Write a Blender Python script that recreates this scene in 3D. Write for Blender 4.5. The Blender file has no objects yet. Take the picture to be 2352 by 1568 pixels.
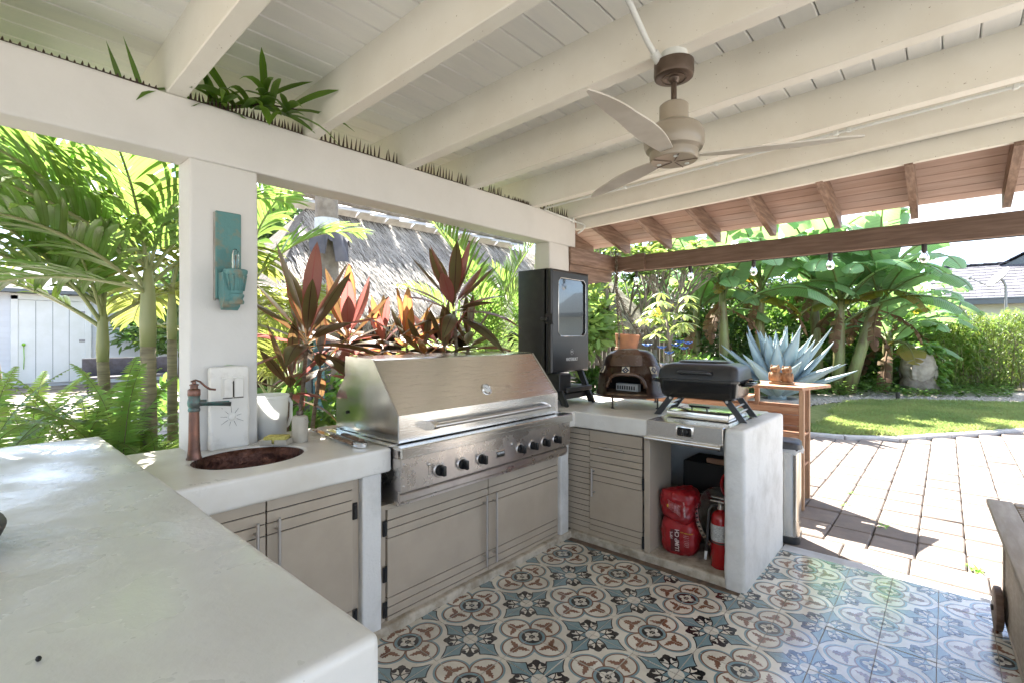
import bpy, bmesh, math, random
from mathutils import Vector, Matrix, noise

RND = random.Random(11)
PI = math.pi
scn = bpy.context.scene
col = scn.collection

# ------------------------------------------------------------------ camera
CAM = Vector((1.8604, -2.5954, 1.4115))
YAW = 0.725
cam_data = bpy.data.cameras.new('camera')
cam = bpy.data.objects.new('camera', cam_data)
col.objects.link(cam)
cam.location = CAM
cam.rotation_euler = (PI / 2, 0, YAW)
cam_data.sensor_width = 36.0
cam_data.lens = 36.0 * 1126.4 / 2352.0
cam_data.shift_y = -13.8 / 2352.0
cam_data.clip_start = 0.02
cam_data.clip_end = 600
scn.camera = cam
FW = Vector((-math.sin(YAW), math.cos(YAW), 0))
RT = Vector((math.cos(YAW), math.sin(YAW), 0))


def at(px, py, d):
    """place something at distance d along the view, where the photograph shows it"""
    return CAM + (FW + RT * ((px - 1176) / 1126.4) + Vector((0, 0, 1)) * ((770.2 - py) / 1126.4)) * d


def gp(px, d, z=0.0):
    p = at(px, 770, d)
    p.z = z
    return p


# ------------------------------------------------------------------ world, sun, exposure
SUN_EL, SUN_H = math.radians(50), Vector((-0.851, 0.525, 0))
SUN_DIR = (SUN_H * math.cos(SUN_EL) + Vector((0, 0, math.sin(SUN_EL)))).normalized()
world = bpy.data.worlds.new('World')
scn.world = world
world.use_nodes = True
wn, wl = world.node_tree.nodes, world.node_tree.links
sky = wn.new('ShaderNodeTexSky')
sky.sky_type = 'NISHITA'
sky.sun_disc = False
sky.sun_elevation = SUN_EL
sky.sun_rotation = math.atan2(SUN_H.x, SUN_H.y)
sky.air_density = 0.7
sky.dust_density = 0.7
sky.ozone_density = 1.0
tc = wn.new('ShaderNodeTexCoord')
mp = wn.new('ShaderNodeMapping')
mp.inputs['Scale'].default_value = (1.0, 1.0, 2.6)
cn = wn.new('ShaderNodeTexNoise')
cn.inputs['Scale'].default_value = 3.2
cn.inputs['Detail'].default_value = 7
cn.inputs['Roughness'].default_value = 0.55
cr = wn.new('ShaderNodeValToRGB')
cr.color_ramp.elements[0].position = 0.42
cr.color_ramp.elements[1].position = 0.66
mx = wn.new('ShaderNodeMixRGB')
mx.inputs['Color2'].default_value = (4.2, 4.25, 4.3, 1)
wl.new(tc.outputs['Generated'], mp.inputs['Vector'])
wl.new(mp.outputs['Vector'], cn.inputs['Vector'])
wl.new(cn.outputs['Fac'], cr.inputs['Fac'])
wl.new(cr.outputs['Color'], mx.inputs['Fac'])
wl.new(sky.outputs['Color'], mx.inputs['Color1'])
wl.new(mx.outputs['Color'], wn['Background'].inputs['Color'])
wn['Background'].inputs['Strength'].default_value = 0.10

sun_data = bpy.data.lights.new('sun', 'SUN')
sun_data.energy = 5.0
sun_data.angle = math.radians(0.53)
sun_data.color = (1.0, 0.94, 0.85)
sun = bpy.data.objects.new('sun', sun_data)
col.objects.link(sun)
sun.location = (-8, 5, 12)
sun.rotation_euler = (-SUN_DIR).to_track_quat('-Z', 'Y').to_euler()

vs = scn.view_settings
vs.view_transform = 'Standard'
vs.look = 'None'
vs.gamma = 1.0
vs.use_curve_mapping = False
vs.exposure = 2.75
scn.render.engine = 'CYCLES'
cy = scn.cycles
cy.max_bounces = 6
cy.diffuse_bounces = 4
cy.glossy_bounces = 3
cy.caustics_reflective = False
cy.caustics_refractive = False
cy.transmission_bounces = 4
cy.transparent_max_bounces = 5
cy.sample_clamp_indirect = 6
cy.use_denoising = True
cy.use_adaptive_sampling = True
cy.adaptive_threshold = 0.02


# ------------------------------------------------------------------ materials
MATS = {}


def _nt(name):
    m = bpy.data.materials.new(name)
    m.use_nodes = True
    nt = m.node_tree
    return m, nt, nt.nodes, nt.links, nt.nodes['Principled BSDF']


def pm(name, c, rough=0.5, metal=0.0, spec=0.5, c2=None, ns=6.0, nd=4, nlo=0.4, nhi=0.65, bump=0.0, bs=60.0, bdist=0.004,
       rand=0.0, stretch=None, rvar=0.0, coat=0.0, specks=None, emit=None, sheen=0.0):
    """procedural surface: two-colour noise, bump, per-object brightness, dark specks"""
    m, nt, N, L, b = _nt(name)
    tco = N.new('ShaderNodeTexCoord')
    vec = tco.outputs['Object']
    if stretch:
        mpn = N.new('ShaderNodeMapping')
        mpn.inputs['Scale'].default_value = stretch
        L.new(vec, mpn.inputs['Vector'])
        vec = mpn.outputs['Vector']
    oi = N.new('ShaderNodeObjectInfo')
    if rand:
        add = N.new('ShaderNodeVectorMath')
        add.operation = 'ADD'
        sc = N.new('ShaderNodeVectorMath')
        sc.operation = 'SCALE'
        sc.inputs[0].default_value = (17.0, 31.0, 23.0)
        L.new(oi.outputs['Random'], sc.inputs['Scale'])
        L.new(vec, add.inputs[0])
        L.new(sc.outputs['Vector'], add.inputs[1])
        vec = add.outputs['Vector']
    colr = None
    nz = None
    if c2 is not None or rvar:
        nz = N.new('ShaderNodeTexNoise')
        nz.inputs['Scale'].default_value = ns
        nz.inputs['Detail'].default_value = min(nd, 5)
        nz.inputs['Roughness'].default_value = 0.6
        L.new(vec, nz.inputs['Vector'])
    if c2 is not None:
        mr = N.new('ShaderNodeMapRange')
        mr.inputs['From Min'].default_value = nlo
        mr.inputs['From Max'].default_value = nhi
        L.new(nz.outputs['Fac'], mr.inputs['Value'])
        mix = N.new('ShaderNodeMixRGB')
        mix.inputs['Color1'].default_value = (*c, 1)
        mix.inputs['Color2'].default_value = (*c2, 1)
        L.new(mr.outputs['Result'], mix.inputs['Fac'])
        colr = mix.outputs['Color']
    if specks:
        sp = N.new('ShaderNodeTexNoise')
        sp.inputs['Scale'].default_value = specks[0]
        sp.inputs['Detail'].default_value = 2
        L.new(vec, sp.inputs['Vector'])
        sm = N.new('ShaderNodeMapRange')
        sm.inputs['From Min'].default_value = specks[1]
        sm.inputs['From Max'].default_value = specks[1] + 0.02
        L.new(sp.outputs['Fac'], sm.inputs['Value'])
        mix2 = N.new('ShaderNodeMixRGB')
        if colr is None:
            mix2.inputs['Color1'].default_value = (*c, 1)
        else:
            L.new(colr, mix2.inputs['Color1'])
        mix2.inputs['Color2'].default_value = (*specks[2], 1)
        L.new(sm.outputs['Result'], mix2.inputs['Fac'])
        colr = mix2.outputs['Color']
    if rand:
        hs = N.new('ShaderNodeHueSaturation')
        if colr is None:
            hs.inputs['Color'].default_value = (*c, 1)
        else:
            L.new(colr, hs.inputs['Color'])
        vr = N.new('ShaderNodeMapRange')
        vr.inputs['To Min'].default_value = 1 - rand
        vr.inputs['To Max'].default_value = 1 + rand
        L.new(oi.outputs['Random'], vr.inputs['Value'])
        L.new(vr.outputs['Result'], hs.inputs['Value'])
        colr = hs.outputs['Color']
    if colr is None:
        b.inputs['Base Color'].default_value = (*c, 1)
    else:
        L.new(colr, b.inputs['Base Color'])
    b.inputs['Metallic'].default_value = metal
    b.inputs['Roughness'].default_value = rough
    b.inputs['Specular IOR Level'].default_value = spec
    if coat:
        b.inputs['Coat Weight'].default_value = coat
        b.inputs['Coat Roughness'].default_value = 0.15
    if sheen:
        b.inputs['Sheen Weight'].default_value = sheen
    if rvar:
        rr = N.new('ShaderNodeMapRange')
        rr.inputs['From Min'].default_value = 0.3
        rr.inputs['From Max'].default_value = 0.7
        rr.inputs['To Min'].default_value = max(0.03, rough - rvar)
        rr.inputs['To Max'].default_value = min(1, rough + rvar)
        L.new(nz.outputs['Fac'], rr.inputs['Value'])
        L.new(rr.outputs['Result'], b.inputs['Roughness'])
    if bump:
        bn = N.new('ShaderNodeTexNoise')
        bn.inputs['Scale'].default_value = bs
        bn.inputs['Detail'].default_value = 3
        bn.inputs['Roughness'].default_value = 0.6
        L.new(vec, bn.inputs['Vector'])
        bp = N.new('ShaderNodeBump')
        bp.inputs['Strength'].default_value = bump
        bp.inputs['Distance'].default_value = bdist
        L.new(bn.outputs['Fac'], bp.inputs['Height'])
        L.new(bp.outputs['Normal'], b.inputs['Normal'])
    if emit:
        b.inputs['Emission Color'].default_value = (*emit[0], 1)
        b.inputs['Emission Strength'].default_value = emit[1]
    MATS[name] = m
    return m


def leafmat(name, c, tr, rough=0.4, tw=0.45, rand=0.25, hue=0.03, rib=None, edge=None, c2=None, ribs=0.0, spec=0.5, ns=3.0, tip=None, streak=0.0):
    """leaf: glossy top, light shining through; UV.x runs across (-1..1 mapped to 0..1), UV.y along"""
    m, nt, N, L, b = _nt(name)
    out = N['Material Output']
    oi = N.new('ShaderNodeObjectInfo')
    tco = N.new('ShaderNodeTexCoord')
    geo = N.new('ShaderNodeNewGeometry')
    nz = N.new('ShaderNodeTexNoise')
    nz.inputs['Scale'].default_value = ns
    nz.inputs['Detail'].default_value = 2
    L.new(tco.outputs['Object'], nz.inputs['Vector'])
    # value jitter: per object and per loose leaf
    av = N.new('ShaderNodeMath')
    av.operation = 'ADD'
    L.new(oi.outputs['Random'], av.inputs[0])
    L.new(geo.outputs['Random Per Island'], av.inputs[1])
    vr = N.new('ShaderNodeMapRange')
    vr.inputs['From Max'].default_value = 2.0
    vr.inputs['To Min'].default_value = 1 - rand
    vr.inputs['To Max'].default_value = 1 + rand
    L.new(av.outputs[0], vr.inputs['Value'])
    hr = N.new('ShaderNodeMapRange')
    hr.inputs['To Min'].default_value = 0.5 - hue
    hr.inputs['To Max'].default_value = 0.5 + hue
    L.new(geo.outputs['Random Per Island'], hr.inputs['Value'])
    uv = N.new('ShaderNodeUVMap')
    sep = N.new('ShaderNodeSeparateXYZ')
    L.new(uv.outputs['UV'], sep.inputs['Vector'])
    ab = N.new('ShaderNodeMath')
    ab.operation = 'SUBTRACT'
    ab.inputs[1].default_value = 0.5
    L.new(sep.outputs['X'], ab.inputs[0])
    ab2 = N.new('ShaderNodeMath')
    ab2.operation = 'ABSOLUTE'
    L.new(ab.outputs[0], ab2.inputs[0])

    def tinted(base, second):
        cur = None
        mixn = N.new('ShaderNodeMixRGB')
        mixn.inputs['Color1'].default_value = (*base, 1)
        mixn.inputs['Color2'].default_value = (*(second or tuple(min(1, x * 1.35) for x in base)), 1)
        mr = N.new('ShaderNodeMapRange')
        mr.inputs['From Min'].default_value = 0.38
        mr.inputs['From Max'].default_value = 0.64
        L.new(nz.outputs['Fac'], mr.inputs['Value'])
        L.new(mr.outputs['Result'], mixn.inputs['Fac'])
        cur = mixn.outputs['Color']
        if rib:
            m2 = N.new('ShaderNodeMixRGB')
            r2 = N.new('ShaderNodeMapRange')
            r2.inputs['From Min'].default_value = rib[1]
            r2.inputs['From Max'].default_value = rib[1] * 0.4
            L.new(ab2.outputs[0], r2.inputs['Value'])
            L.new(r2.outputs['Result'], m2.inputs['Fac'])
            L.new(cur, m2.inputs['Color1'])
            m2.inputs['Color2'].default_value = (*rib[0], 1)
            cur = m2.outputs['Color']
        if edge:
            m3 = N.new('ShaderNodeMixRGB')
            r3 = N.new('ShaderNodeMapRange')
            r3.inputs['From Min'].default_value = edge[1]
            r3.inputs['From Max'].default_value = 0.5
            L.new(ab2.outputs[0], r3.inputs['Value'])
            L.new(r3.outputs['Result'], m3.inputs['Fac'])
            L.new(cur, m3.inputs['Color1'])
            m3.inputs['Color2'].default_value = (*edge[0], 1)
            cur = m3.outputs['Color']
        if tip:
            m4 = N.new('ShaderNodeMixRGB')
            r4 = N.new('ShaderNodeMapRange')
            r4.inputs['From Min'].default_value = tip[1]
            r4.inputs['From Max'].default_value = 1.0
            L.new(sep.outputs['Y'], r4.inputs['Value'])
            L.new(r4.outputs['Result'], m4.inputs['Fac'])
            L.new(cur, m4.inputs['Color1'])
            m4.inputs['Color2'].default_value = (*tip[0], 1)
            cur = m4.outputs['Color']
        if ribs or streak:
            m5 = N.new('ShaderNodeMixRGB')
            m5.blend_type = 'MULTIPLY'
            m5.inputs['Fac'].default_value = .38
            w5 = N.new('ShaderNodeTexWave')
            w5.bands_direction = 'Y' if ribs else 'X'
            w5.inputs['Scale'].default_value = ribs * .45 if ribs else streak
            w5.inputs['Distortion'].default_value = 1.6
            w5.inputs['Detail'].default_value = 2
            w5.inputs['Detail Scale'].default_value = 2.5
            L.new(uv.outputs['UV'], w5.inputs['Vector'])
            L.new(cur, m5.inputs['Color1'])
            L.new(w5.outputs['Color'], m5.inputs['Color2'])
            cur = m5.outputs['Color']
        hs = N.new('ShaderNodeHueSaturation')
        L.new(cur, hs.inputs['Color'])
        L.new(vr.outputs['Result'], hs.inputs['Value'])
        L.new(hr.outputs['Result'], hs.inputs['Hue'])
        return hs.outputs['Color']
    L.new(tinted(c, c2), b.inputs['Base Color'])
    b.inputs['Roughness'].default_value = rough
    b.inputs['Specular IOR Level'].default_value = spec
    if ribs:
        wv = N.new('ShaderNodeTexWave')
        wv.inputs['Scale'].default_value = ribs
        wv.inputs['Distortion'].default_value = 0.6
        wv.bands_direction = 'Y'
        L.new(uv.outputs['UV'], wv.inputs['Vector'])
        bp = N.new('ShaderNodeBump')
        bp.inputs['Strength'].default_value = 0.35
        bp.inputs['Distance'].default_value = 0.01
        L.new(wv.outputs['Fac'], bp.inputs['Height'])
        L.new(bp.outputs['Normal'], b.inputs['Normal'])
    t = N.new('ShaderNodeBsdfTranslucent')
    L.new(tinted(tr, None), t.inputs['Color'])
    mixs = N.new('ShaderNodeMixShader')
    mixs.inputs['Fac'].default_value = tw
    L.new(b.outputs['BSDF'], mixs.inputs[1])
    L.new(t.outputs['BSDF'], mixs.inputs[2])
    L.new(mixs.outputs['Shader'], out.inputs['Surface'])
    MATS[name] = m
    return m


def glassmat(name, c=(1, 1, 1), rough=0.0, ior=1.45, alpha=None):
    m, nt, N, L, b = _nt(name)
    b.inputs['Base Color'].default_value = (*c, 1)
    b.inputs['Roughness'].default_value = rough
    b.inputs['IOR'].default_value = ior
    b.inputs['Transmission Weight'].default_value = 1.0
    MATS[name] = m
    return m


# ------------------------------------------------------------------ mesh builder
class MB:
    def __init__(s):
        s.v, s.f, s.mi, s.uv = [], [], [], []

    def add(s, verts, faces, mi=0, uvs=None):
        o = len(s.v)
        s.v.extend(Vector(p) for p in verts)
        s.uv.extend(uvs if uvs else [(0.5, 0.5)] * len(verts))
        for f in faces:
            s.f.append(tuple(i + o for i in f))
            s.mi.append(mi)
        return s

    def box(s, x0, x1, y0, y1, z0, z1, mi=0, M=None):
        vs_ = [(x0, y0, z0), (x1, y0, z0), (x1, y1, z0), (x0, y1, z0), (x0, y0, z1), (x1, y0, z1), (x1, y1, z1), (x0, y1, z1)]
        if M:
            vs_ = [M @ Vector(p) for p in vs_]
        return s.add(vs_, [(0, 3, 2, 1), (4, 5, 6, 7), (0, 1, 5, 4), (1, 2, 6, 5), (2, 3, 7, 6), (3, 0, 4, 7)], mi)

    def rbox(s, x0, x1, y0, y1, z0, z1, r=0.01, seg=2, mi=0, M=None):
        bm = bmesh.new()
        bmesh.ops.create_cube(bm, size=1.0)
        for v in bm.verts:
            v.co = Vector(((x0 + x1) / 2 + v.co.x * (x1 - x0), (y0 + y1) / 2 + v.co.y * (y1 - y0), (z0 + z1) / 2 + v.co.z * (z1 - z0)))
        bmesh.ops.bevel(bm, geom=list(bm.edges), offset=r, segments=seg, affect='EDGES', profile=0.5)
        s.bm(bm, mi, M)
        return s

    def bm(s, bm, mi=0, M=None):
        bm.verts.index_update()
        s.add([(M @ v.co if M else v.co.copy()) for v in bm.verts], [[v.index for v in f.verts] for f in bm.faces], mi)
        bm.free()
        return s

    def cyl(s, p0, p1, r0, r1=None, n=14, mi=0, cap=True):
        return s.tube([p0, p1], [r0, r0 if r1 is None else r1], n, mi, cap)

    def tube(s, pts, rad, n=8, mi=0, cap=True, closed=False, flat=1.0):
        pts = [Vector(p) for p in pts]
        k = len(pts)
        if not isinstance(rad, (list, tuple)):
            rad = [rad] * k
        ring = []
        up = None
        for i in range(k):
            if closed:
                t = (pts[(i + 1) % k] - pts[i - 1]).normalized()
            else:
                t = (pts[min(i + 1, k - 1)] - pts[max(i - 1, 0)]).normalized()
            if up is None:
                up = Vector((0, 0, 1)) if abs(t.z) < 0.9 else Vector((1, 0, 0))
            u = (up - t * up.dot(t))
            if u.length < 1e-6:
                u = t.orthogonal()
            u.normalize()
            w = t.cross(u)
            up = u
            ring.append([pts[i] + (u * math.cos(2 * PI * j / n) * flat + w * math.sin(2 * PI * j / n)) * rad[i] for j in range(n)])
        vs_ = [p for rr in ring for p in rr]
        fs = []
        for i in range(k - (0 if closed else 1)):
            a, b_ = i * n, ((i + 1) % k) * n
            for j in range(n):
                fs.append((a + j, a + (j + 1) % n, b_ + (j + 1) % n, b_ + j))
        if cap and not closed:
            fs.append(tuple(range(n))[::-1])
            fs.append(tuple(range((k - 1) * n, k * n)))
        return s.add(vs_, fs, mi)

    def lathe(s, prof, n=28, mi=0, M=None, cap=True, wob=0.0):
        vs_, fs = [], []
        for (r, z) in prof:
            for j in range(n):
                a = 2 * PI * j / n
                vs_.append(Vector((r * math.cos(a), r * math.sin(a), z)))
        for i in range(len(prof) - 1):
            for j in range(n):
                fs.append((i * n + j, i * n + (j + 1) % n, (i + 1) * n + (j + 1) % n, (i + 1) * n + j))
        if cap:
            if prof[0][0] > 1e-5:
                fs.append(tuple(range(n))[::-1])
            if prof[-1][0] > 1e-5:
                fs.append(tuple(range((len(prof) - 1) * n, len(prof) * n)))
        if wob:
            vs_ = [v + noise.noise_vector(v * 6) * wob for v in vs_]
        if M:
            vs_ = [M @ v for v in vs_]
        return s.add(vs_, fs, mi)

    def sphere(s, c, r, n=12, m=8, mi=0, sc=(1, 1, 1)):
        prof = [(r * math.sin(PI * i / m), -r * math.cos(PI * i / m)) for i in range(m + 1)]
        M = Matrix.Translation(Vector(c)) @ Matrix.Diagonal((*sc, 1))
        prof[0] = (1e-6, -r)
        prof[-1] = (1e-6, r)
        return s.lathe(prof, n, mi, M, cap=False)

    def prism(s, poly, d0, d1, axis='Z', mi=0, M=None):
        """polygon (a,b) extruded along an axis: Z:(x,y) X:(y,z) Y:(x,z)"""
        def P(a, b_, d):
            return {'Z': Vector((a, b_, d)), 'X': Vector((d, a, b_)), 'Y': Vector((a, d, b_))}[axis]
        n = len(poly)
        vs_ = [P(a, b_, d0) for a, b_ in poly] + [P(a, b_, d1) for a, b_ in poly]
        if M:
            vs_ = [M @ v for v in vs_]
        fs = [tuple(range(n))[::-1], tuple(range(n, 2 * n))] + [(i, (i + 1) % n, n + (i + 1) % n, n + i) for i in range(n)]
        return s.add(vs_, fs, mi)

    def blade(s, base, d, side, length, wid, nseg=6, droop=0.3, fold=0.25, mi=0, prof=None, twist=0.0, curl=0.0, nacross=2):
        """leaf blade: starts at base, heads along d, bends down; UVs run across and along"""
        d = Vector(d).normalized()
        side = Vector(side)
        side = (side - d * side.dot(d)).normalized()
        p = Vector(base)
        step = length / nseg
        vs_, us = [], []
        prof = prof or (lambda t: math.sin(PI * min(1, 0.08 + t * 0.92)) ** 0.6)
        for i in range(nseg + 1):
            t = i / nseg
            nrm = side.cross(d).normalized()
            w = wid * max(0.0, prof(t)) * 0.5
            sd = side
            if twist:
                sd = Matrix.Rotation(twist * t, 3, d) @ side
                nrm = sd.cross(d).normalized()
            if nacross == 2:
                vs_ += [p - sd * w + nrm * w * fold, p.copy(), p + sd * w + nrm * w * fold]
                us += [(0.0, t), (0.5, t), (1.0, t)]
            else:
                vs_ += [p - sd * w, p + sd * w]
                us += [(0.0, t), (1.0, t)]
            d = (d + Vector((0, 0, -1)) * droop / nseg * (0.4 + 1.2 * t)).normalized()
            side = (side - d * side.dot(d)).normalized()
            p = p + d * step
        k = 3 if nacross == 2 else 2
        fs = []
        for i in range(nseg):
            a, b_ = i * k, (i + 1) * k
            for j in range(k - 1):
                fs.append((a + j, a + j + 1, b_ + j + 1, b_ + j))
        return s.add(vs_, fs, mi, us)

    def mesh(s, name, mats, smooth=None, origin=None):
        me = bpy.data.meshes.new(name)
        o = origin or Vector((0, 0, 0))
        me.from_pydata([tuple(v - o) for v in s.v], [], s.f)
        for m in (mats if isinstance(mats, (list, tuple)) else [mats]):
            me.materials.append(MATS[m] if isinstance(m, str) else m)
        if any(s.mi):
            me.polygons.foreach_set('material_index', s.mi)
        uvl = me.uv_layers.new(name='UVMap')
        li = [0] * len(me.loops)
        me.loops.foreach_get('vertex_index', li)
        flat = [0.0] * (2 * len(li))
        for k, i in enumerate(li):
            flat[2 * k], flat[2 * k + 1] = s.uv[i]
        uvl.data.foreach_set('uv', flat)
        if smooth:
            me.polygons.foreach_set('use_smooth', [True] * len(me.polygons))
            if smooth is not True:
                me.set_sharp_from_angle(angle=math.radians(smooth))
        me.update()
        return me

    def build(s, name, mats, parent=None, smooth=None, origin=None):
        o = Vector((0, 0, 0))
        q = parent
        while q is not None:
            o = o + q.location
            q = q.parent
        if origin is not None and parent is None:
            o = Vector(origin)
        ob = bpy.data.objects.new(name, s.mesh(name, mats, smooth, o))
        col.objects.link(ob)
        if parent:
            ob.parent = parent
        elif origin is not None:
            ob.location = origin
        return ob


def tag(o, label=None, cat=None, group=None, kind=None):
    if label:
        o['label'] = label
    if cat:
        o['category'] = cat
    if group:
        o['group'] = group
    if kind:
        o['kind'] = kind
    return o


def thing(name, label, cat, loc=(0, 0, 0), group=None, kind=None):
    o = bpy.data.objects.new(name, None)
    o.empty_display_size = 0.1
    col.objects.link(o)
    o.location = loc
    return tag(o, label, cat, group, kind)


def inst(name, me, parent, loc=(0, 0, 0), M=None, scale=1.0):
    """a piece that shares its mesh with its likes; location is in the parent's frame"""
    o = bpy.data.objects.new(name, me)
    col.objects.link(o)
    o.parent = parent
    if M is not None:
        o.matrix_local = Matrix.Translation(Vector(loc)) @ M.to_4x4() @ Matrix.Diagonal((scale, scale, scale, 1))
    else:
        o.location = loc
        o.scale = (scale,) * 3
    return o


def copy_tree(o, parent=None):
    c = o.copy()
    col.objects.link(c)
    c.parent = parent
    for ch in o.children:
        copy_tree(ch, c)
    return c


def plaster_box(mb, x0, x1, y0, y1, z0, z1, r=0.02, amp=0.003, res=0.05, fr=4.0, seed=0.0, mi=0):
    """hand-trowelled masonry: rounded box on a fine grid, gently uneven"""
    lo, hi = Vector((x0, y0, z0)), Vector((x1, y1, z1))
    nn = [max(2, min(60, int((hi[i] - lo[i]) / res))) for i in range(3)]

    def coords(i):
        # denser near the edges so that the rounding shows
        L_ = [0.0, r * 0.3, r * 0.7, r * 1.2]
        span = hi[i] - lo[i]
        L_ = [q for q in L_ if q < span / 2.1]
        m_ = nn[i]
        body = [L_[-1] + (span - 2 * L_[-1]) * k / m_ for k in range(1, m_)]
        return L_ + body + [span - q for q in L_[::-1]]
    cs = [coords(i) for i in range(3)]
    bm = bmesh.new()
    cache = {}

    def vert(p):
        k = (round(p.x, 5), round(p.y, 5), round(p.z, 5))
        if k not in cache:
            q = Vector([min(max(p[i], lo[i] + r), hi[i] - r) for i in range(3)])
            dvec = p - q
            if dvec.length > 1e-9:
                n_ = dvec.normalized()
                w = q + n_ * r
                a = amp * (noise.noise(w * fr + Vector((seed, seed * 2, 0))) + 0.5 * noise.noise(w * fr * 3.1 + Vector((seed, 0, seed))))
                w = w + n_ * a
            else:
                w = p
            cache[k] = bm.verts.new(w)
        return cache[k]
    for ax in range(3):
        a1, a2 = (ax + 1) % 3, (ax + 2) % 3
        for side in (0, 1):
            for i in range(len(cs[a1]) - 1):
                for j in range(len(cs[a2]) - 1):
                    quad = []
                    for (u_, w_) in ((i, j), (i + 1, j), (i + 1, j + 1), (i, j + 1)):
                        p = Vector((0, 0, 0))
                        p[ax] = hi[ax] if side else lo[ax]
                        p[a1] = lo[a1] + cs[a1][u_]
                        p[a2] = lo[a2] + cs[a2][w_]
                        quad.append(vert(p))
                    if not side:
                        quad.reverse()
                    try:
                        bm.faces.new(quad)
                    except ValueError:
                        pass
    mb.bm(bm, mi)
    return mb


def text_mesh(txt, size, depth=0.0006, bold=False):
    """lettering as real, slightly raised geometry, lying in XY, centred"""
    cu = bpy.data.curves.new('lettering', 'FONT')
    cu.body = txt
    cu.size = size
    cu.extrude = depth
    cu.align_x = 'CENTER'
    cu.align_y = 'CENTER'
    if bold:
        cu.offset = size * 0.018
    cu.resolution_u = 3
    tmp = bpy.data.objects.new('lettering', cu)
    col.objects.link(tmp)
    dg = bpy.context.evaluated_depsgraph_get()
    me = bpy.data.meshes.new_from_object(tmp.evaluated_get(dg))
    bpy.data.objects.remove(tmp)
    bpy.data.curves.remove(cu)
    return me


def lettering(name, txt, size, mat, parent, loc, rot, bold=False, sx=1.0, depth=0.0006):
    me = text_mesh(txt, size, depth, bold)
    me.materials.clear()
    me.materials.append(MATS[mat])
    o = bpy.data.objects.new(name, me)
    col.objects.link(o)
    o.parent = parent
    q = parent
    off = Vector((0, 0, 0))
    while q is not None:
        off += q.location
        q = q.parent
    o.matrix_local = Matrix.Translation(Vector(loc) - off) @ rot.to_4x4() @ Matrix.Diagonal((sx, 1, 1, 1))
    return o


# text orientations: facing +X (reads along +Y), facing -Y (reads along +X)
FACE_X = Matrix(((0, 0, 1), (1, 0, 0), (0, 1, 0)))
FACE_MY = Matrix(((1, 0, 0), (0, 0, -1), (0, 1, 0)))

# plain materials
pm('plaster', (0.62, 0.61, 0.585), 0.62, c2=(0.56, 0.55, 0.525), ns=2.2, nlo=0.45, nhi=0.75, bump=0.35, bs=60, bdist=0.004)
pm('counter', (0.74, 0.72, 0.67), 0.36, c2=(0.58, 0.53, 0.44), ns=3.2, nd=7, nlo=0.34, nhi=0.86, bump=0.12, bs=120, bdist=0.002, rvar=0.12,
   specks=(160, 0.80, (0.30, 0.26, 0.2)))
pm('bar_top', (0.65, 0.645, 0.615), 0.30, c2=(0.52, 0.50, 0.455), ns=4.0, nd=5, nlo=0.28, nhi=0.86, bump=0.34, bs=55, bdist=0.003, rvar=0.18, specks=(210, 0.775, (0.34, 0.31, 0.27)))
pm('masonry', (0.68, 0.665, 0.63), 0.75, c2=(0.47, 0.45, 0.41), ns=4.5, nd=8, nlo=0.46, nhi=0.78, bump=0.5, bs=45, bdist=0.006,
   specks=(70, 0.76, (0.33, 0.31, 0.28)))
pm('curb_plaster', (0.52, 0.46, 0.37), 0.85, c2=(0.30, 0.25, 0.18), ns=14, nd=8, bump=0.6, bs=60, bdist=0.006)
pm('white_paint', (0.76, 0.74, 0.665), 0.42, c2=(0.715, 0.69, 0.61), ns=3.5, nd=6, bump=0.12, bs=40, bdist=0.003, rand=0.03,
   specks=(85, 0.735, (0.36, 0.31, 0.23)))
pm('white_plank', (0.88, 0.87, 0.82), 0.45, c2=(0.83, 0.825, 0.79), ns=2.5, nd=5, bump=0.12, bs=30, bdist=0.003, rand=0.035, stretch=(6, 0.8, 6))
pm('taupe_door', (0.440, 0.368, 0.285), 0.42, c2=(0.395, 0.328, 0.250), ns=4, nd=6, rand=0.04, bump=0.05, bs=220, bdist=0.001,
   specks=(95, 0.78, (0.12, 0.1, 0.08)))
pm('groove_black', (0.012, 0.011, 0.01), 0.7)
pm('steel', (0.76, 0.74, 0.705), 0.24, metal=1.0, c2=(0.72, 0.695, 0.655), ns=5, nd=8, bump=0.012, bs=30, bdist=0.002, stretch=(60, 1.2, 60), rvar=0.06)
pm('steel_side', (0.70, 0.69, 0.66), 0.2, metal=1.0, c2=(0.62, 0.60, 0.56), ns=3, nd=6, rvar=0.07, bump=0.10, bs=3.0, bdist=0.03)
pm('steel_worn', (0.67, 0.63, 0.59), 0.3, metal=1.0, c2=(0.54, 0.48, 0.455), ns=7, nd=8, rvar=0.09, specks=(110, 0.80, (0.20, 0.15, 0.12)), stretch=(1, 1, 1))
pm('chrome', (0.70, 0.69, 0.67), 0.16, metal=1.0, rvar=0.05, ns=9)
pm('satin', (0.55, 0.52, 0.49), 0.36, metal=1.0)
pm('knob_black', (0.012, 0.012, 0.012), 0.28)
pm('black_paint', (0.014, 0.014, 0.014), 0.5, c2=(0.024, 0.023, 0.022), ns=18, bump=0.2, bs=260, bdist=0.0008, spec=0.45)
pm('black_gloss', (0.010, 0.010, 0.010), 0.2, bump=0.03, bs=40)
pm('black_satin', (0.020, 0.020, 0.021), 0.38, specks=(180, 0.79, (0.25, 0.24, 0.22)), bump=0.08, bs=300, bdist=0.0006)
pm('logo_white', (0.62, 0.62, 0.60), 0.5)
pm('smoked_glass', (0.012, 0.013, 0.014), 0.03, spec=0.75, coat=1.0)
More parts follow.
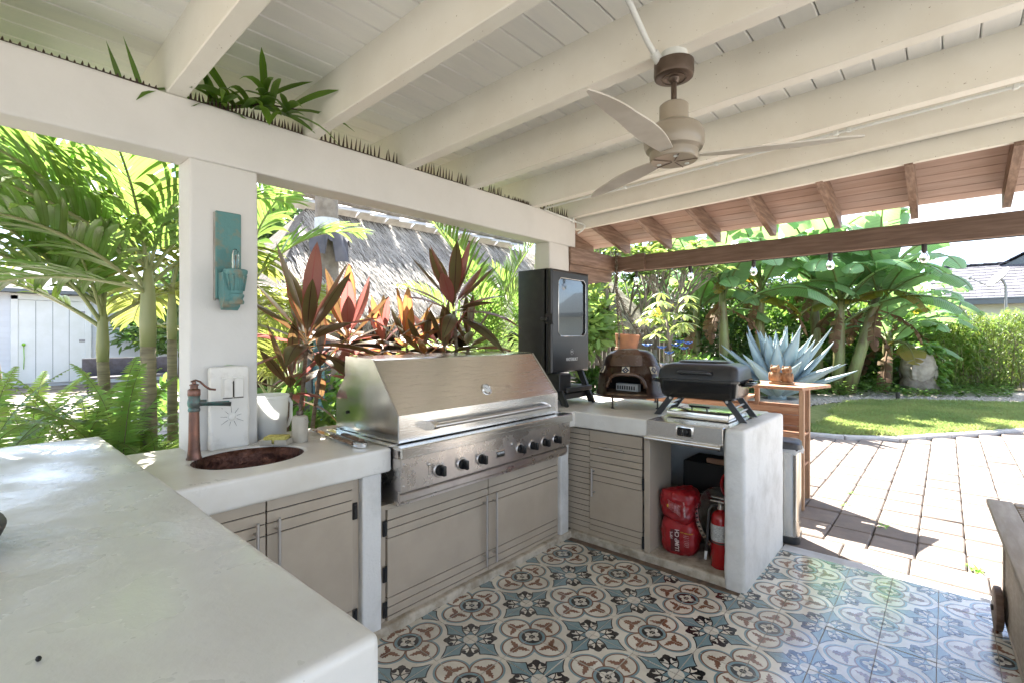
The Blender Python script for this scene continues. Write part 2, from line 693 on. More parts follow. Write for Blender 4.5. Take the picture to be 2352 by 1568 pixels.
pm('brown_beam', (0.118, 0.070, 0.046), 0.62, c2=(0.185, 0.118, 0.084), ns=3.5, nd=7, stretch=(1.2, 14, 14), bump=0.3, bs=9, bdist=0.004,
   specks=(60, 0.77, (0.34, 0.24, 0.18)))
pm('brown_rafter', (0.150, 0.090, 0.060), 0.62, c2=(0.27, 0.18, 0.13), ns=3.5, nd=7, stretch=(14, 1.2, 14), bump=0.3, bs=9, bdist=0.004, rand=0.08)
pm('brown_plank', (0.36, 0.245, 0.195), 0.6, c2=(0.42, 0.30, 0.245), ns=2.5, nd=6, stretch=(0.9, 10, 10), bump=0.15, bs=12, bdist=0.003, rand=0.06)
pm('terracotta', (0.33, 0.145, 0.066), 0.75, c2=(0.21, 0.095, 0.05), ns=8, nd=6, bump=0.3, bs=50)
pm('rust_chain', (0.10, 0.075, 0.05), 0.7, metal=0.5, c2=(0.25, 0.22, 0.17), ns=60)
pm('copper', (0.22, 0.105, 0.075), 0.42, metal=0.75, c2=(0.12, 0.075, 0.06), ns=14, nd=7, rvar=0.12, specks=(60, 0.74, (0.30, 0.28, 0.24)))
pm('verdigris', (0.105, 0.115, 0.105), 0.5, metal=0.6, c2=(0.085, 0.21, 0.185), ns=22, nd=7, nlo=0.45, nhi=0.62)
pm('copper_hammered', (0.060, 0.024, 0.015), 0.33, metal=0.8, c2=(0.115, 0.052, 0.034), ns=26, nd=2, bump=0.9, bs=34, bdist=0.01,
   specks=(120, 0.77, (0.4, 0.36, 0.32)))
pm('teal_wood', (0.095, 0.225, 0.220), 0.75, c2=(0.245, 0.20, 0.13), ns=16, nd=8, nlo=0.50, nhi=0.72, bump=0.5, bs=40, bdist=0.004)
pm('grey_wood', (0.42, 0.40, 0.36), 0.8, c2=(0.25, 0.22, 0.19), ns=9, stretch=(6, 6, 1))
pm('stone_cream', (0.50, 0.455, 0.375), 0.7, c2=(0.43, 0.385, 0.31), ns=12, bump=0.2, bs=130, bdist=0.001, specks=(75, 0.735, (0.17, 0.12, 0.07)))
pm('sponge', (0.62, 0.56, 0.16), 0.95, c2=(0.42, 0.36, 0.08), ns=90, nd=3, bump=0.9, bs=150, bdist=0.006)
pm('bulb_amber', (0.55, 0.30, 0.12), 0.4)
glassmat('clear_glass', (0.97, 0.98, 0.97))
pm('outlet_white', (0.74, 0.72, 0.67), 0.6, c2=(0.50, 0.47, 0.42), ns=10, nd=8, nlo=0.55, nhi=0.8, bump=0.35, bs=40, bdist=0.003,
   specks=(60, 0.745, (0.16, 0.13, 0.10)))
pm('lime', (0.22, 0.50, 0.03), 0.5)
pm('conduit', (0.66, 0.68, 0.66), 0.4, c2=(0.58, 0.60, 0.57), ns=6)
pm('fan_bronze', (0.085, 0.058, 0.042), 0.36, metal=0.45, c2=(0.12, 0.088, 0.066), ns=8, specks=(120, 0.75, (0.38, 0.33, 0.27)))
pm('fan_taupe', (0.30, 0.255, 0.195), 0.32, c2=(0.27, 0.225, 0.17), ns=4, coat=0.25)
pm('fan_blade', (0.60, 0.56, 0.49), 0.45, c2=(0.47, 0.425, 0.36), ns=4, stretch=(1, 1, 1))
pm('spike_brown', (0.045, 0.026, 0.018), 0.5, rand=0.2)
pm('ceramic_brown', (0.080, 0.042, 0.026), 0.30, c2=(0.12, 0.066, 0.042), ns=5, nd=6, coat=0.35, rvar=0.12, specks=(45, 0.755, (0.26, 0.15, 0.07)))
pm('soot', (0.014, 0.011, 0.009), 0.8)
pm('fire_brick', (0.30, 0.19, 0.11), 0.9, c2=(0.12, 0.08, 0.05), ns=20)
pm('tile_cream', (0.62, 0.56, 0.42), 0.35)
pm('navy', (0.020, 0.030, 0.065), 0.35)
pm('gold_tile', (0.36, 0.25, 0.07), 0.4)
pm('red_bag', (0.33, 0.012, 0.016), 0.33, c2=(0.22, 0.008, 0.012), ns=7, nd=7, bump=0.55, bs=16, bdist=0.012)
pm('bag_maroon', (0.085, 0.010, 0.014), 0.4)
pm('bag_print', (0.62, 0.52, 0.49), 0.5)
pm('bag_yellow', (0.60, 0.42, 0.03), 0.5)
pm('red_gloss', (0.36, 0.008, 0.010), 0.22, coat=0.5)
pm('label_white', (0.55, 0.55, 0.53), 0.6, c2=(0.30, 0.30, 0.30), ns=120, nlo=0.5, nhi=0.56, stretch=(1, 1, 3))
pm('red_wood', (0.31, 0.150, 0.080), 0.68, c2=(0.40, 0.225, 0.135), ns=4, nd=7, stretch=(1.5, 9, 9), bump=0.25, bs=14, rand=0.10)
pm('red_wood_up', (0.38, 0.235, 0.145), 0.68, c2=(0.29, 0.165, 0.095), ns=4, nd=7, stretch=(9, 9, 1.5), bump=0.25, bs=14, rand=0.08)
pm('carved_wood', (0.40, 0.26, 0.145), 0.7, c2=(0.17, 0.085, 0.04), ns=22, nd=6, stretch=(1, 1, 0.4), bump=0.5, bs=40)
pm('teak', (0.30, 0.235, 0.170), 0.62, c2=(0.38, 0.31, 0.24), ns=5, nd=7, stretch=(9, 1.2, 9), bump=0.25, bs=14, rand=0.08)
pm('rubber', (0.030, 0.026, 0.023), 0.6)
pm('plastic_grey', (0.040, 0.040, 0.042), 0.45)
pm('bin_steel', (0.52, 0.50, 0.46), 0.24, metal=1.0, rvar=0.05, ns=6)
pm('stone_dark', (0.045, 0.040, 0.036), 0.6, c2=(0.16, 0.085, 0.035), ns=14, nd=7, nlo=0.5, nhi=0.7, bump=0.4, bs=30)
pm('bucket', (0.78, 0.79, 0.78), 0.35)
pm('tea_brown', (0.20, 0.145, 0.10), 0.8, c2=(0.32, 0.26, 0.2), ns=70)
# =================================================================== THE SETTING
pm('soil', (0.13, 0.105, 0.075), 0.95, c2=(0.24, 0.21, 0.17), ns=1.3, nd=8, bump=0.5, bs=14)
pm('paver', (0.205, 0.168, 0.142), 0.85, c2=(0.165, 0.137, 0.119), ns=9, nd=6, bump=0.45, bs=60, bdist=0.004, rand=0.22)
pm('bounce_paver', (0.48, 0.465, 0.44), 0.85, c2=(0.42, 0.41, 0.39), ns=5, nd=5)
pm('paver_far', (0.44, 0.40, 0.37), 0.85, c2=(0.30, 0.26, 0.24), ns=5, nd=5, bump=0.3, bs=50)
pm('joint_sand', (0.17, 0.14, 0.11), 0.95, c2=(0.11, 0.09, 0.07), ns=20)
pm('kerb', (0.50, 0.48, 0.46), 0.85, c2=(0.40, 0.385, 0.37), ns=7, bump=0.4, bs=40, rand=0.06)
pm('pebble', (0.52, 0.48, 0.44), 0.8, c2=(0.30, 0.26, 0.22), ns=60, nd=3, bump=0.9, bs=70, bdist=0.02)
pm('threshold', (0.56, 0.56, 0.56), 0.8, c2=(0.46, 0.45, 0.44), ns=7, bump=0.3, bs=60)

o = MB().box(-150, 150, -150, 150, -0.5, -0.075).build('ground', 'soil')
tag(o, 'brown earth ground running out under the garden to the horizon', 'ground', kind='structure')

# ---- paver patio on the right, each block its own piece
patio = thing('patio', 'sunlit pale concrete paver patio between the tiled kitchen floor and the lawn', 'patio', kind='structure')
MB().box(-2.2, 6.0, 1.13, 11.0, -0.074, -0.045).build('sand_bed', 'joint_sand', patio)
PW, PL = 0.2475, 0.338
pav_meshes = []
for k in range(5):
    mb = MB()
    mb.rbox(-PW / 2 + 0.0028, PW / 2 - 0.0028, -PL / 2 + 0.0075, PL / 2 - 0.0075, -0.04, 0.0, 0.009, 1)
    for v in mb.v:
        if v.z > -0.02:
            v.z += 0.0035 * noise.noise(Vector((v.x * 9 + k * 7, v.y * 9, k)))
            v.x += 0.0025 * noise.noise(Vector((v.y * 25, k * 3, 1)))
    pav_meshes.append(mb.mesh('paver', 'paver', 35))
half_meshes = []
mb = MB()
mb.rbox(-0.175, 0.175, -0.135, 0.135, -0.04, 0.0, 0.007, 1)
half_meshes.append(mb.mesh('paver', 'paver', 35))
CURB = [(-2.2, 5.35), (-0.6, 5.42), (0.316, 5.525), (0.784, 5.63), (1.342, 5.98), (1.853, 6.74), (2.732, 8.03), (4.2, 9.6), (6.0, 11.0)]


def curb_y(x):
    for (a, b_) in zip(CURB, CURB[1:]):
        if a[0] <= x <= b_[0]:
            return a[1] + (b_[1] - a[1]) * (x - a[0]) / (b_[0] - a[0])
    return 99 if x > 6 else 5.35


for i in range(-4, 6):
    x = 1.463 + PW * (i + 0.5)
    for m_ in range(0, 19):
        y = 1.432 + PL * (m_ + 0.5) + (0.02 * math.sin(i * 2.1))
        if y > curb_y(x) - 0.10 or x > 1.9 + 0.10 * (y + 2.6):
            continue
        o = inst('paver', pav_meshes[RND.randrange(5)], patio, (x, y, -0.012 + RND.uniform(-0.002, 0.002)),
                 Matrix.Rotation(RND.uniform(-0.012, 0.012) + (PI if RND.random() < 0.5 else 0), 3, 'Z') @ Matrix.Rotation(RND.uniform(-.006, .006), 3, 'X'))
for i in range(0, 6):
    inst('paver', half_meshes[0], patio, (1.16 + 0.355 * i, 1.288 + 0.012 * i, -0.012), Matrix.Rotation(RND.uniform(-0.01, 0.01), 3, 'Z'))
# beyond the blocks one can pick apart
mb = MB()
for i in range(-14, 0):
    x = 1.463 + PW * (i - 3.5)
    for m_ in range(0, 15):
        y = 1.432 + PL * (m_ + 0.5)
        if y > 5.3:
            continue
        dz = RND.uniform(-0.003, 0.003)
        mb.box(x - PW / 2 + 0.005, x + PW / 2 - 0.005, y - PL / 2 + 0.005, y + PL / 2 - 0.005, -0.045, -0.012 + dz)
o = mb.build('paver_field', 'paver_far', patio)
tag(o, kind='stuff')
o = MB().box(1.04, 3.2, 1.018, 1.128, -0.06, -0.003).build('threshold_strip', 'threshold', patio)

# ---- side yard paving seen through the palms
o = MB()
for i in range(0, 46):
    for j in range(0, 40):
        x, y = -2.3 - i * 0.26, -4.2 + j * 0.34 + (0.17 if i % 2 else 0)
        dz = RND.uniform(-0.004, 0.004)
        o.box(x - 0.125, x + 0.125, y - 0.165, y + 0.165, -0.07, -0.012 + dz)
o = o.build('side_yard_paving', 'paver_far')
tag(o, 'grey paved side yard behind the palms and the ferns', 'paving', kind='structure')

# ---- added unseen paving behind and beside the kitchen, bounces light to the ceiling
mb = MB()
for i in range(0, 34):
    for j in range(0, 52):
        x, y = 3.45 + i * .30, -13.0 + j * .45
        mb.box(x - .145, x + .145, y - .22, y + .22, -.07, -.012 + RND.uniform(-.003, .003))
for i in range(0, 15):
    for j in range(0, 20):
        x, y = -1.1 + i * .30, -13.0 + j * .45
        mb.box(x - .145, x + .145, y - .22, y + .22, -.07, -.012 + RND.uniform(-.003, .003))
o = mb.build('bounce_paving', 'bounce_paver')
tag(o, 'added pale paving out of view that bounces light into the kitchen', 'paving', kind='structure')

# ---- encaustic tile floor
pm('t_cream', (0.72, 0.68, 0.58), 0.20, spec=1.0, coat=.5, c2=(0.60, 0.55, 0.45), ns=9, nd=6, rvar=0.08, rand=0.09, specks=(55, 0.735, (0.34, 0.27, 0.19)))
pm('t_blue', (0.170, 0.262, 0.282), 0.20, spec=1.0, coat=.5, c2=(0.215, 0.305, 0.32), ns=14, nd=5, rvar=0.08, rand=0.09)
pm('t_black', (0.012, 0.012, 0.014), 0.20, spec=1.0, coat=.5, c2=(0.030, 0.028, 0.028), ns=16, nd=5, rvar=0.08)
pm('t_brown', (0.190, 0.088, 0.050), 0.20, spec=1.0, coat=.5, c2=(0.235, 0.115, 0.070), ns=14, nd=5, rvar=0.08, rand=0.06)
pm('grout', (0.19, 0.125, 0.085), 0.9, c2=(0.10, 0.075, 0.055), ns=18)
T = 0.2032
GR = 0.0062


def clip_unit(poly, lo=GR, hi=1 - GR):
    def half(pts, ax, lim, keep_less):
        out = []
        for i in range(len(pts)):
            p, q = pts[i - 1], pts[i]
            pin = (p[ax] <= lim) if keep_less else (p[ax] >= lim)
            qin = (q[ax] <= lim) if keep_less else (q[ax] >= lim)
            if pin != qin:
                t = (lim - p[ax]) / (q[ax] - p[ax])
                out.append((p[0] + (q[0] - p[0]) * t, p[1] + (q[1] - p[1]) * t))
            if qin:
                out.append(q)
        return out
    for ax, lim, kl in ((0, lo, False), (0, hi, True), (1, lo, False), (1, hi, True)):
        poly = half(poly, ax, lim, kl)
        if len(poly) < 3:
            return []
    res = []
    for p in poly:
        if not res or (abs(p[0] - res[-1][0]) + abs(p[1] - res[-1][1])) > 1e-5:
            res.append(p)
    if len(res) > 2 and (abs(res[0][0] - res[-1][0]) + abs(res[0][1] - res[-1][1])) < 1e-5:
        res.pop()
    return res if len(res) > 2 else []


def circ(cx, cy_, r, n=44):
    return [(cx + r * math.cos(2 * PI * i / n), cy_ + r * math.sin(2 * PI * i / n)) for i in range(n)]


def qbez(p, c, q, n=8):
    return [((1 - t) ** 2 * p[0] + 2 * t * (1 - t) * c[0] + t * t * q[0], (1 - t) ** 2 * p[1] + 2 * t * (1 - t) * c[1] + t * t * q[1])
            for t in [i / n for i in range(n)]]


LEAF = [(.47, 0), (.44, .05), (.405, .085), (.43, .12), (.395, .165), (.425, .20), (.405, .24), (.42, .285), (.455, .24), (.495, .22), (.485, .18),
        (.53, .17), (.515, .125), (.55, .095), (.56, .055), (.60, .095), (.615, .07), (.66, .10), (.67, .065), (.72, .058), (.715, .028), (.75, 0)]
LEAF = LEAF + [(a, -b_) for a, b_ in LEAF[-2:0:-1]]


def kite(g):
    """curved arm of the blue star, along a from the medallion centre; g widens it for the black outline"""
    up = (qbez((.20 - g, .045 + g), (.40, .06 + g), (.50 - g * .4, .205 + g * 1.5)) + qbez((.535, .205 + g * 1.5), (.66, .075 + g), (.87 + g * 2.2, 0)))
    return up + [(.87 + g * 2.2, 0)] + [(a, -b_) for a, b_ in up[::-1]]


tile_layers = []
for c_ in ((.5, 0), (0, .5)):
    tile_layers.append((1, 't_blue', circ(*c_, .40)))
for c_ in ((.5, 0), (0, .5)):
    tile_layers.append((2, 't_brown', circ(*c_, .355)))
for c_ in ((.5, 0), (0, .5)):
    tile_layers.append((3, 't_cream', circ(*c_, .325)))
tile_layers += [(4, 't_brown', circ(0, 0, .333)), (5, 't_blue', circ(0, 0, .303)), (6, 't_black', circ(0, 0, .24))]
for c_ in ((.11, 0), (0, .11)):
    tile_layers.append((7, 't_cream', circ(*c_, .080, 24)))
tile_layers.append((8, 't_black', circ(0, 0, .07, 24)))
tile_layers.append((5, 't_brown', LEAF))
tile_layers.append((5, 't_brown', [(b_, a) for a, b_ in LEAF]))
for f_ in (lambda a, b_: (1 - b_, 1 - a), lambda a, b_: (1 - a, 1 - b_)):
    tile_layers.append((1, 't_black', [f_(a, b_) for a, b_ in kite(.024)]))
sq = .215
for g, l_, m_ in ((.026, 2, 't_black'), (0, 4, 't_blue')):
    q = sq + g
    poly = []
    cs_ = [(q, q), (-q, q), (-q, -q), (q, -q)]
    for i in range(4):
        p_, r_ = cs_[i], cs_[(i + 1) % 4]
        mid = ((p_[0] + r_[0]) / 2 * .62, (p_[1] + r_[1]) / 2 * .62)
        poly += qbez(p_, mid, r_, 6)
    tile_layers.append((l_, m_, [(1 + a, 1 + b_) for a, b_ in poly]))
for f_ in (lambda a, b_: (1 - b_, 1 - a), lambda a, b_: (1 - a, 1 - b_)):
    tile_layers.append((4, 't_blue', [f_(a, b_) for a, b_ in kite(0)]))
tile_layers.append((6, 't_cream', circ(1, 1, .165)))


def diag(d, l_):
    s2 = .70711
    return (1 - d * s2 - l_ * s2, 1 - d * s2 + l_ * s2)


def blob(d, l_, r):
    return [diag(d + r * math.cos(a), l_ + r * math.sin(a)) for a in [2 * PI * i / 20 for i in range(20)]]


tile_layers.append((3, 't_black', [diag(*p) for p in ((.29, -.035), (.36, -.022), (.47, -.06), (.47, .06), (.36, .022), (.29, .035))]))
tile_layers.append((5, 't_black', blob(.525, 0, .088)))
tile_layers.append((6, 't_black', [diag(*p) for p in ((.50, -.088), (.575, -.075), (.625, 0), (.575, .075), (.50, .088))]))
for sgn in (1, -1):
    tile_layers.append((7, 't_black', blob(.435, sgn * .140, .055)))
    tile_layers.append((5, 't_black', [diag(a, sgn * b_) for a, b_ in ((.48, .03), (.55, .07), (.49, .165), (.465, .14), (.475, .085))]))
    pts_o = [(.285, .03), (.33, .10), (.345, .165), (.375, .215)]
    tile_layers.append((2, 't_black', [diag(a, sgn * b_) for a, b_ in pts_o] + [diag(a + .022, sgn * (b_ - .012)) for a, b_ in pts_o[::-1]]))

mats_t = ['t_cream', 't_blue', 't_black', 't_brown']
mb = MB()
g_ = GR * T
mb.prism([(g_ + .0006, g_), (T - g_, g_), (T - g_, T - g_), (g_, T - g_)], -0.012, 0.0, 'Z', 0)
for lay, m_, poly in tile_layers:
    pl = clip_unit(poly, GR + .004, 1 - GR - .004)
    if not pl:
        continue
    area = sum(pl[i - 1][0] * pl[i][1] - pl[i][0] * pl[i - 1][1] for i in range(len(pl)))
    if area < 0:
        pl = pl[::-1]
    mb.add([(a * T, b_ * T, 0.00014 * lay) for a, b_ in pl], [tuple(range(len(pl)))], mats_t.index(m_))
tile_me = mb.mesh('tile', mats_t)
floor = thing('tile_floor', 'patterned cement tile floor with blue, brown and black flower medallions', 'floor', kind='structure')
MB().box(-0.2, 3.3, -3.6, 1.0175, -0.06, -0.0035).build('grout_bed', 'grout', floor)
for i in range(-1, 8):
    for j in range(-6, 3):
        for k in range(4):
            dx, dy = ((1, 1), (-1, 1), (-1, -1), (1, -1))[k]
            cx_, cy_ = i * 2 * T + dx * T / 2, j * 2 * T + dy * T / 2
            if cx_ < -0.13 or cx_ > 2.45 or cy_ > 1.0 or cy_ < -2.0:
                continue
            if cy_ > 0.3 and cx_ < 1.0:
                continue
            if cx_ > 1.95 + 0.08 * (cy_ + 2.6) + 0.15 or (cx_ > 2.3 and cy_ < -0.4) or (cx_ < 0.5 and cy_ < -1.75):
                continue
            inst('tile', tile_me, floor, (i * 2 * T, j * 2 * T, RND.uniform(-0.0012, 0.0012)), Matrix.Rotation(k * PI / 2, 3, 'Z') @ Matrix.Rotation(RND.uniform(-.004, .004), 3, 'X') @ Matrix.Rotation(RND.uniform(-.004, .004), 3, 'Y'))

# ---- ceiling: white planks over white rafters


def zc(x):
    return 2.713 + 0.027 * (x + 0.69)


def zb(x):
    return 2.475 + 0.033 * (x + 0.69)


ceiling = thing('ceiling', 'white painted plank ceiling carried on white rafters over the outdoor kitchen', 'ceiling', kind='structure')
X0, X1 = -1.72, 4.4  # eave, right end and unseen rear run extended to shade the bar
mb = MB()
pw = 0.1306
mb.prism([(-pw / 2 + .0018, .018), (-pw / 2 + .0018, .006), (-pw / 2 + .0065, 0), (pw / 2 - .0065, 0), (pw / 2 - .0018, .006), (pw / 2 - .0018, .018)],
         -7.0, 1.19, 'Y')
plank_me = mb.mesh('plank', 'white_plank')
k = 0
x = -0.897 + pw / 2 - 6 * pw
while x < X1:
    inst('plank', plank_me, ceiling, (x, 0, zc(x)), Matrix.Rotation(-0.027, 3, 'Y'))
    x += pw
MB().prism([(X0 - .1, zc(X0) + .022), (X1, zc(X1) + .022), (X1, zc(X1) + .09), (X0 - .1, zc(X0) + .09)], -7.05, 1.24, 'Y').build('roof_deck', 'white_paint', ceiling)
RAF = [(-6.5, -6.42), (-5.85, -5.77), (-5.2, -5.12), (-4.55, -4.47), (-3.9, -3.82), (-3.25, -3.17), (-2.61, -2.535), (-1.992, -1.915), (-1.368, -1.299), (-.738, -.659), (-.163, -.089), (.542, .620), (1.085, 1.155)]
for (a, b_) in RAF:
    mb = MB()
    n_ = 40
    xs = [-1.6 + (X1 + 1.6) * i / n_ for i in range(n_ + 1)]
    w = lambda x_, s_: 0.0016 * noise.noise(Vector((x_ * 3, a * 5, s_)))
    r_ = .004
    prof = []
    vs_ = []
    for x_ in xs:
        z0, z1 = zb(x_) + w(x_, 0), zc(x_) + .004
        vs_ += [(x_, a + w(x_, 1), z1), (x_, a + w(x_, 1), z0 + r_), (x_, a + r_ + w(x_, 1), z0), (x_, b_ - r_ + w(x_, 2), z0), (x_, b_ + w(x_, 2), z0 + r_), (x_, b_ + w(x_, 2), z1)]
    fs = []
    for i in range(n_):
        for j in range(5):
            fs.append((i * 6 + j, (i + 1) * 6 + j, (i + 1) * 6 + j + 1, i * 6 + j + 1))
    fs += [tuple(range(6)), tuple(range(n_ * 6, n_ * 6 + 6))[::-1]]
    mb.add(vs_, fs)
    mb.build('rafter', 'white_paint', ceiling)
mb = MB()
mb.prism([(-.70, 2.394), (X1, 2.394 + .0285 * 4.6), (X1, 2.84), (-.70, 2.70)], 1.192, 1.225, 'Y')
mb.build('fascia_board', 'white_paint', ceiling)
mb = MB()
mb.prism([(-.72, 2.384), (X1, 2.384 + .0285 * 4.6), (X1, 2.400 + .0285 * 4.6), (-.72, 2.400)], 1.188, 1.232, 'Y')
mb.build('drip_edge', 'white_paint', ceiling)

# ---- plastered header and posts
wall = thing('plastered_frame', 'white plastered masonry header and two square posts along the garden side', 'wall', (-.775, -1.0, .885), kind='structure')
mb = MB()
plaster_box(mb, -.860, -.690, -7.0, 1.168, 2.213, 2.476, r=.012, amp=.0035, res=.06, fr=3)
mb.build('header', 'plaster', wall, 40)
mb = MB()
plaster_box(mb, -.858, -.6895, -1.906, -1.612, .87, 2.216, r=.012, amp=.003, res=.06, fr=3, seed=4)
mb.build('post', 'plaster', wall, 40)
mb = MB()
plaster_box(mb, -.858, -.6905, .770, 1.066, .87, 2.216, r=.012, amp=.003, res=.06, fr=3, seed=9)
mb.build('post', 'plaster', wall, 40)

# ---- brown lean-to roof beyond the white ceiling
lean = thing('brown_lean_to', 'brown stained lean-to roof with sloping rafters beyond the white ceiling', 'roof', kind='structure')


def zr_(y):
    return 2.43 - 0.245 * (y - 1.22)


RX = [-1.06, -.619, -.175, .285, .742, 1.203, 1.668, 2.135, 2.60, 3.06]
for k, x in enumerate(RX):
    mb = MB()
    w_ = .042
    mb.prism([(1.20, zr_(1.20) - .0), (1.96, zr_(1.96)), (1.995, zr_(1.995) + .012), (2.005, zr_(2.0) + .06), (1.99, zr_(2.0) + .135), (1.20, zr_(1.20) + .135)], x, x + w_, 'X')
    mb.build('rafter', 'brown_rafter', lean)
bw = .1085
y = 1.20
sl = Matrix.Rotation(math.atan(-0.245), 3, 'X')
mb = MB()
mb.prism([(-bw / 2 + .0025, .018), (-bw / 2 + .0025, .003), (-bw / 2 + .005, 0), (bw / 2 - .005, 0), (bw / 2 - .0025, .003), (bw / 2 - .0025, .018)], -1.25, 3.5, 'X')
bp_me = mb.mesh('plank', 'brown_plank')
for k in range(8):
    yy = 1.225 + bw * (k + .5) * .971
    inst('plank', bp_me, lean, (0, yy, zr_(yy) + .137), sl)
mb = MB()
mb.prism([(1.17, zr_(1.17) + .158), (2.08, zr_(2.08) + .158), (2.08, zr_(2.08) + .19), (1.17, zr_(1.17) + .19)], -1.27, 3.52, 'X')
mb.build('roof_sheet', 'brown_beam', lean)
# header beam along the eave, side beam back to the post, carved ends
mb = MB()
mb.rbox(-.60, 4.2, 1.875, 1.945, 2.052, 2.204, .006, 1)
mb.build('eave_beam', 'brown_beam', lean)
mb = MB()
mb.rbox(-.745, -.672, 1.066, 1.86, 2.060, 2.212, .006, 1)
mb.build('side_beam', 'brown_rafter', lean)
# scalloped splice board over the corner
top = [(-.675 + .33 * i / 12, 2.212 - .022 * math.sin(PI * min(1, max(0, (i - 2) / 7)))) for i in range(13)]
bot = [(-.675 + .33 * i / 12, 2.052 + .024 * math.sin(PI * min(1, max(0, (i - 2) / 7)))) for i in range(13)]
MB().prism(bot + top[::-1], 1.832, 1.873, 'Y').build('splice_board', 'brown_beam', lean)
# curved knee brace below the side beam
br = [(1.068, 1.76)] + [(1.068 + .70 * t, 1.76 + .185 * math.sin(t * PI / 2) ** .8) for t in [i / 10 for i in range(1, 11)]] + [(1.80, 1.95), (1.80, 2.055), (1.068, 2.055)]
MB().prism(br, -.735, -.685, 'X').build('knee_brace', 'brown_rafter', lean)
# =================================================================== COUNTERS AND CABINETS
# ---- bar counter in front, raised
bar = thing('bar_counter', 'long raised white plaster bar counter with worn glossy top nearest the camera', 'counter', (.2, -2.6, 0))
mb = MB()
plaster_box(mb, -.875, 1.245, -3.4, -2.187, .862, .98, r=.015, amp=.0030, res=.04, fr=5, seed=2)
mb.build('bar_top', 'bar_top', bar, 60)
mb = MB()
plaster_box(mb, -.84, 1.237, -3.36, -2.192, 0, .868, r=.02, amp=.003, res=.07, fr=3, seed=5)
mb.build('bar_base', 'masonry', bar, 50)

# ---- sink counter
sinkc = thing('sink_counter', 'white plaster counter with round copper sink between bar and grill', 'counter', (-.5, -1.7, 0))
mb = MB()
plaster_box(mb, -.862, -.100, -2.25, -1.237, .772, .885, r=.013, amp=.0025, res=.035, fr=4, seed=7)
slab = mb.build('countertop', 'counter', sinkc, 60)
SC = (-.412, -1.752)
SA, SB = .192, .222
cut = MB()
cut.prism([(SC[0] + SA * math.cos(2 * PI * i / 64), SC[1] + SB * math.sin(2 * PI * i / 64)) for i in range(64)], .6, 1.1, 'Z')
cut = cut.build('cutter', 'counter')
md = slab.modifiers.new('hole', 'BOOLEAN')
md.object = cut
md.operation = 'DIFFERENCE'
md.solver = 'EXACT'
dg = bpy.context.evaluated_depsgraph_get()
nme = bpy.data.meshes.new_from_object(slab.evaluated_get(dg))
slab.modifiers.clear()
nme.name = 'countertop'
slab.data = nme
bpy.data.objects.remove(cut)

mb = MB()
plaster_box(mb, -.862, -.82, -2.25, -1.237, 0, .77, r=.012, amp=.003, res=.09, seed=3)
mb.build('back_wall', 'masonry', sinkc, 50)
mb = MB()
plaster_box(mb, -.60, -.122, -1.381, -1.279, 0.03, .776, r=.010, amp=.004, res=.05, fr=7, seed=1)
mb.build('pillar', 'masonry', sinkc, 50)
MB().box(-.40, -.150, -1.416, -1.383, .03, .770).build('filler_strip', 'taupe_door', sinkc)
MB().box(-.81, -.55, -2.2, -1.39, .045, .06).build('cabinet_floor', 'masonry', sinkc)

# curb along the floor under both runs
mb = MB()
plaster_box(mb, -.62, -.112, -2.19, .27, -.05, .040, r=.012, amp=.006, res=.05, fr=9, seed=8)
mb.build('plinth', 'curb_plaster', sinkc, 60)


def slat_door(name, parent, axis, face, u0, u1, z0, z1, grooves, th=.02, mat='taupe_door', gap=.0042):
    """door with routed dark grooves: strips proud of a dark back panel; axis X: faces +X, Y: faces -Y"""
    zs = [z0] + sorted(grooves) + [z1]
    mb = MB()
    for a, b_ in zip(zs, zs[1:]):
        lo = a + (gap / 2 if a != z0 else 0)
        hi = b_ - (gap / 2 if b_ != z1 else 0)
        if axis == 'X':
            mb.rbox(face - th, face, u0, u1, lo, hi, .0012, 1)
        else:
            mb.rbox(u0, u1, face, face + th, lo, hi, .0012, 1)
    d = mb.build(name, mat, parent)
    mb = MB()
    if axis == 'X':
        mb.box(face - th - .004, face - .006, u0 + .002, u1 - .002, z0 + .002, z1 - .002)
    else:
        mb.box(u0 + .002, u1 - .002, face + .006, face + th + .004, z0 + .002, z1 - .002)
    mb.build('groove_backing', 'groove_black', d)
    return d


def bar_handle(parent, axis, face, u, z0, z1, horizontal=False, u2=None, out=.034):
    mb = MB()
    r = .0065
    if axis == 'X':
        P = lambda uu, zz, dd: (face + dd, uu, zz)
    else:
        P = lambda uu, zz, dd: (uu, face - dd, zz)
    if horizontal:
        a, b_ = P(u, z0, out), P(u2, z0, out)
        posts = [(u + .2 * (u2 - u), z0), (u + .8 * (u2 - u), z0)]
    else:
        a, b_ = P(u, z0, out), P(u, z1, out)
        posts = [(u, z0 + .12 * (z1 - z0)), (u, z1 - .12 * (z1 - z0))]
    mb.cyl(a, b_, r, n=10)
    for (uu, zz) in posts:
        mb.cyl(P(uu, zz, 0), P(uu, zz, out), .0045, n=8)
    return mb.build('handle', 'satin', parent, 40)


def hinge(parent, axis, face, u, z):
    mb = MB()
    if axis == 'X':
        mb.rbox(face - .004, face + .006, u - .012, u + .012, z - .038, z + .038, .003, 1)
        mb.cyl((face + .006, u, z - .03), (face + .006, u, z + .03), .007, n=8)
    else:
        mb.rbox(u - .012, u + .012, face - .006, face + .004, z - .038, z + .038, .003, 1)
        mb.cyl((u, face - .006, z - .03), (u, face - .006, z + .03), .007, n=8)
    return mb.build('hinge', 'knob_black', parent, 40)


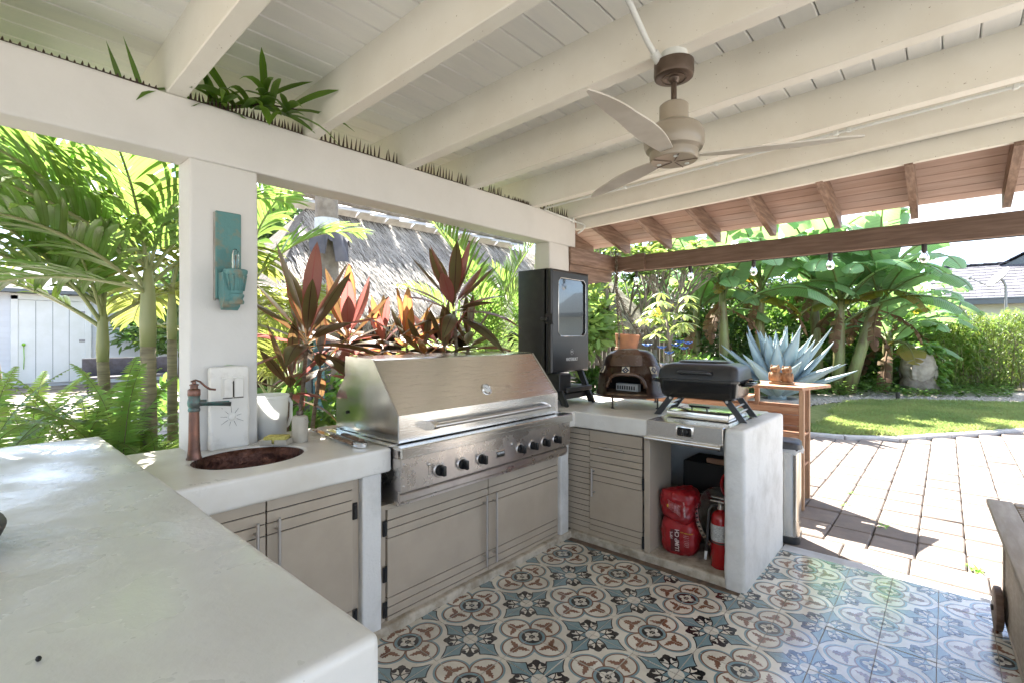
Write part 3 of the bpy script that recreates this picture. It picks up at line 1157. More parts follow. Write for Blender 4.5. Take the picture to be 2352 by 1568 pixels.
GT = lambda z1: [z1 - .045, z1 - .092, z1 - .138]
GB = lambda z0: [z0 + .042, z0 + .085, z0 + .130]
d = slat_door('door', sinkc, 'X', -.140, -1.790, -1.420, .045, .764, GT(.764) + GB(.045))
bar_handle(d, 'X', -.140, -1.757, .30, .694)
hinge(d, 'X', -.140, -1.408, .62)
hinge(d, 'X', -.140, -1.408, .14)
d = slat_door('door', sinkc, 'X', -.140, -2.165, -1.796, .045, .764, GT(.764) + GB(.045))
bar_handle(d, 'X', -.140, -1.838, .30, .694)

# ---- grill island: doors below the grill, ledge behind it
gisl = thing('grill_island', 'white masonry island with two wide taupe doors under the built-in grill', 'counter', (-.5, -.55, 0))
mb = MB()
plaster_box(mb, -.862, -.712, -1.2365, .139, .60, .884, r=.018, amp=.003, res=.06, seed=12)
mb.build('rear_ledge', 'counter', gisl, 50)
mb = MB()
plaster_box(mb, -.862, -.80, -1.2365, .139, 0, .598, r=.01, amp=.003, res=.09, seed=13)
mb.build('back_wall', 'masonry', gisl, 50)
mb = MB()
plaster_box(mb, -.60, -.124, .153, .246, .035, .80, r=.010, amp=.0035, res=.05, fr=7, seed=14)
mb.build('pillar', 'masonry', gisl, 50)
MB().box(-.50, -.138, -1.277, .150, .582, .606).build('support_rail', 'taupe_door', gisl)
MB().box(-.20, -.160, -1.276, -1.233, .04, .58).build('hinge_jamb', 'taupe_door', gisl)
d = slat_door('door', gisl, 'X', -.148, -1.229, -.541, .022, .577, [.523, .481, .436, .150, .105, .062])
bar_handle(d, 'X', -.148, -.583, .09, .496)
for z in (.49, .27, .10):
    hinge(d, 'X', -.150, -1.243, z)
d = slat_door('door', gisl, 'X', -.148, -.535, .150, .022, .577, [.523, .481, .436, .150, .105, .062])
bar_handle(d, 'X', -.148, -.500, .086, .493)

# ---- corner counter with drawers and the open bay
cc = thing('corner_counter', 'white plaster corner counter with taupe drawer unit and open storage bay', 'counter', (.1, .7, 0))
mb = MB()
plaster_box(mb, -.862, .461, .250, 1.145, .777, .887, r=.013, amp=.0025, res=.05, fr=4, seed=17)
mb.build('countertop', 'counter', cc, 60)
mb = MB()
plaster_box(mb, -.860, -.076, .1405, .285, .779, .8855, r=.012, amp=.002, res=.05, fr=4, seed=18)
mb.build('countertop_return', 'counter', cc, 60)
mb = MB()
plaster_box(mb, .44, .94, .935, 1.145, .790, .886, r=.016, amp=.002, res=.05, fr=4, seed=19)
mb.build('countertop_strip', 'counter', cc, 60)
mb = MB()
plaster_box(mb, .924, 1.037, .252, 1.098, -.03, .890, r=.020, amp=.005, res=.03, fr=7, seed=20)
mb.build('end_wall', 'masonry', cc, 60)
mb = MB()
plaster_box(mb, -.86, .93, 1.08, 1.145, 0, .78, r=.01, amp=.003, res=.09, seed=21)
mb.build('back_wall', 'masonry', cc, 50)
mb = MB()
plaster_box(mb, -.862, -.80, .14, 1.1, 0, .78, r=.01, amp=.003, res=.09, seed=22)
mb.build('side_wall', 'masonry', cc, 50)
mb = MB()
plaster_box(mb, -.14, .935, .262, 1.10, -.05, .048, r=.012, amp=.005, res=.05, fr=9, seed=23)
mb.build('plinth', 'curb_plaster', cc, 60)
louv = slat_door('slatted_panel', cc, 'Y', .290, -.172, .020, .048, .764, [.048 + .0377 * i for i in range(1, 19)])
dr = slat_door('drawer', cc, 'Y', .282, .026, .414, .560, .766, [.60, .645, .688])
bar_handle(dr, 'Y', .282, .118, .665, None, True, .303)
d = slat_door('door', cc, 'Y', .282, .026, .414, .048, .555, [.513, .466, .425, .16, .12, .082])
bar_handle(d, 'Y', .282, .062, .325, .513)
hinge(d, 'Y', .284, .424, .47)
hinge(d, 'Y', .284, .424, .10)
MB().rbox(.430, .468, .276, .60, .048, .776, .003, 1).build('bay_jamb', 'taupe_door', cc)
mb = MB()
mb.tube([(.80, 1.06, .78), (.795, 1.058, .70), (.78, 1.055, .62), (.78, 1.055, .50)], .008, 6)
mb.build('gas_pipe', 'satin', cc, 60)
# =================================================================== CEILING FITTINGS
cd = thing('conduit', 'thin white electrical conduit clipped along the rafter behind the fan', 'conduit', (-.7, .6, 2.46))
mb = MB()
pts = [(3.8, .640, zb(3.8) - .010)] + [(x, .640 + .0035 * math.sin(x * 7), zb(x) - .010 - .002 * math.sin(x * 5)) for x in [3.0, 2.2, 1.6, 1.1, .6, .2, -.2, -.5]]
pts += [(-.62, .645, 2.470), (-.672, .675, 2.466), (-.680, .78, 2.462), (-.679, .95, 2.456), (-.674, 1.10, 2.448), (-.655, 1.168, 2.436), (-.625, 1.186, 2.424), (-.60, 1.183, 2.40),
        (-.625, 1.178, 2.368), (-.672, 1.174, 2.345)]
mb.tube(pts, .0085, 8)
mb.build('pipe', 'conduit', cd, 60)
for x in (2.9, 2.1, 1.46, 1.40, .75, .1):
    MB().rbox(x - .011, x + .011, .626, .655, zb(x) - .021, zb(x) + .001, .003, 1).build('clip', 'conduit', cd)
MB().rbox(-.686, -.664, 1.085, 1.110, 2.432, 2.470, .003, 1).build('clip', 'conduit', cd)

FX, FY = 1.045, -.700
cd = thing('conduit', 'white conduit pipe running from the top edge down to the fan mount', 'conduit', (FX, FY, 2.5))
mb = MB()
mb.tube([(FX - .035, FY - .055, 2.500), (FX - .042, FY - .085, 2.515), (FX - .05, FY - .13, 2.545), (FX - .05, FY - .30, 2.640), (FX - .05, FY - .50, 2.725), (FX - .05, FY - .90, 2.742)], .0115, 10)
mb.build('pipe', 'conduit', cd, 60)
mb = MB()
mb.cyl((FX - .036, FY - .050, 2.494), (FX - .044, FY - .088, 2.518), .018, n=12)
mb.build('connector', 'conduit', cd, 40)

fan = thing('ceiling_fan', 'taupe three-blade ceiling fan hanging from a white rafter', 'ceiling fan', (FX, FY, 2.53))
MT = Matrix.Translation((FX, FY, 0))
mb = MB()
mb.lathe([(.052, 2.536), (.052, 2.490)], 24, 0, MT)
mb.build('mounting_box', 'conduit', fan, 40)
mb = MB()
mb.lathe([(.070, 2.500), (.0765, 2.496), (.0775, 2.452), (.074, 2.440), (.066, 2.436), (.048, 2.4355), (.048, 2.432), (.045, 2.432), (.045, 2.4355), (.024, 2.4345), (.021, 2.428), (.014, 2.420), (.001, 2.418)], 36, 0, MT)
mb.build('canopy', 'fan_bronze', fan, 40)
mb = MB()
mb.cyl((FX, FY, 2.43), (FX, FY, 2.31), .0112, n=12)
mb.build('down_rod', 'fan_bronze', fan, 40)
mb = MB()
mb.lathe([(.010, 2.334), (.048, 2.333), (.0555, 2.326), (.0555, 2.262), (.060, 2.257), (.080, 2.250), (.102, 2.236), (.1075, 2.230), (.1095, 2.222), (.110, 2.218), (.115, 2.208), (.1165, 2.190), (.115, 2.168),
          (.108, 2.150), (.098, 2.144), (.094, 2.140), (.094, 2.122), (.092, 2.110), (.088, 2.106), (.001, 2.105)], 44, 0, MT)
mb.build('motor_housing', 'fan_taupe', fan, 35)
mb = MB()
for k in range(5):
    a = 2 * PI * k / 5 + .3
    c_, s_ = math.cos(a), math.sin(a)
    mb.box(.01, .088, -.0012, .0012, 2.1030, 2.1055, 0, MT @ Matrix.Rotation(a, 4, 'Z'))
mb.build('seam', 'fan_bronze', fan)
for k in range(3):
    a = 2 * PI * (k + .5) / 3
    mb = MB()
    mb.lathe([(.009, 2.1055), (.009, 2.103), (.006, 2.103), (.006, 2.1046), (.003, 2.1046), (.003, 2.1026), (.0005, 2.1026)], 14, 0, Matrix.Translation((FX + .062 * math.cos(a), FY + .062 * math.sin(a), 0)))
    mb.build('screw', 'conduit', fan, 40)
for k, deg in enumerate((31, 156, 276)):
    a = math.radians(deg)
    mb = MB()
    n_ = 16
    vs_, fs = [], []
    for i in range(n_ + 1):
        t = i / n_
        r = .075 + .585 * t
        w = .020 + .024 * math.sin(PI * min(1, t * 1.25 + .02)) if t < .6 else .020 + .024 * math.sin(PI * min(1, .77)) * (1 - ((t - .6) / .4) ** 2.2) - .016 * ((t - .6) / .4) ** 3
        w = max(w, .004)
        tw = math.radians(9 - 6 * t)
        sweep = -.05 * t * t
        for s_ in (-1, 1):
            off = s_ * w
            for th in (.0028, -.0028):
                y_ = off * math.cos(tw) + sweep
                z_ = off * math.sin(tw) + th + 2.126 + .012 * t
                vs_.append(Matrix.Translation((FX, FY, 0)) @ Matrix.Rotation(a, 4, 'Z') @ Vector((r, y_, z_)))
    for i in range(n_):
        q = i * 4
        fs += [(q, q + 2, q + 6, q + 4), (q + 1, q + 5, q + 7, q + 3), (q, q + 4, q + 5, q + 1), (q + 2, q + 3, q + 7, q + 6)]
    fs += [(0, 1, 3, 2), (n_ * 4, n_ * 4 + 2, n_ * 4 + 3, n_ * 4 + 1)]
    mb.add(vs_, fs)
    mb.build('blade', 'fan_blade', fan, 40)

# ---- spike strips on the header, one per bay
mb = MB()
mb.lathe([(.0062, 0), (.0050, .02), (.0030, .048), (.0004, .075)], 7)
spike_me = mb.mesh('spike', 'spike_brown', 60)
bays = [(-2.50, -2.02, .022, 'first', .25), (-1.905, -1.38, .017, 'x', .62), (-1.285, -.755, .026, 'x', .95), (-.648, -.175, .026, 'x', 1.0), (-.078, .20, .022, 'x', .85),
        (.215, .53, .015, 'x', .42), (.665, 1.06, .028, 'x', .95)]
names = ['short brown spike strip on the header left of the first rafter', 'brown spike strip under the palm frond on the header', 'brown spike strip on the header above the sconce post opening',
         'tall brown spike strip on the header behind the grill, fourth bay', 'brown spike strip on the header next to the short-spiked strip', 'short close-set brown spike strip on the header before the conduit',
         'brown spike strip on the header end behind the conduit']
for (y0, y1, st, _, hs), nm in zip(bays, names):
    t = thing('spike_strip', nm, 'spike strip', (-.705, (y0 + y1) / 2, 2.478), group='bird spikes along the header')
    MB().box(-.722, -.697, y0, y1, 2.474, 2.481).build('base', 'spike_brown', t)
    y = y0 + .01
    while y < y1 - .005:
        if RND.random() < .07:
            y += st
            continue
        h = hs * (1.0 + RND.uniform(-.12, .12))
        o = bpy.data.objects.new('spike', spike_me)
        col.objects.link(o)
        o.parent = t
        o.location = Vector((-.709 + RND.uniform(-.003, .003), y, 2.480)) - t.location
        o.rotation_euler = (RND.gauss(0, .09), RND.uniform(-.05, .22), 0)
        o.scale = (1, 1, h)
        y += st

# ---- string light bulbs below the brown beam


def string_bulb(loc, label, k):
    t = thing('string_bulb', label, 'light bulb', loc, group='string light bulbs')
    x, y, z = loc
    M_ = Matrix.Translation(loc)
    mb = MB()
    mb.lathe([(.014, .0), (.016, -.012), (.016, -.05), (.013, -.056), (.001, -.057)], 14, 0, M_)
    mb.build('socket', 'rubber', t, 40)
    mb = MB()
    mb.lathe([(.012, -.055), (.016, -.065), (.026, -.085), (.029, -.10), (.026, -.118), (.014, -.132), (.001, -.135)], 16, 0, M_)
    mb.build('glass_bulb', 'clear_glass', t, True)
    mb = MB()
    mb.tube([(x, y, z - .057), (x + .003, y, z - .085), (x - .006, y, z - .105), (x + .006, y, z - .105), (x, y, z - .085)], .0016, 5)
    mb.build('filament', 'bulb_amber', t)


for k, (px, py, lab) in enumerate([(2123, 551, 'clear bulb hanging under the brown beam against open sky'), (1907, 577, 'clear bulb hanging under the brown beam in front of banana leaves'),
                                   (1731, 594, 'clear bulb under the brown beam beside the long drooping banana leaf'), (1586, 610, 'clear bulb under the brown beam above the blue flowers'),
                                   (1462, 632, 'clear bulb under the scalloped beam end beside the chain')]):
    d_ = at(px, py, 1)
    dirv = d_ - CAM
    tt = (1.91 - CAM.y) / dirv.y
    p = CAM + dirv * tt
    string_bulb((p.x, 1.91, 2.053), lab, k)
w = thing('string_light_cable', 'black string light cable stapled under the brown beam', 'cable', (0, 1.91, 2.05))
MB().tube([(-.58, 1.925, 2.050), (.3, 1.927, 2.049), (1.2, 1.926, 2.050), (2.2, 1.927, 2.049), (3.6, 1.926, 2.050)], .004, 6).build('cable', 'rubber', w)

# ---- chain and terracotta planter
HX, HY = -.625, 1.79
pot_z = 1.26
t = thing('hanging_planter', 'terracotta half-round planter with beaded band hanging on a rusty chain', 'planter', (HX, HY, 1.25))
M_ = Matrix.Translation((HX, HY, 0)) @ Matrix.Rotation(.09, 4, 'Y') @ Matrix.Translation((0, 0, -.02))
mb = MB()
mb.lathe([(.020, 1.245), (.075, 1.252), (.098, 1.275), (.107, 1.300), (.110, 1.312), (.104, 1.320), (.106, 1.345), (.114, 1.40), (.121, 1.44), (.122, 1.447), (.112, 1.447), (.10, 1.40), (.09, 1.30), (.01, 1.28)], 32, 0, M_, cap=False)
mb.build('bowl', 'terracotta', t, 35)
for k in range(18):
    a = 2 * PI * k / 18
    mb = MB()
    p = M_ @ Vector((.104 * math.cos(a), .104 * math.sin(a), 1.288))
    mb.sphere(p, .013, 8, 6)
    mb.build('bead', 'terracotta', t, True)


def chain(parent, p0, p1, link=.030, r=.0042, sag=0.0, zig=0.0):
    p0, p1 = Vector(p0), Vector(p1)
    n_ = max(1, int((p1 - p0).length / (link * .72)))
    d_ = (p1 - p0).normalized()
    u = d_.orthogonal().normalized()
    mb = MB()
    for i in range(n_):
        c = p0.lerp(p1, (i + .5) / n_) + Vector((0, 0, -sag * math.sin(PI * (i + .5) / n_)))
        ang = (PI / 2) * (i % 2) + .4
        uu = Matrix.Rotation(ang, 3, d_) @ u
        pts = []
        for q in range(10):
            a = 2 * PI * q / 10
            pts.append(c + d_ * (link / 2 * math.cos(a)) + uu * (link * .30 * math.sin(a)))
        mb.tube(pts, r, 5, closed=True)
    return mb.build('chain', 'rust_chain', parent, True)


chain(t, (HX, HY, 2.27), (HX, HY, 1.86), .034, .0055)
chain(t, (HX + .014, HY - .01, 2.12), (HX + .016, HY - .01, 1.84), .03, .005)
for a in (.3, 2.4, 4.5):
    e = M_ @ Vector((.124 * math.cos(a), .124 * math.sin(a), 1.45))
    chain(t, (HX, HY, 1.86), e, .028, .004)
    e2 = M_ @ Vector((.118 * math.cos(a), .118 * math.sin(a), 1.28))
    chain(t, e, e2, .026, .004)
for k in range(3):
    a0, a1 = (.3, 2.4, 4.5)[k], (2.4, 4.5, 6.58)[k]
    chain(t, M_ @ Vector((.115 * math.cos(a0), .115 * math.sin(a0), 1.285)), M_ @ Vector((.115 * math.cos(a1), .115 * math.sin(a1), 1.285)), .026, .004, sag=.04)

# =================================================================== GRILL
gr = thing('built_in_grill', 'large stainless built-in gas grill with seven black knobs and closed hood', 'grill', (-.35, -.55, .6))
GY0, GY1 = -1.236, .128
# firebox below, tucked into the island
MB().box(-.70, -.060, GY0 + .004, GY1 - .004, .612, .884).build('firebox', 'steel_worn', gr)
mb = MB()
mb.rbox(-.098, -.031, GY0, GY1, .684, .838, .003, 1)
mb.build('control_panel', 'steel_worn', gr)
mb = MB()
# landing ledge with turned-down front lip
mb.prism([(-.115, .888), (-.115, .884), (-.060, .876), (-.034, .876), (-.034, .843), (-.020, .840), (-.018, .886), (-.024, .8905), (-.100, .8905)], GY0 - .001, GY1 + .012, 'Y')
mb.build('landing_ledge', 'steel', gr)
mb = MB()
mb.prism([(-.120, .676), (-.120, .626), (-.050, .628), (-.047, .634), (-.047, .662), (-.052, .668), (-.075, .676)], GY0 + .008, GY1 - .01, 'Y')
mb.build('drip_tray', 'steel_worn', gr)
MB().box(-.71, -.115, GY0 - .012, GY0 + .040, .8855, .8925).build('side_flange', 'steel', gr)
MB().box(-.71, -.115, GY1 - .060, GY1 + .012, .8858, .8925).build('side_flange', 'steel', gr)
MB().box(-.712, -.66, GY0 + .02, GY1 - .02, .8856, .8925).build('rear_flange', 'steel', gr)
# hood: bent front plate, top, and side cheeks
LY0, LY1 = -1.200, .066
front = [(-.100, .897), (-.100, 1.027), (-.309, 1.286), (-.330, 1.292), (-.578, 1.300)]
inner = [(-.116, .897), (-.116, 1.021), (-.318, 1.272), (-.335, 1.276), (-.578, 1.284)]
mb = MB()
mb.prism(front + inner[::-1], LY0 + .004, LY1 - .004, 'Y')
hood = mb.build('hood', 'steel', gr)
cheek = [(-.098, .896), (-.098, 1.0275), (-.308, 1.288), (-.330, 1.294), (-.580, 1.3015), (-.588, 1.22), (-.575, 1.12), (-.545, 1.02), (-.50, .95), (-.445, .896)]
for y0, y1 in ((LY0 - .003, LY0 + .006), (LY1 - .006, LY1 + .003)):
    mb = MB()
    # subdivided plate so that the sheet metal can sag a little
    mb.prism(cheek, y0, y1, 'Y')
    mb.build('cheek', 'steel_side', hood)
mb = MB()
for (a, b_) in (((-.0965, .897), (-.0965, 1.028)), ((-.0965, 1.028), (-.307, 1.2895))):
    mb.tube([(a[0], LY0 - .004, a[1]), (b_[0], LY0 - .004, b_[1])], .0032, 6)
    mb.tube([(a[0], LY1 + .004, a[1]), (b_[0], LY1 + .004, b_[1])], .0032, 6)
mb.build('edge_trim', 'satin', hood, 60)
rear = [(-.42, .893), (-.705, .893), (-.705, 1.078), (-.586, 1.224), (-.50, 1.224), (-.42, 1.10)]
MB().prism(rear, LY0 + .012, LY1 - .012, 'Y').build('rear_housing', 'steel_side', gr)
mb = MB()
mb.cyl((-.557, LY0 - .010, 1.000), (-.557, LY0 + .01, 1.000), .009, n=10)
mb.build('pivot_screw', 'knob_black', hood, 40)
# hood handle on two brackets
mb = MB()
mb.cyl((-.040, -1.028, .962), (-.040, -.100, .962), .0125, n=18)
hd = mb.build('handle', 'satin', hood, 40)
for y in (-1.028, -.116):
    mb = MB()
    mb.prism([(-.1005, .935), (-.1005, .985), (-.070, .984), (-.034, .974), (-.028, .962), (-.034, .949), (-.050, .944)], y - .010, y + .026, 'Y')
    mb.build('bracket', 'chrome', hd, 30)
# thermometer on the sloped plate
nrm = Vector((.259, 0, .209)).normalized()
Mt = Matrix.Translation(Vector((-.158, -.545, 1.0995)) - Vector((0, 0, .0))) @ nrm.to_track_quat('Z', 'Y').to_matrix().to_4x4()
mb = MB()
mb.lathe([(.036, -.004), (.036, .004), (.033, .009), (.029, .010), (.027, .006)], 28, 0, Mt, cap=False)
th = mb.build('thermometer', 'chrome', hood, 35)
mb = MB()
mb.lathe([(.0275, .0055), (.001, .0060)], 24, 0, Mt, cap=False)
mb.build('dial', 'logo_white', th)
mb = MB()
mb.box(-.001, .001, -.002, .019, .0064, .0074, 0, Mt @ Matrix.Rotation(.8, 4, 'Z'))
for k in range(9):
    a = -2.2 + 4.4 * k / 8
    mb.box(-.0006, .0006, .021, .025, .0064, .0070, 0, Mt @ Matrix.Rotation(a, 4, 'Z'))
mb.build('needle', 'knob_black', th)
# knobs
for y, s in ((-1.006, 1.12), (-.853, 1.05), (-.713, 1.05), (-.391, 1.0), (-.274, 1.0), (-.155, 1.0), (-.036, 1.0)):
    Mk = Matrix.Translation((-.0305, y, .744)) @ Matrix.Rotation(PI / 2, 4, 'Y') @ Matrix.Diagonal((s, s, 1, 1))
    mb = MB()
    mb.lathe([(.0335, -.001), (.0335, .004), (.031, .006), (.027, .006), (.026, .003), (.02, .003)], 28, 0, Mk, cap=False)
    bz = mb.build('knob_bezel', 'gold_dull' if False else 'satin', gr, 35)
    mb = MB()
    mb.lathe([(.0245, .001), (.0245, .016), (.0225, .020), (.001, .021)], 24, 0, Mk)
    mb.rbox(-.0225, .0225, -.0085, .0085, .016, .046, .004, 2, 0, Mk @ Matrix.Rotation(RND.uniform(-.03, .03), 4, 'Z'))
    mb.build('knob', 'knob_black', bz, 35)
for (y, z) in ((-1.075, .786), (-.467, .784)):
    mb = MB()
    mb.lathe([(.0085, 0), (.0085, .006), (.005, .010), (.0005, .0105)], 14, 0, Matrix.Translation((-.0305, y, z)) @ Matrix.Rotation(PI / 2, 4, 'Y'))
    mb.build('igniter_button', 'satin', gr, True)
mb = MB()
mb.tube([(-.0295, -1.075, .776), (-.0295, -1.075, .735), (-.0295, -1.066, .735)], .0009, 4)
mb.build('printed_line', 'knob_black', gr)
for (y, z) in ((-1.222, .815), (-1.222, .712), (.112, .815), (.112, .712), (-.0, .80)):
    if y == 0:
        continue
    mb = MB()
    mb.sphere((-.030, y, z), .0048, 8, 6)
    mb.build('screw', 'chrome', gr, True)
mb = MB()
mb.rbox(-.033, -.0262, -.598, -.524, .726, .764, .003, 1)
bd = mb.build('badge', 'chrome', gr)
mb = MB()
mb.box(-.0265, -.0258, -.594, -.528, .7395, .7605)
mb.build('badge_field', 'knob_black', bd)
lettering('badge_lettering', 'VIKING', .0185, 'logo_white', bd, (-.0254, -.561, .7495), FACE_X, True, .95, .0004)
lettering('badge_lettering', 'PROFESSIONAL', .0075, 'knob_black', bd, (-.0258, -.561, .7328), FACE_X, False, 1.0, .0004)

# =================================================================== SIDE BURNER
sb = thing('side_burner', 'stainless drop-in side burner with covered top over the open bay', 'side burner', (.69, .55, .78))
mb = MB()
mb.rbox(.463, .922, .246, .930, .782, .8895, .003, 1)
body = mb.build('body', 'steel', sb)
MB().box(.925, .948, .275, .935, .8892, .8945).build('side_trim', 'steel', sb)
mb = MB()
mb.rbox(.505, .890, .440, .840, .8925, .936, .006, 2)
lid = mb.build('lid', 'steel_side', sb, 40)
mb = MB()
mb.cyl((.63, .50, .965), (.76, .50, .965), .006, n=8)
for x in (.648, .742):
    mb.cyl((x, .50, .935), (x, .50, .965), .0045, n=8)
mb.build('lid_handle', 'knob_black', lid, 40)
mb = MB()
mb.rbox(.650, .757, .2405, .249, .812, .878, .006, 2)
pl = mb.build('control_plate', 'chrome', sb, 40)
MB().rbox(.662, .745, .2385, .2415, .820, .870, .004, 1).build('control_face', 'black_gloss', pl)
Mk = Matrix.Translation((.705, .2385, .845)) @ Matrix.Rotation(PI / 2, 4, 'X')
mb = MB()
mb.lathe([(.0205, 0), (.0205, .012), (.018, .016), (.001, .017)], 22, 0, Mk)
mb.rbox(-.005, .005, -.019, .019, .013, .028, .002, 1, 0, Mk)
kn = mb.build('knob', 'knob_black', sb, 35)
MB().box(-.0008, .0008, .004, .018, .0282, .0288, 0, Mk).build('pointer', 'logo_white', kn)
mb = MB()
mb.cyl((.462, .224, .782), (.918, .224, .782), .0135, n=14)
mb.box(.466, .914, .222, .262, .776, .792)
mb.build('front_rail', 'chrome', sb, 40)
MB().rbox(.902, .9215, .220, .250, .764, .797, .003, 1).build('rail_bracket', 'knob_black', sb)

# =================================================================== SMOKER
sm = thing('smoker', 'tall black cabinet smoker with glass door on splayed legs at the counter corner', 'smoker', (-.52, .61, .885))
SX0, SX1, SY0, SY1, SZ0, SZ1 = -.684, -.392, .347, .868, 1.127, 1.918
mb = MB()
mb.rbox(SX0, SX1, SY0, SY1, SZ0, SZ1, .008, 2)
mb.build('cabinet', 'black_paint', sm, 40)
# door: chamfered edges, opening for the pane
mb = MB()
fr = [(SY0 + .004, SZ0 + .002), (SY1 - .002, SZ0 + .002), (SY1 - .002, SZ1 - .004), (SY0 + .004, SZ1 - .004)]
W0, W1, Z0, Z1 = SY0 + .085, SY1 - .060, 1.405, 1.852
ch = .030
win = [(W0 + ch, Z0), (W1 - ch, Z0), (W1, Z0 + ch), (W1, Z1 - ch), (W1 - ch, Z1), (W0 + ch, Z1), (W0, Z1 - ch), (W0, Z0 + ch)]
xd0, xd1 = -.388, -.350
cx_ = .022


def ring_faces(outer, inner_, x):
    # outer 4 corners, inner octagon: bottom, right, top, left
    vs_ = [(x, *p) for p in outer] + [(x, *p) for p in inner_]
    return vs_, [(0, 1, 5, 4), (1, 6, 5), (1, 2, 7, 6), (2, 8, 7), (2, 3, 9, 8), (3, 10, 9), (3, 0, 11, 10), (0, 4, 11)]


fo = [(fr[0][0] + cx_ * .6, fr[0][1] + cx_ * .6), (fr[1][0] - cx_, fr[1][1] + cx_ * .6), (fr[2][0] - cx_, fr[2][1] - cx_ * .8), (fr[3][0] + cx_ * .6, fr[3][1] - cx_ * .8)]
v1, f1 = ring_faces(fo, win, xd1)
mb.add(v1, f1)
vb = [(xd0, *p) for p in fr] + [(xd1 - .012, *p) for p in fr] + [(xd1, *p) for p in fo]
fb = []
for i in range(4):
    j = (i + 1) % 4
    fb += [(i, j, 4 + j, 4 + i), (4 + i, 4 + j, 8 + j, 8 + i)]
mb.add(vb, fb)
vi = [(xd1, *p) for p in win] + [(xd1 - .018, *p) for p in win]
mb.add(vi, [(i, (i + 1) % 8, 8 + (i + 1) % 8, 8 + i) for i in range(8)])
door = mb.build('door', 'black_satin', sm, 20)
MB().prism(win, xd1 - .016, xd1 - .012, 'X').build('pane', 'smoked_glass', door)
mb = MB()
mb.tube([(xd1 + .001, *p) for p in win], .0028, 5, closed=True)
mb.build('pane_trim', 'chrome', door, True)
mb = MB()
mb.tube([(xd1 + .0012, .611 + .0200 * math.cos(2 * PI * i / 28), 1.283 + .0215 * math.sin(2 * PI * i / 28)) for i in range(28)], .0009, 4, closed=True)
mb.build('logo_ring', 'logo_white', door)
lettering('logo_lettering', 'M', .026, 'logo_white', door, (xd1 + .001, .611, 1.283), FACE_X, False, .9)
lettering('logo_lettering', 'MASTERBUILT', .0345, 'logo_white', door, (xd1 + .001, .613, 1.226), FACE_X, True, .74)
mb = MB()
mb.rbox(-.405, -.338, SY0 - .006, SY0 + .020, 1.495, 1.575, .004, 1)
mb.rbox(-.435, -.375, SY0 - .030, SY0 - .004, 1.520, 1.548, .004, 1)
mb.build('latch', 'black_satin', sm, 40)
mb = MB()
mb.rbox(-.420, -.396, SY0 + .0, SY1, SZ0 + .0, SZ1 - .002, .003, 1)
mb.build('door_gasket', 'rubber', sm)
for (x, y, sx) in ((-.385, .415, 1), (-.385, .775, 1), (-.640, .415, -1), (-.640, .775, -1)):
    mb = MB()
    ex = .150 if sx > 0 else .05
    fy = -.055 if sx > 0 else 0
    vs_ = []
    for (z, dx, dy) in ((1.135, 0, 0), (.893, ex * sx, fy)):
        vs_ += [(x + dx - .026, y + dy - .012, z), (x + dx + .026, y + dy - .012, z), (x + dx + .026, y + dy + .012, z), (x + dx - .026, y + dy + .012, z)]
    mb.add(vs_, [(0, 3, 2, 1), (4, 5, 6, 7), (0, 1, 5, 4), (1, 2, 6, 5), (2, 3, 7, 6), (3, 0, 4, 7)])
    lg = mb.build('leg', 'black_paint', sm)
    MB().cyl((x + ex * sx + .012, y + fy, .8865), (x + ex * sx + .012, y + fy, .895), .012, n=10).build('foot', 'rubber', lg, 40)
mb = MB()
mb.rbox(-.60, -.290, .40, .79, .930, .972, .004, 1)
mb.rbox(-.60, -.262, .42, .77, .985, 1.02, .004, 1)
mb.build('ash_tray', 'black_paint', sm)
MB().rbox(-.47, -.28, .352, .50, 1.0, 1.126, .006, 1).build('fuel_box', 'black_paint', sm)

# =================================================================== PIZZA OVEN
OC = at(1449, 901, 3.74)
t = thing('pizza_oven', 'brown glazed ceramic dome pizza oven on a wire stand with arched mouth', 'pizza oven', (OC.x, OC.y, .886))
OX, OY = OC.x, OC.y
ang0 = math.atan2(CAM.y - OY, CAM.x - OX) - .16       # the mouth looks this way
bz = .972
prof = [(.262, bz), (.258, bz + .012), (.250, bz + .03), (.243, bz + .10), (.236, bz + .165), (.216, bz + .215), (.208, bz + .225), (.196, bz + .262), (.176, bz + .295), (.150, bz + .318), (.108, bz + .332), (.05, bz + .338), (.001, bz + .339)]


def prof_r(z):
    for (r0, z0), (r1, z1) in zip(prof, prof[1:]):
        if z0 <= z <= z1:
            return r0 + (r1 - r0) * (z - z0) / max(1e-6, z1 - z0)
    return 0


bm = bmesh.new()
n_ = 72
rows = []
mouth = .56
for (r, z) in prof:
    rows.append([bm.verts.new((OX + r * math.cos(ang0 + 2 * PI * j / n_), OY + r * math.sin(ang0 + 2 * PI * j / n_), z)) for j in range(n_)])
for i in range(len(rows) - 1):
    for j in range(n_):
        zc_ = (prof[i][1] + prof[i + 1][1]) / 2
        a = 2 * PI * (j + .5) / n_
        a = a - 2 * PI if a > PI else a
        zt = bz + .158 * math.sqrt(max(0, 1 - (abs(a) / .60) ** 4))
        if abs(a) < .60 and bz + .008 < zc_ < zt:
            continue
        bm.faces.new((rows[i][j], rows[i][(j + 1) % n_], rows[i + 1][(j + 1) % n_], rows[i + 1][j]))
bmesh.ops.solidify(bm, geom=list(bm.faces), thickness=.022)
mb = MB().bm(bm)
dome = mb.build('dome', 'ceramic_brown', t, 40)
mb = MB()
pts = []
for k in range(25):
    q = k / 24
    a = -.585 + 1.17 * q
    z = bz + .012 + .150 * max(0, 1 - (abs(a) / .605) ** 4) ** .5
    r = prof_r(z) + .006
    pts.append((OX + r * math.cos(ang0 + a), OY + r * math.sin(ang0 + a), z))
mb.tube(pts, .013, 8)
mb.build('mouth_rim', 'ceramic_brown', dome, True)
mb = MB()
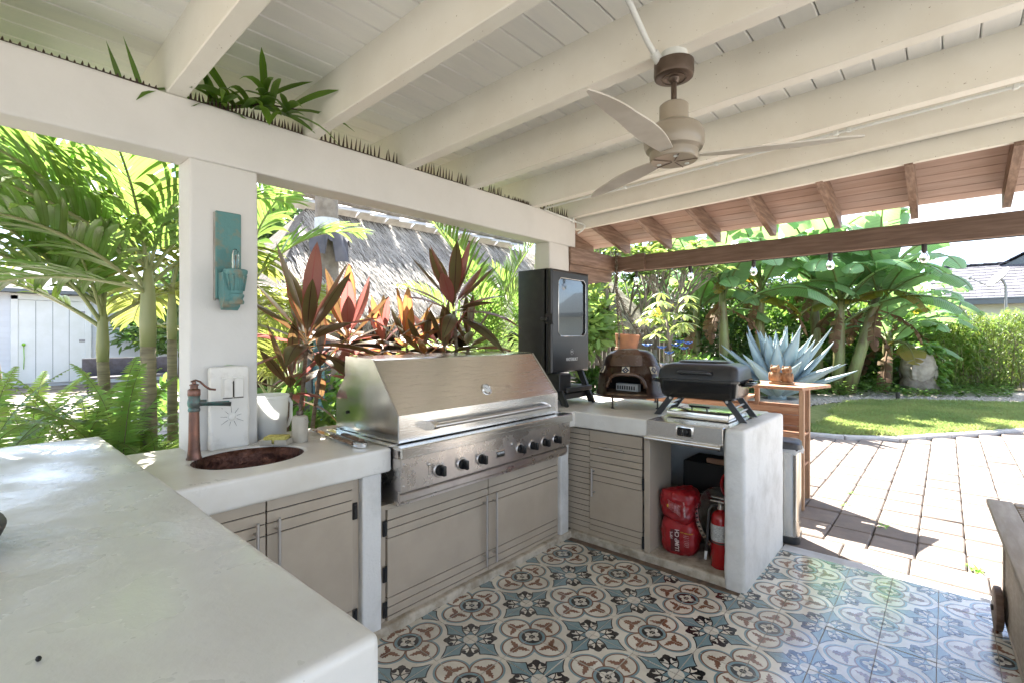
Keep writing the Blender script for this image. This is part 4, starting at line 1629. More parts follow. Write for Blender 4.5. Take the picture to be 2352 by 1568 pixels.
mb.lathe([(.21, bz + .004), (.21, bz + .018), (.001, bz + .018)], 32, 0, Matrix.Translation((OX, OY, 0)))
mb.build('baking_stone', 'fire_brick', t, 40)
mb = MB()
mb.lathe([(.205, bz + .02), (.205, bz + .16), (.16, bz + .24), (.001, bz + .27)], 32, 0, Matrix.Translation((OX, OY, 0)), cap=False)
bmq = mb
half = MB()
half.v, half.uv = bmq.v, bmq.uv
for f in bmq.f:
    c = sum((bmq.v[i] for i in f), Vector()) / len(f)
    d_ = Vector((c.x - OX, c.y - OY, 0))
    if d_.length > .02 and d_.normalized().dot(Vector((math.cos(ang0), math.sin(ang0), 0))) > .62 and c.z < bz + .2:
        continue
    half.f.append(f)
    half.mi.append(0)
half.build('soot_lining', 'soot', t, True)
# raised hood plate over the mouth
mb = MB()
vs_, fs = [], []
for k in range(13):
    a = -.52 + 1.04 * k / 12
    for (r, z) in ((.232, bz + .222), (.212, bz + .300), (.150, bz + .338)):
        vs_.append((OX + r * math.cos(ang0 + a), OY + r * math.sin(ang0 + a), z))
for k in range(12):
    for q in range(2):
        fs.append((k * 3 + q, k * 3 + 3 + q, k * 3 + 4 + q, k * 3 + 1 + q))
mb.add(vs_, fs)
bm = bmesh.new()
me = mb.mesh('tmp', 'ceramic_brown')
bm.from_mesh(me)
bmesh.ops.solidify(bm, geom=list(bm.faces), thickness=.03)
MB().bm(bm).build('brow', 'ceramic_brown', dome, 40)
for a in (.0, -.95, .92):
    z = bz + .190
    r = prof_r(z) + .003
    nrm = Vector((math.cos(ang0 + a), math.sin(ang0 + a), .45)).normalized()
    Mq = Matrix.Translation((OX + r * math.cos(ang0 + a), OY + r * math.sin(ang0 + a), z)) @ nrm.to_track_quat('Z', 'Y').to_matrix().to_4x4()
    MB().rbox(-.027, .027, -.027, .027, -.003, .004, .002, 1, 0, Mq).build('inset_tile', 'tile_cream', dome)
    tl = MB()
    tl.box(-.019, .019, -.019, .019, .0042, .0050, 0, Mq @ Matrix.Rotation(PI / 4, 4, 'Z'))
    tl = tl.build('tile_motif', 'navy', dome)
    mb = MB()
    for q in range(4):
        mb.sphere(Mq @ Vector((.0078 * math.cos(q * PI / 2), .0078 * math.sin(q * PI / 2), .0052)), .0042, 8, 4, 0, (1, 1, 1))
    mb.build('tile_flower', 'tile_cream', dome)
# wire stand
mb = MB()
mb.tube([(OX + .280 * math.cos(2 * PI * i / 40), OY + .280 * math.sin(2 * PI * i / 40), bz - .002) for i in range(40)], .0055, 7, closed=True)
mb.lathe([(.283, bz - .006), (.283, bz + .002), (.24, bz + .002)], 40, 0, Matrix.Translation((OX, OY, 0)), cap=False)
st = mb.build('stand_ring', 'ceramic_brown', t, 40)
for a in (-.35, .95, 2.5, 3.9):
    x, y = OX + .262 * math.cos(ang0 + a), OY + .262 * math.sin(ang0 + a)
    mb = MB()
    mb.cyl((x, y, .887), (x, y, bz), .0065, n=8)
    mb.lathe([(.013, .887), (.013, .893), (.007, .897)], 12, 0, Matrix.Translation((x, y, 0)))
    mb.build('leg', 'rubber', st, 40)
# a boxed utensil lies inside
mb = MB()
Mi = Matrix.Translation((OX, OY, 0)) @ Matrix.Rotation(ang0 + 1.2, 4, 'Z')
mb.rbox(-.12, .07, -.02, .03, bz + .0185, bz + .075, .003, 1, 0, Mi)
o = mb.build('burner_box', 'logo_white', None)
tag(o, 'small perforated white box lying inside the pizza oven mouth', 'box')
for k in range(8):
    mb = MB()
    mb.box(-.105 + .02 * k, -.095 + .02 * k, -.0225, -.0195, bz + .03, bz + .058, 0, Mi)
    mb.build('slot', 'soot', o)

# =================================================================== TABLETOP GRILL
t = thing('tabletop_grill', 'black portable tabletop grill with folding legs standing over the side burner', 'grill', (.69, .60, .89))
ang = math.radians(3.5)
MG = Matrix.Translation((.690, .605, 0)) @ Matrix.Rotation(ang, 4, 'Z')


def loft(mb, rings, n_corner=5, mi=0, M=None):
    """stack of rounded rectangles (hx, hy, r, z)"""
    vs_ = []
    m_ = 4 * n_corner
    for (hx, hy, r, z) in rings:
        for c in range(4):
            sx, sy = ((1, 1), (-1, 1), (-1, -1), (1, -1))[c]
            for k in range(n_corner):
                a = c * PI / 2 + (PI / 2) * k / (n_corner - 1)
                p = Vector((sx * (hx - r) + r * math.cos(a), sy * (hy - r) + r * math.sin(a), z))
                vs_.append(M @ p if M else p)
    fs = []
    for i in range(len(rings) - 1):
        for j in range(m_):
            fs.append((i * m_ + j, i * m_ + (j + 1) % m_, (i + 1) * m_ + (j + 1) % m_, (i + 1) * m_ + j))
    fs.append(tuple(range(m_))[::-1])
    fs.append(tuple(range((len(rings) - 1) * m_, len(rings) * m_)))
    mb.add(vs_, fs, mi)
    return mb


mb = MB()
loft(mb, [(.215, .165, .05, 1.022), (.232, .180, .05, 1.040), (.240, .188, .045, 1.125), (.250, .198, .045, 1.128), (.250, .198, .045, 1.140)], 6, 0, MG)
mb.build('base', 'black_gloss', t, 40)
mb = MB()
loft(mb, [(.248, .196, .045, 1.142), (.246, .194, .045, 1.150), (.240, .188, .05, 1.200), (.226, .174, .06, 1.222), (.190, .135, .06, 1.236), (.165, .105, .05, 1.238)], 6, 0, MG)
loft(mb, [(.165, .095, .08, 1.236), (.155, .085, .075, 1.250), (.12, .06, .055, 1.254)], 6, 0, MG)
lid = mb.build('lid', 'black_satin', t, 40)
mb = MB()
mb.tube([MG @ Vector(p) for p in ((-.095, -.190, 1.182), (-.093, -.225, 1.184), (-.075, -.232, 1.186), (0, -.234, 1.186), (.075, -.232, 1.186), (.093, -.225, 1.184), (.095, -.190, 1.182))], .011, 8)
mb.build('lid_handle', 'black_satin', lid, True)
for s_ in (-1, 1):
    mb = MB()
    mb.tube([MG @ Vector(p) for p in ((s_ * .242, -.10, 1.118), (s_ * .290, -.10, 1.122), (s_ * .300, -.085, 1.122), (s_ * .300, .085, 1.122), (s_ * .290, .10, 1.122), (s_ * .242, .10, 1.118))], .013, 8)
    mb.build('side_handle', 'black_gloss', t, True)
    for q in (-1, 1):
        mb = MB()
        a0, a1 = Vector((s_ * .165, q * .135, 1.028)), Vector((s_ * .262, q * .135, .8965))
        w = Vector((.023, 0, 0))
        th = Vector((0, .006, 0))
        vs_ = [MG @ (p + sx * w * k_ + sy * th) for p, k_ in ((a0, 1), (a1, .95)) for sx, sy in ((-1, -1), (1, -1), (1, 1), (-1, 1))]
        mb.add(vs_, [(0, 3, 2, 1), (4, 5, 6, 7), (0, 1, 5, 4), (1, 2, 6, 5), (2, 3, 7, 6), (3, 0, 4, 7)])
        lg = mb.build('leg', 'black_satin', t)
        MB().cyl(MG @ Vector((s_ * .172, q * .135 - .012, 1.012)), MG @ Vector((s_ * .172, q * .135 + .012, 1.012)), .009, n=10).build('pivot_bolt', 'chrome', lg, 40)
    mb = MB()
    for z, k_ in ((.975, .204), (.945, .226)):
        mb.cyl(MG @ Vector((s_ * k_, -.135, z)), MG @ Vector((s_ * k_, .135, z)), .006, n=8)
    mb.build('leg_brace', 'satin', t, 40)

# =================================================================== THINGS IN THE OPEN BAY


def crumple(mb, hx, hy, hz, c, seed, squash=1.0, amp=.035, fold=0):
    bm = bmesh.new()
    bmesh.ops.create_icosphere(bm, subdivisions=5, radius=1.0)
    for v in bm.verts:
        p = v.co.copy()
        e = 3.6
        k = (abs(p.x) ** e + abs(p.y) ** e + abs(p.z) ** e) ** (-1 / e)
        p = p * k
        q = Vector((p.x * hx, p.y * hy, p.z * hz))
        s_ = Vector((seed, seed * 1.7, seed * .3))
        n1 = noise.noise(q * 7 + s_)
        n2 = abs(noise.noise(q * 16 + s_)) - .25
        n3 = abs(noise.noise(q * 34 + s_)) - .25
        q += v.co.normalized() * (amp * n1 + amp * .55 * n2 + amp * .30 * n3)
        v.co = q + Vector(c)
    mb.bm(bm)
    return mb


bag = thing('charcoal_bag', 'lower red lump charcoal bag standing on the bay floor', 'bag', (.60, .43, .048), group='charcoal bags')
mb = crumple(MB(), .118, .088, .118, (.602, .430, .158), 3.3, amp=.022)
for v in mb.v:
    v.z = max(v.z, .0485)
mb.build('sack', 'red_bag', bag, 60)
# printed panels lie proud on the front of the sack


def patch(parent, name, mat, u0, u1, z0, z1, src, off=.0022, n=7):
    """printed field that follows the sack: rays from the front hit its surface"""
    from mathutils.bvhtree import BVHTree
    bvh = BVHTree.FromPolygons([v for v in src.v], src.f)
    vs_, ok = [], True
    for i in range(n + 1):
        for j in range(n + 1):
            x, z = u0 + (u1 - u0) * i / n, z0 + (z1 - z0) * j / n
            h = bvh.ray_cast(Vector((x, -.6, z)), Vector((0, 1, 0)))
            y = (h[0].y if h[0] else .45) - off
            vs_.append(Vector((x, y, z)))
    mb_ = MB()
    mb_.add(vs_, [(i * (n + 1) + j, (i + 1) * (n + 1) + j, (i + 1) * (n + 1) + j + 1, i * (n + 1) + j + 1) for i in range(n) for j in range(n)])
    return mb_.build(name, mat, parent, 60)


patch(bag, 'print_panel', 'bag_maroon', .575, .632, .075, .215, mb)


def drape(parent, txt, size, mat, cx__, cz__, src, rot=0.0, bold=False, sx=1.0, off=.0035):
    from mathutils.bvhtree import BVHTree
    bvh = BVHTree.FromPolygons([v for v in src.v], src.f)
    me = text_mesh(txt, size, 0.0, bold)
    R2 = Matrix.Rotation(rot, 2)
    for v in me.vertices:
        p = R2 @ Vector((v.co.x * sx, v.co.y))
        x, z = cx__ + p.x, cz__ + p.y
        h = bvh.ray_cast(Vector((x, -.6, z)), Vector((0, 1, 0)))
        y = (h[0].y if h[0] else .45) - off
        v.co = Vector((x, y, z)) - parent.location
    me.materials.clear()
    me.materials.append(MATS[mat])
    o = bpy.data.objects.new('print_lettering', me)
    col.objects.link(o)
    o.parent = parent
    return o


drape(bag, 'LUMP CH', .036, 'bag_print', .617, .150, mb, PI / 2, True, .9)
drape(bag, '100%', .024, 'bag_print', .583, .175, mb, PI / 2, True, .9)
drape(bag, 'SAFETY INSTRUCTIONS', .0095, 'bag_yellow', .672, .205, mb, 0, True, .72)
for k in range(7):
    drape(bag, 'iiiil liiil iilii iil', .0070, 'bag_print', .672, .190 - .011 * k, mb, 0, False, .9)
bag2 = thing('charcoal_bag', 'upper red charcoal bag folded over on top of the lower one', 'bag', (.60, .44, .27), group='charcoal bags')
mb = crumple(MB(), .112, .092, .098, (.596, .428, .352), 9.1, amp=.030)
for v in mb.v:
    k = (v.z - .27) / .17
    v.x += .018 * (k - .5) - .02 * max(0, k - .6)
mb.build('sack', 'red_bag', bag2, 60)
for k in range(9):
    x = .566 + .0085 * k
    drape(bag2, 'instant lump coal burns hot', .0075, 'bag_print', x, .365 - .004 * k, mb, -PI / 2 + .12, False, .78)
drape(bag2, 'LIGHTING INSTRUCTIONS', .0125, 'bag_print', .660, .345, mb, PI / 2 + .12, True, .62)
patch(bag2, 'print_spot', 'bag_yellow', .553, .562, .345, .362, mb, .003, 3)

t = thing('fire_extinguisher', 'red fire extinguisher with black hose against the end wall', 'fire extinguisher', (.862, .40, .048))
EX, EY = .862, .392
M_ = Matrix.Translation((EX, EY, 0))
mb = MB()
mb.lathe([(.050, .049), (.055, .055), (.055, .330), (.050, .352), (.034, .372), (.018, .380), (.018, .392)], 28, 0, M_)
mb.build('cylinder', 'red_gloss', t, 40)
mb = MB()
mb.lathe([(.0556, .210), (.0556, .305)], 28, 0, M_, cap=False)
mb.build('label_sleeve', 'label_white', t, True)
mb = MB()
mb.lathe([(.0562, .196), (.0562, .206)], 28, 0, M_, cap=False)
mb.build('strap', 'rubber', t, True)
mb = MB()
mb.lathe([(.020, .388), (.022, .395), (.022, .415), (.012, .425)], 14, 0, M_)
mb.rbox(EX - .06, EX + .03, EY - .010, EY + .010, .425, .436, .003, 1)
mb.rbox(EX - .055, EX + .03, EY - .009, EY + .009, .448, .457, .003, 1)
mb.build('valve', 'chrome', t, 40)
mb = MB()
mb.tube([(EX - .02, EY - .012, .408), (EX - .045, EY - .03, .405), (EX - .055, EY - .045, .38), (EX - .058, EY - .048, .30), (EX - .064, EY - .045, .20), (EX - .070, EY - .043, .135)], .0085, 8)
hs_ = mb.build('hose', 'rubber', t, True)
MB().cyl((EX - .070, EY - .043, .138), (EX - .076, EY - .042, .085), .0095, .0075, n=10).build('nozzle', 'logo_white', hs_, 40)

t = thing('grill_pan', 'round steel perforated grill pan leaning on edge beside the extinguisher', 'pan', (.81, .52, .05))
Mp = Matrix.Translation((.800, .560, .262)) @ Matrix.Rotation(math.radians(62), 4, 'Y') @ Matrix.Rotation(math.radians(20), 4, 'X')
mb = MB()
mb.lathe([(.195, .0), (.195, .030), (.188, .030), (.188, .004), (.001, .004)], 48, 0, Mp, cap=False)
pan = mb.build('pan', 'steel', t, 40)
for k in range(48):
    mb = MB()
    mb.box(.1925, .1965, -.0045, .0045, .006, .024, 0, Mp @ Matrix.Rotation(2 * PI * k / 48, 4, 'Z'))
    mb.build('slot', 'soot', pan)
o = MB()
o.tube([(.845 + .048 * math.cos(a), .60, .475 + .075 * math.sin(a)) for a in [PI * 1.35 - PI * 1.5 * i / 16 for i in range(17)]], .0105, 8)
o = o.build('red_handle', 'red_gloss', None, True)
tag(o, 'red curved handle sticking up above the grill pan', 'handle')
t = thing('storage_box', 'dark open box with brown rim at the back of the bay', 'box', (.66, .85, .05))
MB().rbox(.50, .80, .72, 1.0, .048, .56, .008, 1).build('box_body', 'soot', t)
mb = MB()
mb.rbox(.66, .805, .712, .735, .565, .60, .006, 1)
mb.build('rim', 'red_wood', t)
# =================================================================== SINK AREA
t = thing('sink', 'oval hammered dark copper sink sunk into the white counter', 'sink', (SC[0], SC[1], .70))
mb = MB()
prof = [(1.0, .882), (.985, .880), (.965, .84), (.90, .77), (.72, .715), (.40, .695), (.06, .690)]
vs_, fs = [], []
n_ = 56
for (k, z) in prof:
    for j in range(n_):
        a = 2 * PI * j / n_
        vs_.append((SC[0] + SA * k * math.cos(a) * .998, SC[1] + SB * k * math.sin(a) * .998, z))
for i in range(len(prof) - 1):
    for j in range(n_):
        fs.append((i * n_ + j, i * n_ + (j + 1) % n_, (i + 1) * n_ + (j + 1) % n_, (i + 1) * n_ + j))
fs.append(tuple(range((len(prof) - 1) * n_, len(prof) * n_)))
mb.add(vs_, fs)
mb.build('bowl', 'copper_hammered', t, 60)
mb = MB()
mb.lathe([(.030, .692), (.030, .697), (.020, .697), (.018, .693)], 20, 0, Matrix.Translation((SC[0], SC[1], 0)))
mb.build('drain', 'copper', t, 40)

FXX, FYY = -.545, -1.928
M_ = Matrix.Translation((FXX, FYY, 0))
t = thing('faucet', 'weathered copper vessel faucet with open spout and curved lever beside the sink', 'faucet', (FXX, FYY, .885))
mb = MB()
mb.lathe([(.0295, .884), (.0300, .888), (.0265, .897), (.0235, .920), (.0215, .96), (.0200, 1.06), (.0195, 1.090)], 24, 0, M_)
mb.build('column', 'copper', t, 40)
mb = MB()
mb.lathe([(.0215, 1.088), (.0235, 1.095), (.0215, 1.102), (.0200, 1.105), (.0245, 1.115), (.0255, 1.125), (.0240, 1.136), (.0215, 1.146), (.0225, 1.152), (.0230, 1.156)], 24, 0, M_)
mb.build('body', 'verdigris', t, 40)
mb = MB()
mb.lathe([(.0235, 1.156), (.0245, 1.160), (.0240, 1.180), (.0210, 1.184), (.0150, 1.186), (.0145, 1.198), (.0180, 1.200), (.0170, 1.204), (.0080, 1.206), (.0075, 1.216), (.004, 1.219)], 24, 0, M_)
mb.build('cap', 'copper', t, 40)
ddir = Vector((SC[0] - FXX, SC[1] - FYY, 0)).normalized()
ddir = Vector((.18, 1, 0)).normalized()
sd = Vector((ddir.y, -ddir.x, 0))
mb = MB()
vs_, fs = [], []
n_ = 9
for i in range(9):
    s_ = .018 + .118 * i / 8
    w_ = .013 + .012 * (i / 8) ** 1.4
    for j in range(n_):
        a = PI + PI * j / (n_ - 1)
        p = Vector((FXX, FYY, 1.124 - .002 * i / 8)) + ddir * s_ + sd * (w_ * math.cos(a)) + Vector((0, 0, w_ * .8 * math.sin(a)))
        vs_.append(p)
for i in range(8):
    for j in range(n_ - 1):
        fs.append((i * n_ + j, i * n_ + j + 1, (i + 1) * n_ + j + 1, (i + 1) * n_ + j))
me_ = MB()
me_.add(vs_, fs)
bm = bmesh.new()
bm.from_mesh(me_.mesh('tmp', 'verdigris'))
bmesh.ops.solidify(bm, geom=list(bm.faces), thickness=.0028)
mb.bm(bm)
mb.cyl(Vector((FXX, FYY, 1.124)), Vector((FXX, FYY, 1.123)) + ddir * .045, .0145, .0135, n=12)
mb.build('spout', 'verdigris', t, 50)
mb = MB()
P0 = Vector((FXX, FYY, 1.216))
mb.tube([P0 - ddir * .012, P0 + ddir * .006 + Vector((0, 0, .006)), P0 + ddir * .022 + Vector((0, 0, -.002)), P0 + ddir * .040 + Vector((0, 0, -.022)), P0 + ddir * .058 + Vector((0, 0, -.036)), P0 + ddir * .080 + Vector((0, 0, -.040))],
        [.0045, .0052, .0055, .0060, .0066, .0060], 8, flat=.75)
mb.build('lever', 'copper', t, True)

# plaster outlet box on the post
t = thing('outlet_box', 'white plastered outlet box on the post with two flip covers and a sun relief', 'outlet box', (-.66, -1.745, .885))
mb = MB()
plaster_box(mb, -.688, -.642, -1.838, -1.668, .884, 1.268, r=.014, amp=.003, res=.03, fr=14, seed=31)
mb.build('housing', 'outlet_white', t, 60)
mb = MB()
mb.rbox(-.645, -.636, -1.792, -1.695, 1.118, 1.222, .003, 1)
pl = mb.build('cover_plate', 'outlet_white', t)
for y0, y1 in ((-1.786, -1.747), (-1.740, -1.700)):
    mb = MB()
    mb.rbox(-.637, -.626, y0, y1, 1.124, 1.214, .003, 1)
    mb.build('flip_cover', 'outlet_white', pl)
    MB().box(-.6365, -.634, y0 - .002, y1 + .001, 1.120, 1.1235).build('cover_gap', 'soot', pl)
MB().box(-.6362, -.633, -1.7465, -1.7405, 1.125, 1.20).build('cover_gap', 'soot', pl)
mb = MB()
mb.sphere((-.641, -1.747, 1.032), .017, 16, 8, 0, (.35, 1, 1))
sn = mb.build('sun_disc', 'outlet_white', t, True)
for k in range(9):
    a = 2 * PI * k / 9 + .25
    L_ = .020 + .014 * ((k * 7) % 3) / 2
    c_, s_ = math.cos(a), math.sin(a)
    mb = MB()
    p0 = Vector((-.6400, -1.747 + .022 * c_, 1.032 + .022 * s_))
    p1 = Vector((-.6405, -1.747 + (.022 + L_) * c_, 1.032 + (.022 + L_) * s_))
    mb.tube([p0, p1], [.0009, .0005], 5)
    mb.build('sun_ray', 'stone_dark', sn)
mb = MB()
mb.blade((-.66, -1.775, 1.272), (0.1, 1, .12), (1, 0, 0), .05, .010, 5, .3, .2)
mb.blade((-.66, -1.74, 1.271), (0.1, -.6, .25), (1, 0, 0), .03, .008, 4, .6, .2)
o = mb.build('fallen_leaf', 'lime', None)
tag(o, 'bright green leaf scrap lying on top of the outlet box', 'leaf')

# sconce
t = thing('wall_sconce', 'weathered teal carved wood sconce with clear tube bulb on the post', 'wall lamp', (-.69, -1.75, 1.53))
mb = MB()
mb.rbox(-.690, -.672, -1.806, -1.695, 1.580, 1.990, .004, 1)
mb.build('back_board', 'teal_wood', t)
MB().rbox(-.6895, -.676, -1.811, -1.803, 1.572, 1.985, .002, 1).build('side_strip', 'grey_wood', t)
# bracket: curved corbel under a fluted cup
mb = MB()
mb.prism([(-.672, 1.70), (-.610, 1.70), (-.600, 1.63), (-.595, 1.575), (-.612, 1.545), (-.64, 1.528), (-.672, 1.60)], -1.795, -1.722, 'Y')
br = mb.build('corbel', 'teal_wood', t)
Mc = Matrix.Translation((-.612, -1.742, 0))
mb = MB()
mb.lathe([(.012, 1.553), (.034, 1.556), (.037, 1.566), (.030, 1.580), (.036, 1.592), (.036, 1.600), (.030, 1.604), (.034, 1.625), (.044, 1.690), (.050, 1.700), (.051, 1.712), (.046, 1.716), (.030, 1.716), (.029, 1.70), (.001, 1.70)], 24, 0, Mc)
cup = mb.build('cup', 'teal_wood', t, 35)
for k in range(12):
    a = 2 * PI * k / 12
    mb = MB()
    mb.tube([(-.612 + .0345 * math.cos(a), -1.742 + .0345 * math.sin(a), 1.618), (-.612 + .0455 * math.cos(a), -1.742 + .0455 * math.sin(a), 1.690)], .0042, 6)
    mb.build('flute', 'teal_wood', cup, True)
mb = MB()
mb.lathe([(.0120, 1.704), (.0150, 1.718), (.0152, 1.785), (.0120, 1.802), (.0060, 1.810), (.0004, 1.812)], 20, 0, Mc)
bulb = mb.build('tube_bulb', 'clear_glass', t, True)
mb = MB()
mb.tube([(-.612, -1.742, 1.71), (-.610, -1.742, 1.74), (-.609, -1.7445, 1.78), (-.615, -1.7405, 1.745), (-.612, -1.7395, 1.785)], .0011, 5)
mb.build('filament', 'bulb_amber', bulb)

# bucket, soap dish, sponge, dispenser, tongs
m, nt, N, L, b = _nt('milky')
b.inputs['Base Color'].default_value = (.86, .87, .86, 1)
b.inputs['Roughness'].default_value = .4
b.inputs['Subsurface Weight'].default_value = 0.0
tr_ = N.new('ShaderNodeBsdfTranslucent')
tr_.inputs['Color'].default_value = (.86, .88, .87, 1)
tp_ = N.new('ShaderNodeBsdfTransparent')
mx1 = N.new('ShaderNodeMixShader')
mx1.inputs['Fac'].default_value = .5
mx2 = N.new('ShaderNodeMixShader')
mx2.inputs['Fac'].default_value = .22
L.new(b.outputs['BSDF'], mx1.inputs[1])
L.new(tr_.outputs['BSDF'], mx1.inputs[2])
L.new(mx1.outputs['Shader'], mx2.inputs[1])
L.new(tp_.outputs['BSDF'], mx2.inputs[2])
L.new(mx2.outputs['Shader'], N['Material Output'].inputs['Surface'])
MATS['milky'] = m
BX, BY = -.762, -1.522
t = thing('plastic_canister', 'milky white plastic canister half filled, standing behind the post', 'canister', (BX, BY, .886))
M_ = Matrix.Translation((BX, BY, 0))
mb = MB()
mb.lathe([(.068, .887), (.074, .892), (.080, 1.00), (.085, 1.090), (.089, 1.094), (.089, 1.106), (.085, 1.108), (.082, 1.09), (.077, 1.0), (.070, .896), (.001, .895)], 32, 0, M_)
mb.build('wall', 'milky', t, 40)
mb = MB()
mb.lathe([(.066, .897), (.073, .97), (.0735, .995), (.03, 1.002), (.001, 1.003)], 28, 0, M_)
mb.build('contents', 'tea_brown', t, 50)
mb = MB()
mb.tube([(BX + .03, BY + .078, 1.085), (BX + .034, BY + .092, 1.06), (BX + .034, BY + .090, .99), (BX + .03, BY + .078, .945), (BX + .01, BY + .078, .935)], [.008] * 5, 8)
mb.build('grip', 'milky', t, True)

Ms = Matrix.Translation((-.575, -1.568, 0)) @ Matrix.Rotation(math.radians(44), 4, 'Z')
t = thing('soap_dish', 'square cream stone soap dish with a notch beside the sink', 'soap dish', (-.575, -1.568, .886))
mb = MB()
mb.rbox(-.064, .064, -.050, .050, .8865, .895, .003, 1, 0, Ms)
mb.rbox(-.064, -.056, -.050, .050, .893, .914, .002, 1, 0, Ms)
mb.rbox(.056, .064, -.050, .050, .893, .914, .002, 1, 0, Ms)
mb.rbox(-.058, .058, .042, .050, .893, .914, .002, 1, 0, Ms)
mb.rbox(-.058, -.006, -.050, -.042, .893, .914, .002, 1, 0, Ms)
mb.rbox(.006, .058, -.050, -.042, .893, .914, .002, 1, 0, Ms)
mb.build('tray', 'stone_cream', t)
o = MB()
o.rbox(-.052, .050, -.036, .036, .8955, .927, .005, 2, 0, Ms @ Matrix.Rotation(.05, 4, 'Z'))
o = o.build('sponge', 'sponge', None, 40)
tag(o, 'yellow porous sponge lying in the stone soap dish', 'sponge')

DX, DY = -.545, -1.470
M_ = Matrix.Translation((DX, DY, 0)) @ Matrix.Rotation(.4, 4, 'Z')
t = thing('soap_dispenser', 'cream speckled stone soap dispenser with bronze pump beside the grill', 'soap dispenser', (DX, DY, .886))
mb = MB()
loft(mb, [(.036, .030, .024, .887), (.037, .031, .025, .90), (.037, .031, .025, 1.000), (.034, .028, .022, 1.012), (.020, .018, .015, 1.018)], 7, 0, M_)
mb.build('bottle', 'stone_cream', t, 40)
mb = MB()
mb.lathe([(.0155, 1.016), (.0165, 1.020), (.0165, 1.036), (.0150, 1.040), (.006, 1.041), (.0055, 1.062), (.008, 1.063), (.0078, 1.076), (.006, 1.078)], 18, 0, M_)
mb.tube([M_ @ Vector((0, 0, 1.070)), M_ @ Vector((-.018, -.004, 1.072)), M_ @ Vector((-.034, -.008, 1.066))], .004, 8)
mb.build('pump', 'fan_bronze', t, 40)

pm('tong_wood', (0.105, 0.055, 0.028), .6, c2=(.24, .15, .09), ns=9, nd=6, stretch=(2, 2, 2), bump=.3, bs=50)


def tong_arm(parent, p0, p1, w):
    p0, p1 = Vector(p0), Vector(p1)
    d_ = (p1 - p0).normalized()
    s_ = Vector((-d_.y, d_.x, 0))
    up = Vector((0, 0, 1))
    Mx = Matrix.Translation(p0) @ Matrix((d_, s_, up)).transposed().to_4x4()
    L_ = (p1 - p0).length
    mb = MB()
    mb.prism([(0, -w * 1.3), (L_ * .10, -w * 1.5), (L_ * .42, -w), (L_, -w * .95), (L_, w * .95), (L_ * .42, w), (L_ * .05, w * 1.5)], -.0012, .0012, 'Z', 0, Mx)
    arm = mb.build('arm', 'chrome', parent)
    mb = MB()
    mb.rbox(L_ * .44, L_ * .93, -w * 1.15, w * 1.15, .001, .011, .003, 2, 0, Mx)
    gp_ = mb.build('grip', 'tong_wood', arm, 40)
    for k in (.50, .68, .88):
        mb = MB()
        mb.lathe([(.0038, .0105), (.0036, .0122), (.0005, .0126)], 10, 0, Mx @ Matrix.Translation((L_ * k, 0, 0)))
        mb.build('rivet', 'chrome', gp_, True)


t = thing('tongs', 'wood handled steel barbecue tongs lying on the counter beside the grill', 'tongs', (-.42, -1.30, .888))
tong_arm(t, (-.705, -1.318, .902), (-.215, -1.352, .893), .0125)
tong_arm(t, (-.640, -1.270, .905), (-.225, -1.305, .899), .0125)
mb = MB()
pts = [(-.235, -1.360, .896)] + [(-.195 + .016 * math.sin(PI * k / 8), -1.352 + .044 * k / 8, .896) for k in range(9)] + [(-.235, -1.302, .896)]
vs_ = []
for p in pts:
    vs_ += [(p[0], p[1], .887), (p[0], p[1], .908)]
mb.add(vs_, [(2 * i, 2 * i + 2, 2 * i + 3, 2 * i + 1) for i in range(len(pts) - 1)])
bm = bmesh.new()
bm.from_mesh(mb.mesh('tmp', 'chrome'))
bmesh.ops.solidify(bm, geom=list(bm.faces), thickness=.002)
MB().bm(bm).build('spring_bow', 'chrome', t, 50)

# bar: dark stone bowl at the picture edge, seed
t = thing('stone_bowl', 'dark weathered stone dish with rusty patches at the left end of the bar', 'bowl', (.31, -2.60, .98))
mb = MB()
bm = bmesh.new()
bmesh.ops.create_icosphere(bm, subdivisions=4, radius=1.0)
for v in bm.verts:
    p = v.co.copy()
    e = 3.0
    k = (abs(p.x) ** e + abs(p.y) ** e + abs(p.z) ** e) ** (-1 / e)
    p = p * k
    taper = .80 + .20 * p.z
    v.co = Vector((.40 + p.x * .135 * taper, -2.640 + p.y * .130 * taper, 1.012 + p.z * .034)) + noise.noise_vector(p * 2.2) * .006
mb.bm(bm)
mb.build('dish', 'stone_dark', t, 60)
mb = MB()
mb.sphere((.959, -2.525, .9835), .0042, 8, 6, 0, (1.7, .8, .6))
o = mb.build('seed', 'soot', None, True)
tag(o, 'tiny black seed lying on the white bar top', 'seed')

# palm frond resting on the header is in the garden part

# =================================================================== BIN, WOODEN BAR, OWL, TEAK CART
t = thing('trash_bin', 'tall steel pedal bin with dark lid behind the end of the counter', 'bin', (.965, 1.25, -.01))
Mb = Matrix.Translation((.955, 1.262, 0)) @ Matrix.Rotation(.12, 4, 'Z')
mb = MB()
loft(mb, [(.150, .108, .05, -.010), (.152, .110, .05, .0), (.152, .110, .05, .040)], 7, 0, Mb)
mb.build('base', 'plastic_grey', t, 40)
mb = MB()
loft(mb, [(.149, .107, .05, .040), (.149, .107, .05, .622)], 7, 0, Mb)
mb.build('shell', 'bin_steel', t, 40)
mb = MB()
loft(mb, [(.155, .113, .05, .622), (.155, .113, .05, .632), (.153, .111, .05, .668), (.140, .098, .05, .682), (.11, .07, .05, .686)], 7, 0, Mb)
mb.build('lid', 'plastic_grey', t, 40)
mb = MB()
vs_ = []
n_ = 28
